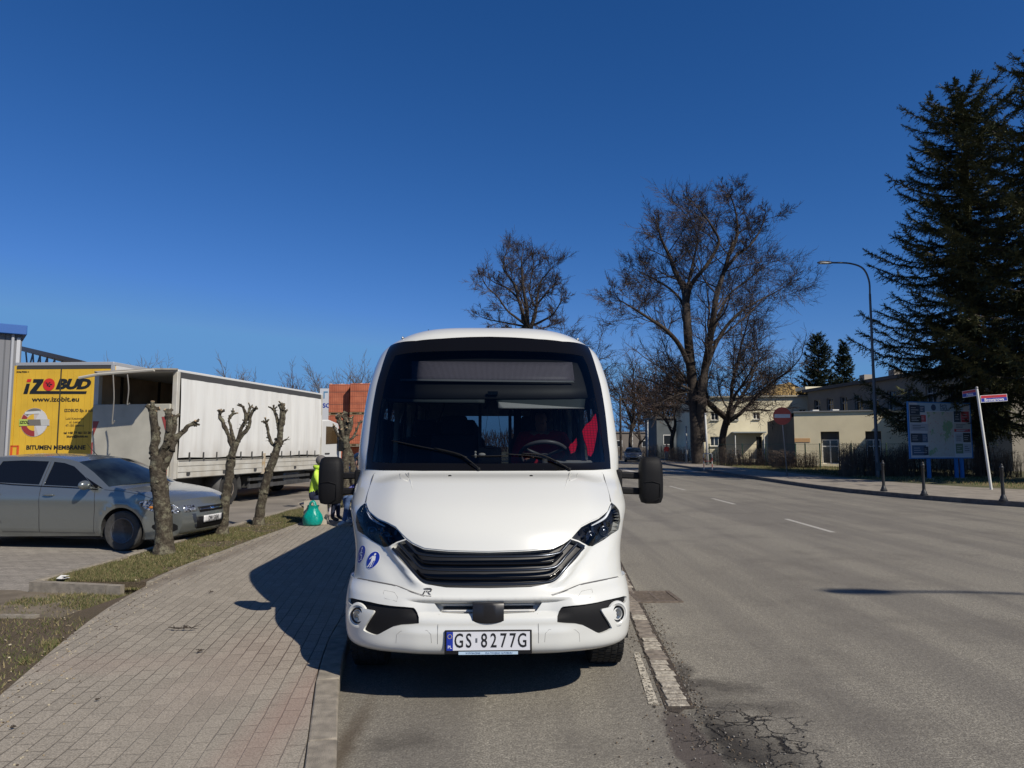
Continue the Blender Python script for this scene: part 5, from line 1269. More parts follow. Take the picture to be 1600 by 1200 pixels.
# ---- red reflective vest hung by the driver's window, marker lamps, aerial
def vest():
    a = NB('vest_red', .7); nz = a.noise(1, 1); s_ = a.n('ShaderNodeSeparateXYZ'); a.link(a.tc, s_.inputs[0])
    l1 = a.ramp(a.math('MULTIPLY', a.math('PINGPONG', s_.outputs[2], .011), 90), (.12,1.),(.25,0.)); l2 = a.ramp(a.math('MULTIPLY', a.math('PINGPONG', s_.outputs[0], .014), 70), (.08,1.),(.2,0.))
    a.link(l1, a.b.inputs['Roughness']); return a.color(a.mix(a.math('MAXIMUM', l1, l2), (.62,.010,.04), (.16,.003,.015)))
VM = vest()
def vpoly(name, pts, off):
    P = [onsh(*p, off) for p in pts]; tr = tessellate_polygon([[Vector((p[0], p[1], 0)) for p in pts]])
    o = MB().add(P, [tuple(t) for t in tr]).build(name, VM, BUS); s_ = o.modifiers.new('s','SOLIDIFY'); s_.thickness = .01; return o
vpoly('red_cloth', [(934,643),(936,652),(937,668),(933,690),(930,704),(926,711),(921,708),(920,697),(915,684),(912,670),(918,660),(926,655),(930,648)], -.03)
vpoly('red_cloth', [(902,682),(903,693),(900,704),(893,707),(890,697),(892,692),(897,689)], -.03)
for px in (624.5, 909):
    p = onsh(px, 521.5, 0)+Vector((0,.02,.012)); ml = MB().sphere(p, (.013,.02,.017), 12, 8).build('marker_lamp', BLACKP, BUS, smooth=True)
    MB().sphere(p+Vector((0,-.014,.002)), (.008,.008,.009), 10, 6).build('marker_lens', LED, ml, smooth=True)
p = onsh(663, 516, 0)+Vector((0,.3,0)); MB().tube([p, p+Vector((.004,.02,.03)), p+Vector((.006,.05,.075))], [.02,.01,.003], 6).build('aerial', BLACKP, BUS, smooth=True)
# ---- mirrors
for sx in (-1, 1):
    mg = empty('side_mirror', (0,0,0)); mg.parent = BUS
    cx, cy, cz = (1.375 if sx > 0 else -1.325), 1.45, 1.37
    prof = []; NQ = 20
    for k, (zz, wx, wy) in enumerate(((-.205,.05,.03),(-.195,.082,.06),(-.15,.098,.075),(-.05,.101,.085),(.06,.100,.085),(.13,.096,.08),(.175,.082,.06),(.190,.055,.03))):
        prof.append([Vector((cx+wx*math.copysign(abs(math.cos(q))**.55, math.cos(q)), cy+wy*math.copysign(abs(math.sin(q))**.7, math.sin(q)), cz+zz)) for q in [2*math.pi*i/NQ for i in range(NQ+1)]])
    mm = MB().grid(prof); mm.add(prof[0][:-1], [tuple(range(NQ))]); mm.add(prof[-1][:-1], [tuple(range(NQ))])
    mm.build('mirror_shell', BLACKP, mg, smooth=50)
    MB().box((cx, cy+.080, cz), (.16,.012,.30)).build('mirror_glass', CHROME, mg)
    l = MB(); l.tube([(cx-.07, cy-.083, cz-.02),(cx, cy-.09, cz-.015),(cx+.06, cy-.083, cz-.035)], .004, 6); l.tube([(cx+.06,cy-.083,cz-.04),(cx+.065,cy-.083,cz-.15),(cx+.02,cy-.083,cz-.17)], .0035, 6); l.build('shell_ridge', BLACKP, mg)
    for dz in (.03, -.10):
        MB().box((sx*1.18, cy+.05, cz+dz), (.22,.09,.055), ry=sx*R(2)).build('mirror_arm', BLACKP, mg, bevel=.012)
    MB().box((sx*1.10, cy+.07, cz-.03), (.07,.14,.22)).build('mirror_base', BLACKP, mg, bevel=.015)
# ---- wheels
def wheel(parent, c, r, w, rimr, sx, nm='wheel', rim=None, dark=RUBBER, spokes=5, tread=True):
    g = empty(nm, (0,0,0)); g.parent = parent; c = Vector(c); ax = Vector((sx,0,0))
    t = MB(); pr = [(rimr,-w*.42),(rimr+.02,-w*.5),(r*.93,-w*.5),(r*.985,-w*.43),(r,-w*.30),(r,w*.30),(r*.985,w*.43),(r*.93,w*.5),(rimr+.02,w*.5),(rimr,w*.42)]
    t.lathe(pr, c=c, axis=ax, n=48)
    if tread:
        for i in range(52):
            q = 2*math.pi*i/52
            for k, xo in enumerate((-.40,-.20,0,.20,.40)):
                qq = q+(k%2)*.06; p = c+Vector((sx*xo*w, math.cos(qq)*(r-.004 if abs(xo) < .3 else r*.985), math.sin(qq)*(r-.004 if abs(xo) < .3 else r*.985)))
                t.box(p, (w*.165, r*.092, .018), rx=qq-math.pi/2)
    t.build('tyre', dark, g, smooth=35)
    m = MB(); m.lathe([(rimr*.98,-w*.4),(rimr*1.02,-w*.4),(rimr*1.02,w*.42),(rimr*.93,w*.44),(rimr*.88,w*.30),(rimr*.86,-w*.4)], c=c, axis=ax, n=40)
    for i in range(spokes):
        q = 2*math.pi*i/spokes+.3; a_ = c+ax*(w*.30); e = Vector((0, math.cos(q), math.sin(q))); e2 = Vector((0, -math.sin(q), math.cos(q)))
        m.ext([a_+e*rimr*.2-e2*rimr*.13, a_+e*rimr*.2+e2*rimr*.13, a_+e*rimr*.93+e2*rimr*.2, a_+e*rimr*.93-e2*rimr*.2], ax*.03)
    m.lathe([(0,w*.2),(rimr*.26,w*.2),(rimr*.24,w*.36),(rimr*.1,w*.42),(0,w*.42)], c=c, axis=ax, n=20)
    m.lathe([(0,-w*.1),(rimr*.95,-w*.1),(rimr*.95,-w*.05),(0,-w*.05)], c=c, axis=ax, n=24)
    m.build('rim', rim or SILVER, g, smooth=35); return g
for sx in (-1, 1):
    wheel(BUS, (sx*.88, WY, .36), .36, .235, .205, sx)
    wheel(BUS, (sx*.84, RY, .36), .36, .40, .205, sx, tread=False)
    # arch liners
    al = MB(); P = arc(WY, .36, .45, -10, 190, 20); al.grid([[Vector((sx*.70, y, z)), Vector((sx*1.0, y, z))] for y, z in P]); al.grid([[Vector((sx*.70, y, z)), Vector((sx*.70, y, .36))] for y, z in P])
    al.build('arch_liner', SHUT, BUS); al = MB(); P = arc(RY, .36, .47, -10, 190, 20); al.grid([[Vector((sx*.55, y, z)), Vector((sx*1.05, y, z))] for y, z in P]); al.build('arch_liner', SHUT, BUS)
# ================================================================ CARS
def lamp_material():
    a = NB('lamp_reflections', .12); a.b.inputs['Metallic'].default_value = .8; n = a.noise(16, 3, dist=1.5); m = a.noise(38, 2)  # dark and bright noise tones imitate reflections inside the lamp
    a.bump(m, .9, .02); return a.color(a.mix(a.ramp(n, (.42,0.),(.55,1.)), (.05,.055,.065), (.72,.74,.78)))
LGM = lamp_material()
TYRE2 = mat('tyre_grey', (.042,.041,.039), .8, vary=.2, vscale=20)
def estate_car(label, loc, rz, paint, name='estate_car', plate=True, group=None, cat='car'):
    root = empty(name, loc, rz, label, cat, group)
    SIL = [(.70,.19),(.84,.26),(.895,.40),(.90,.52),(.885,.62),(.84,.70),(.76,.765),(.60,.835),(.38,.895),(.12,.94),(-.12,.975),(-.27,1.00),
           (-.45,1.115),(-.62,1.22),(-.80,1.315),(-.97,1.39),(-1.2,1.435),(-1.55,1.465),(-2.0,1.475),(-2.45,1.46),(-2.85,1.43),(-3.15,1.385),(-3.30,1.27),(-3.42,1.10),(-3.50,.94),(-3.545,.75),(-3.56,.5),(-3.52,.32),(-3.42,.20)]
    I_HOOD, I_WS, I_ROOF, I_RG, I_TG = 6, 11, 15, 21, 24
    BZ = [(.18,.82),(.30,.875),(.5,.90),(.70,.915),(.82,.915),(.95,.885),(1.02,.865),(1.2,.785),(1.38,.70),(1.48,.64)]
    def wz(z):
        for (a, u), (b, v) in zip(BZ, BZ[1:]):
            if a <= z <= b: return u+(v-u)*(z-a)/(b-a)
        return BZ[0][1] if z < BZ[0][0] else BZ[-1][1]
    def W(x, z):
        k = 1.0
        if x > .05: k -= .26*min(1, ((x-.05)/.87))**2.6
        if x < -2.8: k -= .17*min(1, ((-2.8-x)/.77))**2.4
        h = wz(z); 
        for ax_ in (0, -2.64):      # swollen arches
            d = math.hypot(x-ax_, z-.32); h += .018*math.exp(-((d-.40)/.05)**2) if z > .2 else 0
        return h*k
    ar = lambda cx, r: [(cx+r*math.cos(R(a)), .315+r*math.sin(R(a))) for a in range(-22, 203, 9)]
    out = SIL[:]+[(x, z) for x, z in ar(-2.64, .365)[::-1]]+[(x, z) for x, z in ar(0, .365)[::-1]]
    out = dd(out, .07)
    w1 = [(-.52,.985),(-.78,1.17),(-1.02,1.315),(-1.22,1.37),(-1.42,1.39),(-1.44,1.02),(-1.0,1.005)]
    w2 = [(-1.53,1.025),(-1.52,1.395),(-2.0,1.41),(-2.38,1.395),(-2.50,1.10),(-2.46,1.06)]
    w3 = [(-2.58,1.09),(-2.46,1.385),(-2.85,1.36),(-3.08,1.31),(-3.25,1.13)]
    tri = [(-.36,.972),(-.50,.978),(-.74,1.15)]
    lamp = [(.875,.585),(.80,.585),(.60,.595),(.38,.66),(.26,.765),(.44,.80),(.64,.785),(.80,.725),(.872,.66)]
    scoop = [(.84,.30),(.60,.30),(.48,.36),(.50,.42),(.66,.44),(.84,.42)]
    LP = {'w1': dd(w1,.05), 'w2': dd(w2,.05), 'w3': dd(w3,.05), 'tri': dd(tri,.05), 'lamp': dd(chaik(lamp,1),.05), 'scoop': dd(chaik(scoop,1),.05)}
    inn = [(-3.5+.075*i, .22+.06*j) for i in range(60) for j in range(22)]
    def cl(x, y):
        if not inpoly(x, y, out): return None
        for k in LP:
            if inpoly(x, y, LP[k]): return k
        return 'body'
    V, Rg = cdt_regions([out]+list(LP.values()), inn, cl)
    DG = mat(name+'_glass', (.006,.007,.009), .05, spec=.45)
    for s in (-1, 1):
        f1 = lambda x, z: Vector((x, s*W(x, z), z))
        def f2(x, z):
            e = .01; n = (f1(x+e, z)-f1(x-e, z)).cross(f1(x, z+e)-f1(x, z-e)).normalized(); return n if n.y*s > 0 else -n
        patch('side_body', V, Rg['body'], f1, f2, 0, paint, root, .03)
        for k in ('w1','w2','w3'): patch('side_window', V, Rg[k], f1, f2, -.006, DG, root, 0)
        patch('mirror_triangle', V, Rg['tri'], f1, f2, .002, GLOSSB, root, 0)
        lamp_o = patch('headlight', V, Rg['lamp'], f1, f2, .002, LGM, root, .01)
        for q, c_, r_ in (((.74,.68), (.60,.61,.63), .042), ((.60,.70), (.55,.56,.58), .038)):
            p = f1(*q)+f2(*q)*.004; MB().lathe([(0,.001),(r_,.001),(r_*.9,.008),(r_*.4,.003),(0,.006)], c=p, axis=f2(*q), n=14).build('lamp_bowl', mat('bowl', (.06,.065,.07), .1, metal=.6), lamp_o, smooth=True)
        p = f1(.48,.685)+f2(.48,.685)*.003; MB().sphere(p, (.06,.008,.02), 10, 6).build('indicator', mat('amber', (.55,.20,.03), .3), lamp_o, smooth=True)
        patch('fog_scoop', V, Rg['scoop'], f1, f2, .002, BLACKP, root, .01)
        gl = MB()
        for L_ in ([(-.50,.965),(-.47,.7),(-.50,.28)], [(-1.48,1.39),(-1.48,1.0),(-1.46,.6),(-1.47,.27)], [(-2.50,1.06),(-2.42,.85),(-2.25,.60),(-2.15,.40)], [(-.47,.27),(-2.15,.27)], [(-.34,.955),(-.02,.935),(.30,.89),(.50,.82)]):
            P = [f1(x, z)+f2(x, z)*.001 for x, z in dd(L_, .1)[:-1] if True]; 
            P = [f1(*q)+f2(*q)*.0012 for q in sum([[(a[0]+(b[0]-a[0])*t/6, a[1]+(b[1]-a[1])*t/6) for t in range(7)] for a, b in zip(L_, L_[1:])], [])]
            gl.tube(P, .0035, 4)
        gl.build('door_gap', DARKI, root)
        for x_ in (-1.30, -2.28):
            p = f1(x_, .86)+f2(x_, .86)*.022; MB().sphere(p, (.10,.016,.018), 12, 6).build('door_handle', paint, root, smooth=True)
        P = [f1(x, z)+f2(x, z)*.004 for x, z in ((-.45,.958),(-1.0,.985),(-1.48,1.0),(-2.0,1.02),(-2.5,1.055),(-3.2,1.10))]; MB().tube(P, .008, 5).build('window_sill_trim', GLOSSB, root)
        # mirror
        p = Vector((-.60, s*(W(-.60,1.0)+.13), 1.03)); mr_ = MB().sphere(p, (.07,.115,.075), 14, 8); mr_.tube([p+Vector((0,-s*.06,-.04)), Vector((-.56, s*(W(-.56,.99)-.01), .98))], .022, 6)
        mo = mr_.build('side_mirror', paint, root, smooth=True)
        wheel(root, (0, s*.76, .315), .315, .205, .205, 0, rim=GLOSSB, tread=False) if False else None
        for ax_ in (0, -2.64):
            g = empty('wheel', (0,0,0)); g.parent = root; c = Vector((ax_, s*.79, .315)); t = MB()
            t.lathe([(.20,-.09),(.22,-.102),(.29,-.102),(.312,-.085),(.315,-.05),(.315,.05),(.312,.085),(.29,.102),(.22,.102),(.20,.09)], c=c, axis=(0,s,0), n=40).build('tyre', TYRE2, g, smooth=35)
            m = MB(); m.lathe([(0,-.05),(.2,-.05),(.205,.08),(.195,.088),(.185,.04),(.18,.0),(0,.0)], c=c, axis=(0,s,0), n=36)
            for i in range(7):
                q = 6.283*i/7+.2
                for dq in (-.11, .11):
                    e = Vector((math.cos(q+dq), 0, math.sin(q+dq))); e0 = Vector((math.cos(q), 0, math.sin(q))); a_ = c+Vector((0,s*.055,0)); m.tube([a_+e0*.035, a_+e*.12+Vector((0,s*.016,0)), a_+e*.19+Vector((0,s*.018,0))], [.017,.013,.014], 5, mi=1)
            m.lathe([(0,.04),(.045,.045),(.04,.075),(0,.078)], c=c, axis=(0,s,0), n=16, mi=1); m.lathe([(.186,.07),(.206,.07),(.208,.09),(.196,.098),(.186,.09)], c=c, axis=(0,s,0), n=36, mi=1); m.build('rim', [mat('rim_shadow', (.006,.006,.006), .8), mat('dark_alloy', (.10,.10,.105), .25, metal=.4)], g, smooth=40)
        for ax_ in (0, -2.64):
            m = MB(); m.grid([[Vector((ax_+.375*math.cos(R(a)), s*.5, .315+.375*math.sin(R(a)))), Vector((ax_+.375*math.cos(R(a)), s*.88, .315+.375*math.sin(R(a))))] for a in range(-20, 201, 12)]); m.build('arch_liner', SHUT, root)
    # surfaces across the car
    def cross(i0, i1, name, m, off=0, sub=3):
        P = []
        for i in range(i0*sub, i1*sub+1):
            a, b = SIL[min(i//sub, len(SIL)-1)], SIL[min(i//sub+1, len(SIL)-1)]; u = (i%sub)/sub; x = a[0]+(b[0]-a[0])*u; z = a[1]+(b[1]-a[1])*u; w_ = W(x, z); row = []
            bow = .10*sma((x+.1)/.9) if x > -.1 else 0; 
            if -1.0 < x <= -.25: bow = .10
            if x < -3.1: bow = -.09
            cr = .035 if x > -.3 else .05; cr = cr if z > .74 else .0
            for j in range(21):
                s = -1+j/10; row.append(Vector((x+bow*(1-abs(s)**2.4), s*w_, z+cr*(1-s*s)+off)))
            P.append(row)
        return MB().grid(P).build(name, m, root, smooth=True)
    cross(0, I_HOOD, 'front_bumper', paint); cross(I_HOOD, I_WS, 'bonnet', paint); cross(I_WS, I_ROOF, 'windscreen', mat('screen_glass', (.02,.03,.04), .04, spec=.6, col2=(.006,.008,.012), vscale=3)); cross(I_ROOF, I_RG, 'roof', paint); cross(I_RG, I_TG, 'rear_window', DG); cross(I_TG, len(SIL)-1, 'tailgate', paint)  # mottled dark blue in the windscreen colour imitates reflections
    MB().b2((-3.4,-.78,.17),(.72,.78,.26)).build('floorpan', SHUT, root)
    # grille, lower intake and plate across the nose
    def nose(y, z, off):
        for a, b in zip(SIL, SIL[1:6]):
            if a[1] <= z <= b[1]: x = a[0]+(b[0]-a[0])*(z-a[1])/(b[1]-a[1]); w_ = W(x, z); return Vector((x+.10*sma((x+.1)/.9)*(1-min(1,abs(y)/w_)**2.4)+off, y, z))
        return Vector((.9, y, z))
    def npatch(nm, y0, y1, z0, z1, y0b, y1b, off, m): 
        P = [[nose((y0b+(y0-y0b)*v)+((y1b+(y1-y1b)*v)-(y0b+(y0-y0b)*v))*u/12, z0+(z1-z0)*v, off) for u in range(13)] for v in (0,.33,.66,1)]; o = MB().grid(P).build(nm, m, root, smooth=True); s_ = o.modifiers.new('s','SOLIDIFY'); s_.thickness = .012; return o
    npatch('lower_grille', -.42,.42,.24,.50,-.34,.34,.008, BLACKP); npatch('upper_grille', -.36,.36,.575,.66,-.33,.33,.008, BLACKP)
    npatch('bumper_corner', -.52,-.43,.24,.56,-.36,-.345,.007, mat('corner_dark', (.03,.035,.045), .3)); npatch('bumper_corner', .43,.52,.24,.56,.345,.36,.007, bpy.data.materials['corner_dark'])
    npatch('lamp_front', -.66,-.40,.595,.70,-.64,-.42,.006, LGM); npatch('lamp_front', .40,.66,.595,.70,.42,.64,.006, LGM); npatch('bonnet_badge', -.05,.05,.60,.64,-.05,.05,.014, CHROME); npatch('grille_bar', -.34,.34,.612,.622,-.34,.34,.012, CHROME)
    if plate:
        o = npatch('number_plate', -.26,.26,.40,.51,-.26,.26,.024, mat('plate_grey_white', (.6,.6,.6), .4))
        me = text_me('DW 5XJ41', .11, ext=.001); Mx = Matrix.Translation((1.027,0,.455)) @ Euler((R(90),0,R(90))).to_matrix().to_4x4() @ Matrix.Diagonal((.62,1,1,1)); me.transform(Mx); me.materials.clear(); me.materials.append(INK0); t_ = bpy.data.objects.new('plate_text', me); COL.objects.link(t_); t_.parent = o
    MB().tube([(-1.25,0.1,1.46),(-1.43,.1,1.62),(-1.50,.1,1.70)], [.006,.004,.002], 5).build('aerial', BLACKP, root)
    sw_ = MB(); sw_.tube([(-.30,-.62,1.035),(-.36,-.1,1.10),(-.33,.1,1.09)], .008, 5); sw_.build('wiper', BLACKP, root)
    return root
SILV = mat('silver_green_paint', (.235,.255,.25), .24, metal=.65, coat=.6, vary=.02, vscale=3)
c0 = Vector((-6.10, 11.55, 0))
estate_car('silver estate car parked side-on by the verge, half hidden by a pollarded tree', (-6.02, 12.22, .004), R(-8.5), SILV)
estate_car('dark car parked beyond the pollarded trees with only its top showing', (-5.6, 27.0, 0), R(-100), mat('dark_paint', (.012,.014,.02), .25, coat=.6), name='dark_car', plate=False)
estate_car('grey car coming towards the camera far down the road', (at(990,715,74).x, 74, 0), R(-98), mat('grey_paint', (.12,.13,.145), .3, metal=.5, coat=.5), name='oncoming_car', plate=False)

# ================================================================ LORRIES
def planehit(px, py, root):
    """ray of a measured point against the rear face (local y = 0) of a vehicle; returns local x, z"""
    M = Matrix.Translation(root.location) @ Euler(root.rotation_euler).to_matrix().to_4x4(); Mi = M.inverted(); o = Mi @ Vector((0,0,CH)); a, b = ray(px, py); d = Mi.to_3x3() @ Vector((a,1,b)); t = -o.y/d.y; p = o+d*t; return p.x, p.z
def curtain_lorry():
    o = at(272, 700, 17.6); o.z = 0; H = at(272, 581, 17.6).z; zb = at(272, 749, 17.6).z; L = 8.3
    r = empty('curtain_lorry', o, R(-9.8), 'dirty white curtain-sided lorry with open rear roof flap and raised tail lift', 'lorry')
    a = NB('curtain_white', .55); n = a.noise(1.3, 6); s_ = a.n('ShaderNodeSeparateXYZ'); a.link(a.tc, s_.inputs[0])
    strk = a.noise(1, 4, vec=a.mapping(sc=(1,6,.5))); low = a.ramp(s_.outputs[2], (1.25,.9),(2.0,0.)) if False else a.ramp(a.math('MULTIPLY_ADD', s_.outputs[2], .25, 0), (.33,.75),(.46,0.))
    c = a.mix(a.ramp(strk, (.45,0.),(.75,.4)), (.70,.70,.67), (.48,.46,.42)); c = a.mix(a.math('MULTIPLY', low, a.ramp(n, (.3,0.),(.65,.7))), c, (.30,.26,.21)); CUR = a.color(c)
    BODY = mat('lorry_white', (.55,.54,.49), .55, col2=(.40,.37,.31), vscale=2, detail=8); GRY = mat('chassis_grey', (.05,.05,.05), .7, vary=.3, vscale=5)
    # bed, frame posts, roof
    m = MB(); m.b2((-2.27,0,zb),(0,L,zb+.14)); m.b2((-2.27,L-.06,zb+.14),(0,L,H)); m.b2((-2.27,0,zb+.14),(-2.24,L-.06,H)); m.build('body_frame', BODY, r)
    m = MB(); m.b2((-.10,-.02,zb),(.03,.10,H)); m.build('rear_post', BODY, r, bevel=.01); MB().b2((-2.30,-.02,zb),(-2.17,.10,H)).build('rear_post', BODY, r)
    MB().b2((-2.30,0,H),(.03,L,H+.06)).build('roof', mat('roof_white', (.62,.62,.60), .5), r, bevel=.01)
    MB().b2((.0,.1,H-.15),(.035,L,H-.002)).build('roof_rail', mat('rail_dark', (.06,.06,.06), .6), r)
    P = []
    zs = [zb+.52+(H-.15-zb-.52)*k/16 for k in range(17)]
    for z in zs:
        row = []
        for i in range(170):
            y = .12+(L-.2)*i/169; u = (z-zs[0])/(zs[-1]-zs[0]); x = .035+.007*math.sin(y*8.4+.6*math.sin(y*2))*(1-.3*u)+.03*math.sin(math.pi*u)*(.6+.4*math.sin(y*1.1)); row.append(Vector((x, y, z+.01*math.sin(y*3) if z == zs[0] else z)))
        P.append(row)
    MB().grid(P).build('curtain', CUR, r, smooth=True)
    MB().b2((.0,L-.12,zb+.1),(.05,L,H)).build('front_post', BODY, r)
    for k in range(13):
        y = .55+k*.6; m = MB(); m.box((.055, y, zb+.56), (.012,.045,.20)); m.box((.07, y, zb+.48), (.02,.05,.05)); m.build('strap', mat('strap_dark', (.05,.05,.048), .7), r)
    for a0, b0 in ((.12,4.15),(4.35,L-.1)):
        sb = MB(); sb.b2((.0,a0,zb+.02),(.045,b0,zb+.47)); o_ = sb.build('side_board', BODY, r, bevel=.008)
        rb = MB(); rb.b2((.046,a0,zb+.16),(.052,b0,zb+.172)); rb.b2((.046,a0,zb+.31),(.052,b0,zb+.322)); rb.b2((.046,a0,zb+.445),(.062,b0,zb+.47)); rb.build('board_rib', mat('rib_shadow', (.25,.24,.21), .6), o_)
        for y in (a0+.4, (a0+b0)/2, b0-.4): MB().box((.06, y, zb+.12), (.03,.12,.07)).build('board_latch', GRY, o_)
    MB().b2((.0,4.17,zb-.02),(.06,4.33,zb+.6)).build('middle_post', mat('rusty_post', (.40,.28,.14), .8, col2=(.45,.42,.36), vscale=9), r)
    # rear opening: dark plywood lining with ribs, load bed
    PLY = mat('plywood_lining', (.36,.25,.15), .8, vary=.3, vscale=1.4)
    m = MB(); m.b2((-2.23,L-.12,zb+.14),(-.02,L-.07,H-.02)); m.b2((-2.235,.12,zb+.14),(-2.21,L-.1,H-.02)); m.build('lining', PLY, r)
    for k in range(5): MB().b2((-2.21, .8+k*1.5, zb+.14),(-2.17,.86+k*1.5,H-.02)).build('lining_rib', mat('rib_dark', (.03,.02,.015), .8) if k == 0 else bpy.data.materials['rib_dark'], r)
    for k in range(6): x = -2.1+k*.36; MB().b2((x,L-.16,zb+.14),(x+.05,L-.121,H-.02)).build('lining_rib', bpy.data.materials['rib_dark'], r)
    # roof flap swung up over the opening
    FL = mat('flap_beige', (.30,.27,.22), .8, vary=.25, vscale=4)
    m = MB(); m.ext([(-2.32,-.02,H+.02),(.04,-.02,H+.05),(.04,-.9,H-.04),(-1.45,-.92,H-.12)], (0,0,.035)); m.build('roof_flap', FL, r)
    m = MB(); m.tube([(-1.95,-.93,H-.21),(-1.45,-.92,H-.13),(.03,-.9,H-.05)], .035, 6); m.build('flap_bar', mat('flap_pale', (.48,.45,.38), .7), r)
    for k, (x, l) in enumerate(((-.62,.70),(-1.0,1.15))): MB().tube(smooth_path([(x,-.97,H-.15),(x+.03,-.94,H-.15-l*.5),(x-.02,-.9,H-.15-l),(x+.04,-.9,H-.2-l*.9)], 4), .014, 5).build('hanging_strap', mat('strap_grey', (.20,.19,.17), .8) if k == 0 else bpy.data.materials['strap_grey'], r)
    # tail lift platform raised upright
    zl = planehit(200, 632, r)[1]
    m = MB(); m.b2((-2.24,-.10,zb-.12),(-.09,-.03,zl)); tl = m.build('tail_lift', mat('lift_beige', (.42,.40,.33), .7, vary=.12, vscale=2), r, bevel=.01)
    RW = mat('mark_red', (.33,.06,.05), .5)
    MB().ext([(-2.21,-.104,zl-.42),(-2.04,-.104,zl-.42),(-2.19,-.104,zl-.80)], (0,-.004,0)).build('red_marker', RW, tl)
    MB().ext([(-.15,-.104,zl-.32),(-.30,-.104,zl-.32),(-.17,-.104,zl-.70)], (0,-.004,0)).build('red_marker', RW, tl)
    for x in (-2.22,-.13): MB().b2((x,-.108,zb-.1),(x+.03,-.101,zl-.95)).build('red_edge', RW, tl)
    MB().b2((-2.1,-.108,zb-.11),(-.2,-.101,zb-.07)).build('red_edge', RW, tl)
    # chassis, wheels, guards
    m = MB(); m.b2((-1.8,.3,zb-.30),(-.7,L+1.8,zb-.02)); m.b2((-2.3,3.7,.42),(-.12,3.78,.75)); m.build('chassis', GRY, r)
    for y0, y1 in ((3.6,7.6),): MB().b2((-.10,y0,.40),(-.05,y1,.52)).build('side_guard', GRY, r); MB().b2((-.10,y0,.62),(-.05,y1,.70)).build('side_guard', GRY, r)
    MB().b2((-.75,4.3,.36),(-.12,5.2,.78)).build('tool_box', mat('tank_dark', (.03,.03,.03), .5), r, bevel=.03); MB().b2((-.75,5.9,.38),(-.12,7.0,.80)).build('fuel_tank', mat('tank_alu', (.16,.16,.16), .4, metal=.6), r, bevel=.05)
    WR = mat('wheel_rust_white', (.38,.33,.28), .7, col2=(.22,.15,.10), vscale=9)
    for x, y in ((-.22,2.62),(-2.05,2.62),(-.25,9.0),(-2.05,9.0)):
        wheel(r, (x, y, .45), .45, .30, .25, 1 if x > -1 else -1, rim=WR, tread=False)
    m = MB(); m.grid([[Vector((-.5, 2.62+.56*math.cos(R(q)), .45+.56*math.sin(R(q)))), Vector((-.04, 2.62+.56*math.cos(R(q)), .45+.56*math.sin(R(q))))] for q in range(-5, 200, 10)]); o_ = m.build('mudguard', GRY, r, smooth=True); sm = o_.modifiers.new('s','SOLIDIFY'); sm.thickness = .02
    MB().b2((-2.2,-.05,.42),(-.1,.05,.54)).build('rear_bar', GRY, r)
    # cab
    cb = MB(); zc = at(515, 655, 26.3).z; cb.ext([(-.08,L+.25,.75),(-.08,L+.25,zc-.03),(-.08,L+.9,zc),(-.08,L+1.75,zc-.12),(-.08,L+2.05,1.75),(-.08,L+2.12,.75)], (-2.2,0,0)); cbo = cb.build('cab', mat('cab_white', (.60,.60,.58), .4), r, bevel=.05)
    MB().ext([(-.075,L+.62,1.72),(-.075,L+.62,2.38),(-.075,L+1.52,2.38),(-.075,L+1.72,1.75)], (.006,0,0)).build('cab_window', mat('window_reflection', (.07,.045,.022), .12, spec=.8), cbo)  # brown pane colour imitates a reflection in the cab glass
    MB().b2((-.075,L+.6,1.2),(-.066,L+1.6,1.225)).build('cab_stripe', GRY, cbo); MB().b2((.0,L+1.55,1.45),(.14,L+1.72,2.25)).build('cab_mirror', BLACKP, cbo, bevel=.02)
    MB().b2((-2.3,L+.25,.45),(-.06,L+2.1,.76)).build('cab_step', GRY, cbo); MB().b2((-.072,L+.55,1.35),(-.060,L+.95,1.40)).build('door_handle', GRY, cbo)
    return r
curtain_lorry()

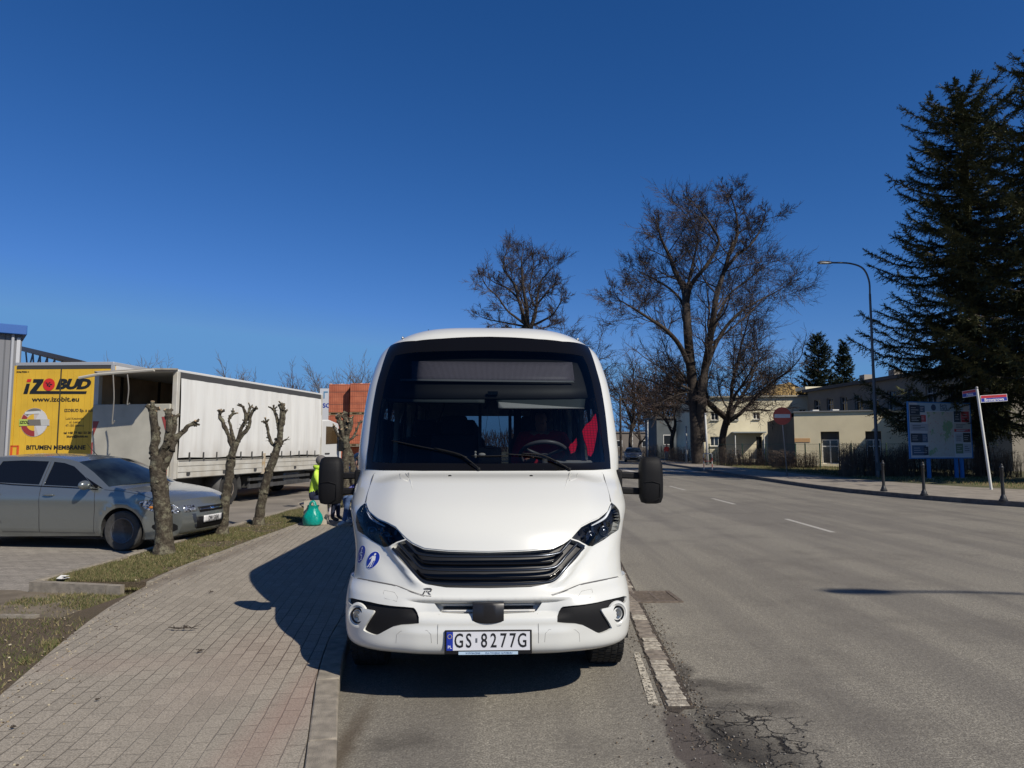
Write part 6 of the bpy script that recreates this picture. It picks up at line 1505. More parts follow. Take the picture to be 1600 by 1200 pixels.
def yellow_lorry():
    o = at(171, 700, 19.0); o.z = 0; H = at(95, 570.5, 19.0).z; r = empty('yellow_lorry', o, R(-4.0), 'yellow box trailer with lettered rear doors parked behind the silver car', 'trailer'); 
    x0 = planehit(21.5, 640, r)[0]; 
    a = NB('yellow_paint', .5); a.link
    YEL = mat('trailer_yellow', (.68,.42,.035), .5, vary=.10, vscale=1.5, detail=8); FR = mat('trailer_frame', (.42,.43,.44), .45, metal=.3)
    MB().b2((x0,.05,1.05),(0,13.2,H)).build('box_body', YEL, r); MB().b2((x0-.02,-.02,H),(.02,13.2,H+.09)).build('roof_rail', FR, r, bevel=.01)
    MB().b2((.0,.1,H-.16),(.02,13.2,H-.002)).build('side_rail', mat('rail_white', (.55,.55,.54), .5), r)
    mid = planehit(94, 640, r)[0]
    for a0, b0 in ((x0+.05, mid-.008), (mid+.008, -.05)):
        d = MB().b2((a0,-.03,1.15),(b0,.045,H-.10)).build('rear_door', YEL, r, bevel=.006)
        g = MB(); n = int((b0-a0)/.16)
        for i in range(1, n): x = a0+(b0-a0)*i/n; g.b2((x-.003,-.0325,1.18),(x+.003,-.029,H-.14))
        g.build('door_groove', mat('groove_yellow', (.50,.31,.03), .6), d)
    MB().b2((x0,-.035,H-.095),(0,.045,H-.01)).build('header', mat('header_dark', (.05,.05,.05), .6), r); 
    for a0, b0 in ((x0-.02,x0+.04),(-.04,.02)): MB().b2((a0,-.04,1.05),(b0,.05,H)).build('door_post', YEL if a0 < -1 else FR, r)
    MB().b2((mid-.012,-.045,1.15),(mid+.012,-.031,H-.1)).build('lock_bar', mat('lock_dark', (.05,.045,.03), .5), r)
    INK = mat('letter_black', (.012,.013,.014), .5); RED = mat('letter_red', (.60,.025,.02), .5); BRN = mat('letter_brown', (.10,.07,.03), .5)
    def T(nm, s, px, py, hpx, m, sx=1, **k):
        x, z = planehit(px, py, r); h = hpx*19.0/1109; M = Matrix(((1,0,0,x),(0,0,-1,-.036),(0,1,0,z),(0,0,0,1))); return text(nm, s, M, m, r, size=h*1.38, sx=sx, ext=.001, **k)
    def F(nm, pts, m, dy=-.036):
        P = [planehit(*p, r) for p in pts]; return MB().ext([(x, dy, z) for x, z in P], (0,-.003,0)).build(nm, m, r)
    # company logo: slanted black letters, red ball, red dot on the i, black underline
    def lg(pts): return [(px_, py_) for px_, py_ in pts]
    F('logo_i', [(43,599.5),(48.5,599.5),(44.5,615.5),(38,615.5)], INK); F('logo_dot', [(44.5,592.5),(51,592.5),(49.5,597),(43,597)], RED)
    F('logo_z', [(54,592.5),(70,592.5),(69,597),(58.5,611),(137,611.5),(136,615.5),(47.5,615.5),(48.5,611.5),(59.5,598),(53,598)], INK)
    x, z = planehit(78, 601, r); MB().lathe([(0,0),(.168,0),(.168,.004),(0,.004)], c=(x,-.036,z), axis=(0,-1,0), n=32).build('logo_ball', RED, r)
    m = MB(); rr = random.Random(3)
    for i in range(9): m.sphere((x+rr.uniform(-.07,.07), -.0415, z+rr.uniform(-.06,.06)), (.03,.002,.018), 7, 5)
    m.build('ball_pattern', INK, r)
    T('logo_letters', 'BUD', 114.5, 601, 15.0, INK, sx=1.32, shear=.28, bold=.022, spacing=.98)
    T('web_address', 'www.izobit.eu', 88.5, 624.3, 7.6, INK, sx=1.28, bold=.004)
    T('slogan', 'BITUMEN MEMBRANE', 88.5, 699.5, 6.6, INK, sx=1.11, bold=.005)
    T('address_line', 'IZOBUD Sp. z o.o.', 125, 641.5, 4.6, BRN, sx=1.0, bold=.003)
    for s, py in (('Luki Kozowski', 654), ('ul. Lesna', 659.5), ('47-150 Lesnica', 665)): T('address_line', s, 118, py, 3.6, BRN, sx=1.0)
    for s, py in (('tel +48 77 461 53 20', 676.5), ('biuro@izobit.eu', 682)): T('address_line', s, 122, py, 3.6, INK, sx=1.05, bold=.002)
    T('maker_plate', 'WALTON +', 37, 581.5, 2.4, INK, sx=1.2, bold=.003)
    # round picture of a membrane roll
    cx, cz = planehit(55, 660, r); k = 19.0/1109
    def disc(nm, rx, m, dy, a0=0, a1=360, r0=0):
        P = [(cx+rx*k*math.cos(R(a0+(a1-a0)*i/30)), dy, cz+rx*k*math.sin(R(a0+(a1-a0)*i/30))) for i in range(31)]
        if r0: P += [(cx+r0*k*math.cos(R(a1-(a1-a0)*i/30)), dy, cz+r0*k*math.sin(R(a1-(a1-a0)*i/30))) for i in range(31)]
        if not r0 and a1-a0 < 360: P.append((cx, dy, cz))
        return MB().ext(P[:-1] if (a1-a0 == 360) else P, (0,-.002,0)).build(nm, m, r)
    disc('picture_disc', 22.5, mat('disc_pale', (.52,.46,.42), .6), -.036)
    disc('picture_roll', 21.8, mat('roll_red', (.30,.035,.035), .6), -.039, 183, 275, 13.5); disc('picture_roll', 21.8, bpy.data.materials['roll_red'], -.039, 145, 180, 13.5)
    disc('picture_roll', 22, mat('roll_grey', (.16,.15,.13), .7), -.0395, 62, 140, 15.5); disc('picture_core', 13.2, YEL, -.0395, 95, 275)
    disc('picture_sheet', 22, mat('sheet_white', (.58,.57,.56), .6), -.040, -68, 62)
    F('picture_label', [(32,655),(45,655),(45,665.5),(32,665.5)], mat('label_green', (.45,.55,.10), .6), -.043); F('picture_band', [(44,655.5),(65,655.5),(66,665),(44,665)], bpy.data.materials['roll_grey'], -.0425); F('picture_band', [(65,655),(79,655.5),(79,665),(66,665)], mat('band_pale', (.48,.48,.45), .6), -.0425)
    F('picture_band', [(41,643.5),(64,642),(64,646.5),(41,647.5)], WHITE, -.0432)
    T('label_text', 'IZOL', 40, 660.3, 4.6, INK, sx=1.1, bold=.004, shear=.2).location.y = -.011
    # red frame marker bottom left, wheels and bumper below
    m = MB(); A = [planehit(*p, r) for p in ((19,697),(29,697),(29,722),(19,722))]
    for p, q in zip(A, A[1:]+A[:1]): m.box(((p[0]+q[0])/2, -.038, (p[1]+q[1])/2), (abs(p[0]-q[0])+.035, .006, abs(p[1]-q[1])+.035))
    m.build('orange_marker', mat('marker_orange', (.65,.10,.02), .5), r)
    MB().b2((x0+.1,.1,.55),(-.1,.25,.75)).build('rear_bumper', mat('bumper_dark', (.04,.04,.04), .6), r); MB().b2((x0+.6,.2,.85),(-.6,13,1.05)).build('chassis', bpy.data.materials['bumper_dark'], r)
    for y in (2.2, 3.5, 4.8):
        for x_ in (x0+.2, -.2): wheel(r, (x_, y, .5), .5, .36, .29, 1 if x_ > -1 else -1, tread=False)
yellow_lorry()

# ================================================================ BLOCK STACKS AND CONTAINER
def blocks():
    a = NB('clay_blocks', .85); s_ = a.n('ShaderNodeSeparateXYZ'); a.link(a.tc, s_.inputs[0])
    v = a.ramp(a.math('MULTIPLY', a.math('PINGPONG', a.math('ADD', s_.outputs[0], s_.outputs[1]), .045), 22), (.12,1.),(.35,0.)); h = a.ramp(a.math('MULTIPLY', a.math('PINGPONG', s_.outputs[2], .145), 7), (.04,1.),(.10,0.))
    c = a.mix(a.ramp(a.noise(2.5,4), (.35,0.),(.65,1.)), (.36,.105,.058), (.47,.155,.085)); c = a.mix(a.math('MULTIPLY', v, .6), c, (.18,.05,.03)); c = a.mix(a.math('MULTIPLY', h, .7), c, (.14,.045,.03)); mm = a.color(c)
    FOIL = mat('wrap_film', (.62,.52,.48), .4); k = 0
    names = {(0,0):'lowest red block pack of the left stack', (0,1):'middle red block pack of the left stack', (0,2):'topmost red block pack of the left stack', (1,0):'lowest red block pack of the right stack', (1,1):'middle red block pack of the right stack', (1,2):'topmost red block pack of the right stack'}
    for ci, (px0, px1) in enumerate(((513,545),(546.3,580))):
        for t in range(3):
            Y = 34.5 if (ci == 0 or t < 2 and False) else 34.05; 
            if ci == 1 and t == 0: Y = 34.4
            A = at(px0, 650, Y); B = at(px1, 650, Y); tops = [.12+1.52*(i+0) for i in range(4)]; z0 = tops[t]; r = empty('block_pack', ((A.x+B.x)/2, Y+.5, z0), 0, names[(ci, t)]+' behind the pollarded head, beside the '+('lorry cab' if ci == 0 else 'grey container'), 'block pack', 'pallets of red clay blocks'); w_ = B.x-A.x
            MB().b2((-w_/2,-.5,.12),(w_/2,.5,1.5)).build('blocks', mm, r, bevel=.012)
            m = MB(); m.b2((-w_/2,-.5,0),(w_/2,.5,.03)); m.b2((-w_/2,-.5,.09),(w_/2,.5,.115))
            for x in (-w_/2+.06, 0, w_/2-.06): m.b2((x-.05,-.5,.03),(x+.05,.5,.09))
            m.build('pallet', mat('pallet_wood', (.22,.16,.09), .85) if k == 0 else bpy.data.materials['pallet_wood'], r)
            if t == 2:
                f = MB(); rr = random.Random(k)
                for i in range(7): f.sphere((rr.uniform(-w_/2,w_/2), -.4+rr.random()*.6, 1.51), (.08,.08,.03), 7, 4)
                f.build('torn_film', FOIL, r)
            for zz in (.5, 1.1): MB().b2((-w_/2-.004,-.504,zz),(w_/2+.004,-.500,zz+.015)).build('strap', bpy.data.materials['strap_dark'], r)
            k += 1
    A = at(567, 650, 37); B = at(590, 650, 37); zt = at(570, 602, 37).z; c = empty('grey_container', ((A.x+B.x)/2, 37, 0), 0, 'grey steel container right of the red block stacks at the bus edge', 'container')
    MB().b2((-1.2,0,.1),(1.2,5,zt)).build('container_body', mat('container_grey', (.17,.17,.165), .6, vary=.2, vscale=1), c, bevel=.02); rb = MB()
    for i in range(12): rb.b2((-1.15+i*.2,-.03,.2),(-1.05+i*.2,-.001,zt-.1))
    rb.build('container_rib', bpy.data.materials['container_grey'], c)
    A = at(499, 650, 40); B = at(524, 650, 40); zt = at(505, 607, 40).z; w_ = B.x-A.x; s = empty('white_hoarding', (A.x, 40, 0), 0, 'white hoarding with blue lettering between the lorry cab and the red blocks', 'hoarding')
    p = MB().b2((0,0,1.0),(w_,.08,zt)).build('panel', mat('hoarding_white', (.55,.57,.60), .6), s)
    for x in (.08, w_-.08): MB().b2((x-.05,.0805,0),(x+.05,.16,zt)).build('post', M_KERBD, s)
    BL = mat('hoarding_blue', (.02,.05,.30), .5); q = at(510, 634, 40)-s.location; text('lettering', 'SC', Matrix(((1,0,0,q.x),(0,0,-1,-.004),(0,1,0,q.z),(0,0,0,1))), BL, s, size=.34, sx=1.1, bold=.012)
    q = at(509, 617, 40)-s.location; m = MB(); m.b2((q.x-.12,-.012,q.z-.2),(q.x-.06,-.001,q.z+.2)); m.b2((q.x-.06,-.012,q.z+.13),(q.x+.12,-.001,q.z+.2)); m.build('blue_emblem', mat('emblem_light_blue', (.10,.25,.40), .5), s)
blocks()

# ================================================================ STREET FURNITURE
GALV = mat('galvanised', (.30,.30,.30), .5, metal=.4, vary=.15, vscale=8); POLEW = mat('pole_pale', (.50,.50,.47), .5, vary=.1, vscale=6)
def lamp(label, x, y, H=10.9, arm=2.5):
    r = empty('street_lamp', (x, y, .1), 0, label, 'street lamp', 'tall curved-arm street lamps'); LG = mat('lamp_grey', (.10,.105,.11), .5, metal=.5) if 'lamp_grey' not in bpy.data.materials else bpy.data.materials['lamp_grey']
    MB().tube([(0,0,0),(0,0,1.2),(0,0,1.25),(0,0,H-1.6)], [.11,.10,.085,.055], 12).build('pole', LG, r, smooth=40)
    P = smooth_path([(0,0,H-1.6),(-.02,0,H-.9),(-.30,0,H-.28),(-.95,0,H-.02),(-arm+.65,0,H+.02)], 6); MB().tube(P, .045, 8).build('arm', LG, r, smooth=True)
    h = MB(); h.tube([(-arm+.72,0,H+.02),(-arm+.5,0,H+.03),(-arm+.1,0,H+.03),(-arm-.1,0,H+.01)], [.05,.13,.13,.06], 10, flat=.45); hd_ = h.build('lamp_head', LG, r, smooth=True)
    MB().box((-arm+.22,0,H-.035), (.42,.17,.02)).build('lamp_lens', mat('lens_pale', (.4,.42,.44), .2) if 'lens_pale' not in bpy.data.materials else bpy.data.materials['lens_pale'], hd_)
    MB().b2((-.12,-.13,.35),(.12,-.095,.75)).build('access_door', LG, r)
    return r
g = gnd(1372, 746, .1); lamp('tall street lamp with curved arm rising in front of the left spruce', g.x, g.y, at(1350, 411, g.y).z-.1)
lamp('street lamp outside the frame whose arm casts a shadow across the road', 14.9, -.62)
IRON = mat('bollard_iron', (.030,.031,.033), .5, metal=.3, bump=.2, bscale=60)
def bollard():
    r = empty('bollard', (0,0,0)); MB().lathe([(0,0),(.11,0),(.11,.05),(.085,.07),(.075,.13),(.055,.16),(.048,.20)], n=20).build('base', IRON, r, smooth=40)
    MB().lathe([(.045,.18),(.048,.2),(.042,.5),(.038,.84),(.05,.855),(.05,.875),(.038,.885)], n=20).build('post', IRON, r, smooth=40)
    MB().lathe([(.038,.885),(.052,.905),(.056,.94),(.045,.975),(.03,.985),(.034,1.01),(.02,1.04),(0,1.05)], n=20).build('cap', IRON, r, smooth=50); return r
b0 = bollard()
for i, ((px, py), lab) in enumerate(zip(((1381,767.5),(1444,774.5),(1568,783.5)), ('iron bollard on the kerb nearest the lamp post','iron bollard on the kerb in front of the map board legs','iron bollard on the kerb right of the leaning street-name pole'))):
    b = b0 if i == 0 else copy_tree(b0); q = gnd(px, py, .12); b.location = q; tag(b, lab, 'bollard', 'black iron bollards along the kerb')
def street_sign():
    q = gnd(1549, 765, .12); r = empty('street_name_sign', q, 0, 'pale leaning pole with two blue and red street-name plates', 'street sign'); top = at(1526, 606, q.y-.1)-q
    MB().tube([(0,0,-.02), top*.98, top], [.045,.042,.03], 12).build('pole', mat('pole_white', (.62,.62,.58), .45), r, smooth=40); MB().sphere(top, .05, 10, 6).build('pole_cap', GALV, r, smooth=True)
    RD = mat('plate_red', (.42,.02,.03), .4); BL = mat('plate_deep_blue', (.012,.03,.28), .4); WH = mat('plate_edge_white', (.65,.65,.65), .4)
    for (x0_, yt0, yb0, x1_, yt1, yb1, dy, txt) in ((1532,618,629,1573.5,615.5,626.5,.0,'Browarowa'), (1503.5,611.5,622,1527,607.5,619.5,0,'Polna')):
        A = at(x0_, yt0, q.y-.1)-q; B = at(x1_, yt1, q.y-.1+ (0 if txt[0] == 'B' else .0))-q; C = at(x0_, yb0, q.y-.1)-q; h = A.z-C.z
        if txt[0] == 'P': A = at(x0_, yt0, q.y-.1+.7)-q
        u = (B-A); L_ = u.length; u.normalize(); up = Vector((0,0,1)); M = plane_M((A+B)/2-up*h/2, u, up)
        def bx_(nm, x, y, w_, hh, t0, t1, m, par):
            mm = MB().b2((x-w_/2,y-hh/2,t0),(x+w_/2,y+hh/2,t1)); mm.v = [M @ v for v in mm.v]; return mm.build(nm, m, par)
        pl = bx_('name_plate', 0, 0, L_, h, -.008, 0, WH, r); bx_('red_band', 0, h*.27, L_-.03, h*.36, .0, .003, RD, pl); bx_('blue_field', 0, -h*.18, L_-.03, h*.50, .0, .003, BL, pl)
        text('plate_text', txt, M @ Matrix.Translation((0,-h*.18,.0045)), WH, pl, size=h*.60, sx=.98, bold=.003, ext=.0005)
        text('plate_text', 'OSIEDLE', M @ Matrix.Translation((0,h*.27,.0045)), bpy.data.materials['mark_red'], pl, size=h*.26, ext=.0005)
street_sign()
def no_entry():
    q = gnd(1230, 743.5, .12); r = empty('no_entry_sign', q, 0, 'round red no-entry sign with white bar on a thin post', 'road sign'); c = at(1222, 650, q.y)-q; rad = 13.8*q.y/1109
    MB().tube([(0,0,0), (c.x,.03,c.z), (c.x,.03,c.z+rad*.9)], .032, 8).build('post', GALV, r, smooth=True)
    d = MB().lathe([(0,0),(rad,0),(rad,.02),(0,.02)], c=c+Vector((0,-.01,0)), axis=(-.12,-1,0), n=40).build('disc', mat('noentry_red', (.42,.055,.025), .45, vary=.15, vscale=5), r)
    MB().box(c+Vector((-.005,-.036,0)), (rad*1.7,.006,rad*.42), rz=R(-7)).build('white_bar', mat('noentry_white', (.50,.50,.48), .5, vary=.1, vscale=6), d)
no_entry()
def map_board():
    A = at(1422, 700, 33.0); B = at(1519, 700, 34.2); A.z = 0; B.z = 0; zt = at(1422, 628, 33).z; zb_ = at(1423, 716, 33).z; r = empty('map_board', A, 0, 'large town map board with small adverts on blue posts under the spruce', 'notice board')
    u = (B-A); L_ = u.length; u.normalize(); M = plane_M(u*L_/2+Vector((0,0,(zt+zb_)/2)), u, (0,0,1)); h = zt-zb_
    def bx_(nm, x, y, w_, hh, t0, t1, m, par=None):
        mm = MB().b2((x-w_/2,y-hh/2,t0),(x+w_/2,y+hh/2,t1)); mm.v = [M @ v for v in mm.v]; return mm.build(nm, m, par or r)
    PB = mat('post_blue', (.02,.16,.42), .5); LB = mat('board_pale_blue', (.30,.42,.52), .5)
    pn = bx_('panel', 0, 0, L_, h, -.05, 0, mat('board_white', (.50,.51,.53), .5)); bx_('header', .05, h*.42, L_*.74, h*.15, .0, .004, LB, pn)
    for y in (-h/2, h/2): bx_('frame', 0, y, L_+.06, .05, -.06, .012, PB, pn)
    for x in (-L_/2, L_/2): bx_('frame', x, 0, .05, h-.06, -.06, .0125, PB, pn)
    a = NB('map_print', .6); v1 = a.n('ShaderNodeTexVoronoi', feature='DISTANCE_TO_EDGE'); v1.inputs['Scale'].default_value = 5; a.link(a.tc, v1.inputs['Vector']); v2 = a.n('ShaderNodeTexVoronoi', feature='DISTANCE_TO_EDGE'); v2.inputs['Scale'].default_value = 17; a.link(a.tc, v2.inputs['Vector'])
    c = a.mix(a.ramp(a.noise(1.6,4), (.56,0.),(.60,1.)), (.48,.47,.43), (.22,.36,.20)); c = a.mix(a.ramp(v2.outputs['Distance'], (.0,.6),(.03,0.)), c, (.25,.24,.24)); c = a.mix(a.ramp(v1.outputs['Distance'], (.0,.9),(.02,0.)), c, (.55,.40,.22)); c = a.mix(a.ramp(a.noise(9,3), (.62,0.),(.66,.7)), c, (.42,.22,.22))
    bx_('map', .0, -h*.07, L_*.42, h*.80, .0, .005, a.color(c), pn)
    rr = random.Random(8); cols = [(.02,.03,.05),(.45,.03,.04),(.40,.40,.42),(.05,.09,.16),(.42,.40,.36),(.10,.16,.10),(.35,.36,.40),(.03,.03,.03)]
    ms = [mat('advert_%s' % n, c_, .5) for n, c_ in zip(('navy','red','grey','blue','cream','green','silver','black'), cols)]
    slots = [(-.40,.36,.16,.18,0),(-.28,.38,.08,.12,3),(-.39,.20,.18,.13,7),(-.27,.21,.08,.12,1),(-.34,.05,.28,.13,6),(-.39,-.14,.18,.16,0),(-.26,-.14,.09,.16,3),(-.36,-.36,.22,.18,3),(-.25,-.37,.07,.15,0),
             (.28,.25,.11,.20,0),(.41,.25,.13,.20,1),(.35,.08,.26,.11,4),(.35,.0,.26,.05,1),(.29,-.14,.12,.16,2),(.42,-.13,.12,.17,7),(.29,-.33,.12,.18,5),(.42,-.33,.12,.16,6)]
    for x, y, w_, hh, ci in slots:
        ad = bx_('advert', x*L_, y*h, w_*L_, hh*h, .0, .006, ms[ci], pn); m = MB()
        for k in range(3): m.b2(((x-w_*.38)*L_, (y+hh*(.22-.22*k))*h-.012, .007), ((x-w_*.38)*L_+w_*L_*rr.uniform(.4,.75), (y+hh*(.22-.22*k))*h+.012, .008))
        m.v = [M @ v for v in m.v]; m.build('advert_lines', ms[2] if ci in (0,1,3,7,5) else ms[0], ad)
    for s, y, sz in (('Karta', .455, .17), ('Dara', .405, .20), ('www.karta-dara.pl', .365, .07)): text('header_text', s, M @ Matrix.Translation((-.02*L_+.1, y*h, .0065)), mat('header_ink', (.03,.06,.12), .5), pn, size=sz*1.1, bold=.003, align='LEFT', ext=.001)
    lo = MB().lathe([(.10,0),(.15,0),(.15,.002),(.10,.002)], n=24); lo.v = [M @ (v+Vector((-.10*L_, .41*h, .0065))) for v in lo.v]; lo.build('header_emblem', bpy.data.materials['header_ink'], pn)
    for px in (1450.5, 1504.5, 1515.5):
        x = (at(px, 730, 33.5).x-A.x)/u.x; c = u*x+Vector((0,.10,0)); m = MB(); m.b2((c.x-.07,c.y-.05,0),(c.x+.07,c.y+.05,zb_+.5 if px > 0 else 0)); m.build('post', PB, r); MB().b2((c.x-.16,c.y-.14,0),(c.x+.16,c.y+.14,.16)).build('footing', M_KERB, r)
map_board()
def fence():
    G = mat('fence_green', (.02,.055,.03), .5)
    a = NB('fence_mesh', .6); s_ = a.n('ShaderNodeSeparateXYZ'); a.link(a.tc, s_.inputs[0])
    P = [at(px, 700, Y) for px, Y in ((1108,59),(1160,56.5),(1196,54.5),(1243,52.5),(1258,51.5),(1281,50.5),(1330,48),(1385,45.5),(1440,43.5),(1500,42),(1560,41))]
    r = empty('mesh_fence', (P[0].x, P[0].y, .1), 0, 'green wire mesh fence running in front of the cream buildings', 'fence'); O = Vector((P[0].x, P[0].y, 0)); H = 1.75
    for p, q in zip(P, P[1:]):
        p0 = Vector((p.x, p.y, 0))-O; q0 = Vector((q.x, q.y, 0))-O; MB().box(p0+Vector((0,0,H/2)), (.07,.07,H)).build('fence_post', G, r)
        m = MB(); L_ = (q0-p0).length; n = int(L_/.10)
        for i in range(n): c = p0.lerp(q0, (i+.5)/n); m.tube([c+Vector((0,0,.05)), c+Vector((0,0,H-.05))], .004, 3, cap=False)
        for z in (.1,.4,.8,1.2,H-.06): m.tube([p0+Vector((0,0,z)), q0+Vector((0,0,z))], .008 if z not in (.1,H-.06) else .012, 3, cap=False)
        m.build('mesh_panel', G, r, recalc=False)
fence()
def barrier():
    a = gnd(1100, 735, .12); b = gnd(1117, 735.5, .12); r = empty('hoop_barrier', a, 0, 'small red and white tube barrier by the kerb near the huge tree', 'barrier'); d = b-a; d.z = 0; d.y = 0; H = 1.05; RM = mat('barrier_red', (.30,.05,.04), .5)
    MB().tube([(0,0,0),(0,0,H*.96),(.05,0,H),(d.x-.05,0,H),(d.x,0,H*.96),(d.x,0,0)], .03, 8).build('hoop', mat('barrier_white', (.45,.43,.40), .5), r, smooth=40)
    for x in (0, d.x):
        for z in (.2,.6): MB().cyl((x,0,z),(x,0,z+.2),.032,n=8).build('red_sleeve', RM, r)
    MB().cyl((.0,0,H*.55),(d.x,0,H*.55),.02,n=6).build('rail', RM, r)
barrier()
for px, pyb, pyt, lab, Y, tilt in ((1106,722,647,'leaning pale pole in front of the huge old tree trunk',58,-4),(1073,722,667,'thin pole left of the huge old tree trunk',66,-1),(1012,716,658,'thin pale pole between the far car and the walker in red',78,0),(988,712,672,'short pole behind the oncoming car',92,0)):
    q = at(px, 715, Y); q.z = .1; t = at(px+tilt, pyt, Y)-q; r = empty('utility_pole', q, 0, lab, 'pole', 'thin roadside poles'); MB().tube([(0,0,-.05), t], [.10,.07], 8).build('pole', POLEW, r, smooth=True); MB().sphere(t, .1, 8, 5).build('pole_top', GALV, r); MB().lathe([(0,0),(.2,0),(.2,.12),(0,.12)], n=10).build('pole_foot', M_KERB, r)
q = at(970, 700, 84); r = empty('utility_pole', (q.x, 84, 0), 0, 'dark wooden utility pole with crossarm right at the bus edge', 'pole'); MB().tube([(0,0,0),(0,0,at(970,618,84).z)], [.16,.11], 8).build('pole', BARKD, r); MB().box((0,0,at(970,624,84).z), (1.3,.12,.12)).build('crossarm', BARKD, r)
# ---- litter on the ground
lt = MB(); rr = random.Random(6); q = gnd(95, 905, .14)
for i in range(5): lt.box(q+Vector((rr.uniform(-.05,.05), rr.uniform(-.03,.03), .01+.006*i)), (.10,.06,.004), rz=rr.random()*3, rx=rr.gauss(0,.3), ry=rr.gauss(0,.3))
tag(lt.build('paper_scrap', mat('paper_white', (.62,.62,.60), .8)), 'crumpled white paper lying on the end kerb of the verge', 'litter')
def twig(label, px, py, L_, seed, rz=0):
    q = gnd(px, py, .12); rr = random.Random(seed); m = MB(); kk = L_/.2; d = Vector((math.cos(rz), math.sin(rz), 0)); P = [Vector((0,0,.008))+d*L_*(i/5-.5)+Vector((0, rr.gauss(0,.006*kk), .006+rr.random()*.010*kk)) for i in range(6)]; m.tube(P, [.003,.0055,.006,.005,.004,.002], 5)
    for i in range(6): p = P[rr.randint(1,4)]; m.tube([p, p+Vector((rr.gauss(0,.04), rr.gauss(0,.03), abs(rr.gauss(0,.022)))).lerp(Vector(), 1-min(1,kk))], [.004,.0015], 4)
    for i in range(4): p = P[2+i%2]; m.box(p+Vector((rr.gauss(0,.02),0,.008)), (.03*min(1,kk),.022*min(1,kk),.003), rx=rr.gauss(0,.5), ry=rr.gauss(0,.5), rz=rr.random()*3)
    o = m.build('fallen_twig', mat('twig_dark', (.05,.038,.028), .9) if 'twig_dark' not in bpy.data.materials else bpy.data.materials['twig_dark']); o.location = q; tag(o, label, 'twig')
twig('knotty dark twig lying on the pavement paving', 285, 985.5, .26, 1, -.1); twig('thin bent twig on the pavement nearer the bus shadow', 313, 1020, .07, 2, 1.2); twig('tiny twig on the pavement near the bottom left', 20, 1140, .03, 3, .4); twig('small twig on the pavement below the leaning trees', 330, 927, .05, 4, .7); twig('small sprig on the sunlit pavement left of centre', 152, 1096, .025, 5, .2)

# ================================================================ PEOPLE
SKIN = mat('skin', (.42,.24,.16), .55); JEAN = mat('jeans_blue', (.055,.095,.19), .85, vary=.3, vscale=12, bump=.4, bscale=40); JEAND = mat('jeans_navy', (.012,.018,.045), .85, vary=.3, vscale=10)
def person(label, loc, rz, N, E, regions, mats, hair=None, sub=2):
    """one skinned body: N name->(pos, radius); E edges; regions: list of (material index, [edges]) by nearest bone"""
    root = empty('person', loc, rz, label, 'person'); names = list(N); me = bpy.data.meshes.new('body'); me.from_pydata([N[k][0] for k in names], [(names.index(a), names.index(b)) for a, b in E], [])
    o = bpy.data.objects.new('body', me); COL.objects.link(o); sk = o.modifiers.new('skin', 'SKIN'); 
    for i, k in enumerate(names): r_ = N[k][1]; me.skin_vertices[0].data[i].radius = r_ if hasattr(r_, '__len__') else (r_, r_)
    me.skin_vertices[0].data[names.index('pelvis')].use_root = True; sk.use_smooth_shade = True
    ss = o.modifiers.new('sub', 'SUBSURF'); ss.levels = sub; ss.render_levels = sub
    dg = bpy.context.evaluated_depsgraph_get(); m2 = bpy.data.meshes.new_from_object(o.evaluated_get(dg)); bpy.data.objects.remove(o)
    for m in mats: m2.materials.append(m)
    bones = [(Vector(N[a][0]), Vector(N[b][0]), mi) for mi, ed in regions for a, b in ed]
    for p in m2.polygons:
        c = p.center; best = None
        for a, b, mi in bones:
            d = b-a; t = max(0, min(1, (c-a).dot(d)/max(1e-9, d.dot(d)))); q = (a+d*t-c).length
            if best is None or q < best[0]: best = (q, mi)
        p.material_index = best[1]; p.use_smooth = True
    b = bpy.data.objects.new('body', m2); COL.objects.link(b); b.parent = root
    return root
def hand(N, E, w, d, side, nm, r=.0085):
    """palm and five bent fingers from wrist w along d"""
    w = Vector(w); d = Vector(d).normalized(); s_ = Vector(side).normalized(); dn = d.cross(s_).normalized()
    N[nm+'palm'] = (tuple(w+d*.055), (.036,.018)); E.append((nm, nm+'palm'))
    for k, (off, l) in enumerate(((-.027,.070),(-.009,.080),(.009,.075),(.027,.060))):
        a = w+d*.092+s_*off; b = a+(d*.8+dn*.5).normalized()*l*.5; c = b+(d*.3+dn*.9).normalized()*l*.5
        N[nm+'k%d' % k] = (tuple(a), r); N[nm+'m%d' % k] = (tuple(b), r*.95); N[nm+'t%d' % k] = (tuple(c), r*.85); E += [(nm+'palm', nm+'k%d' % k), (nm+'k%d' % k, nm+'m%d' % k), (nm+'m%d' % k, nm+'t%d' % k)]
    a = w+d*.03-s_*.035; b = a+(d*.7-s_*.6).normalized()*.035; N[nm+'th1'] = (tuple(a), r*1.2); N[nm+'th2'] = (tuple(b+dn*.01), r); E += [(nm+'palm', nm+'th1'), (nm+'th1', nm+'th2')]
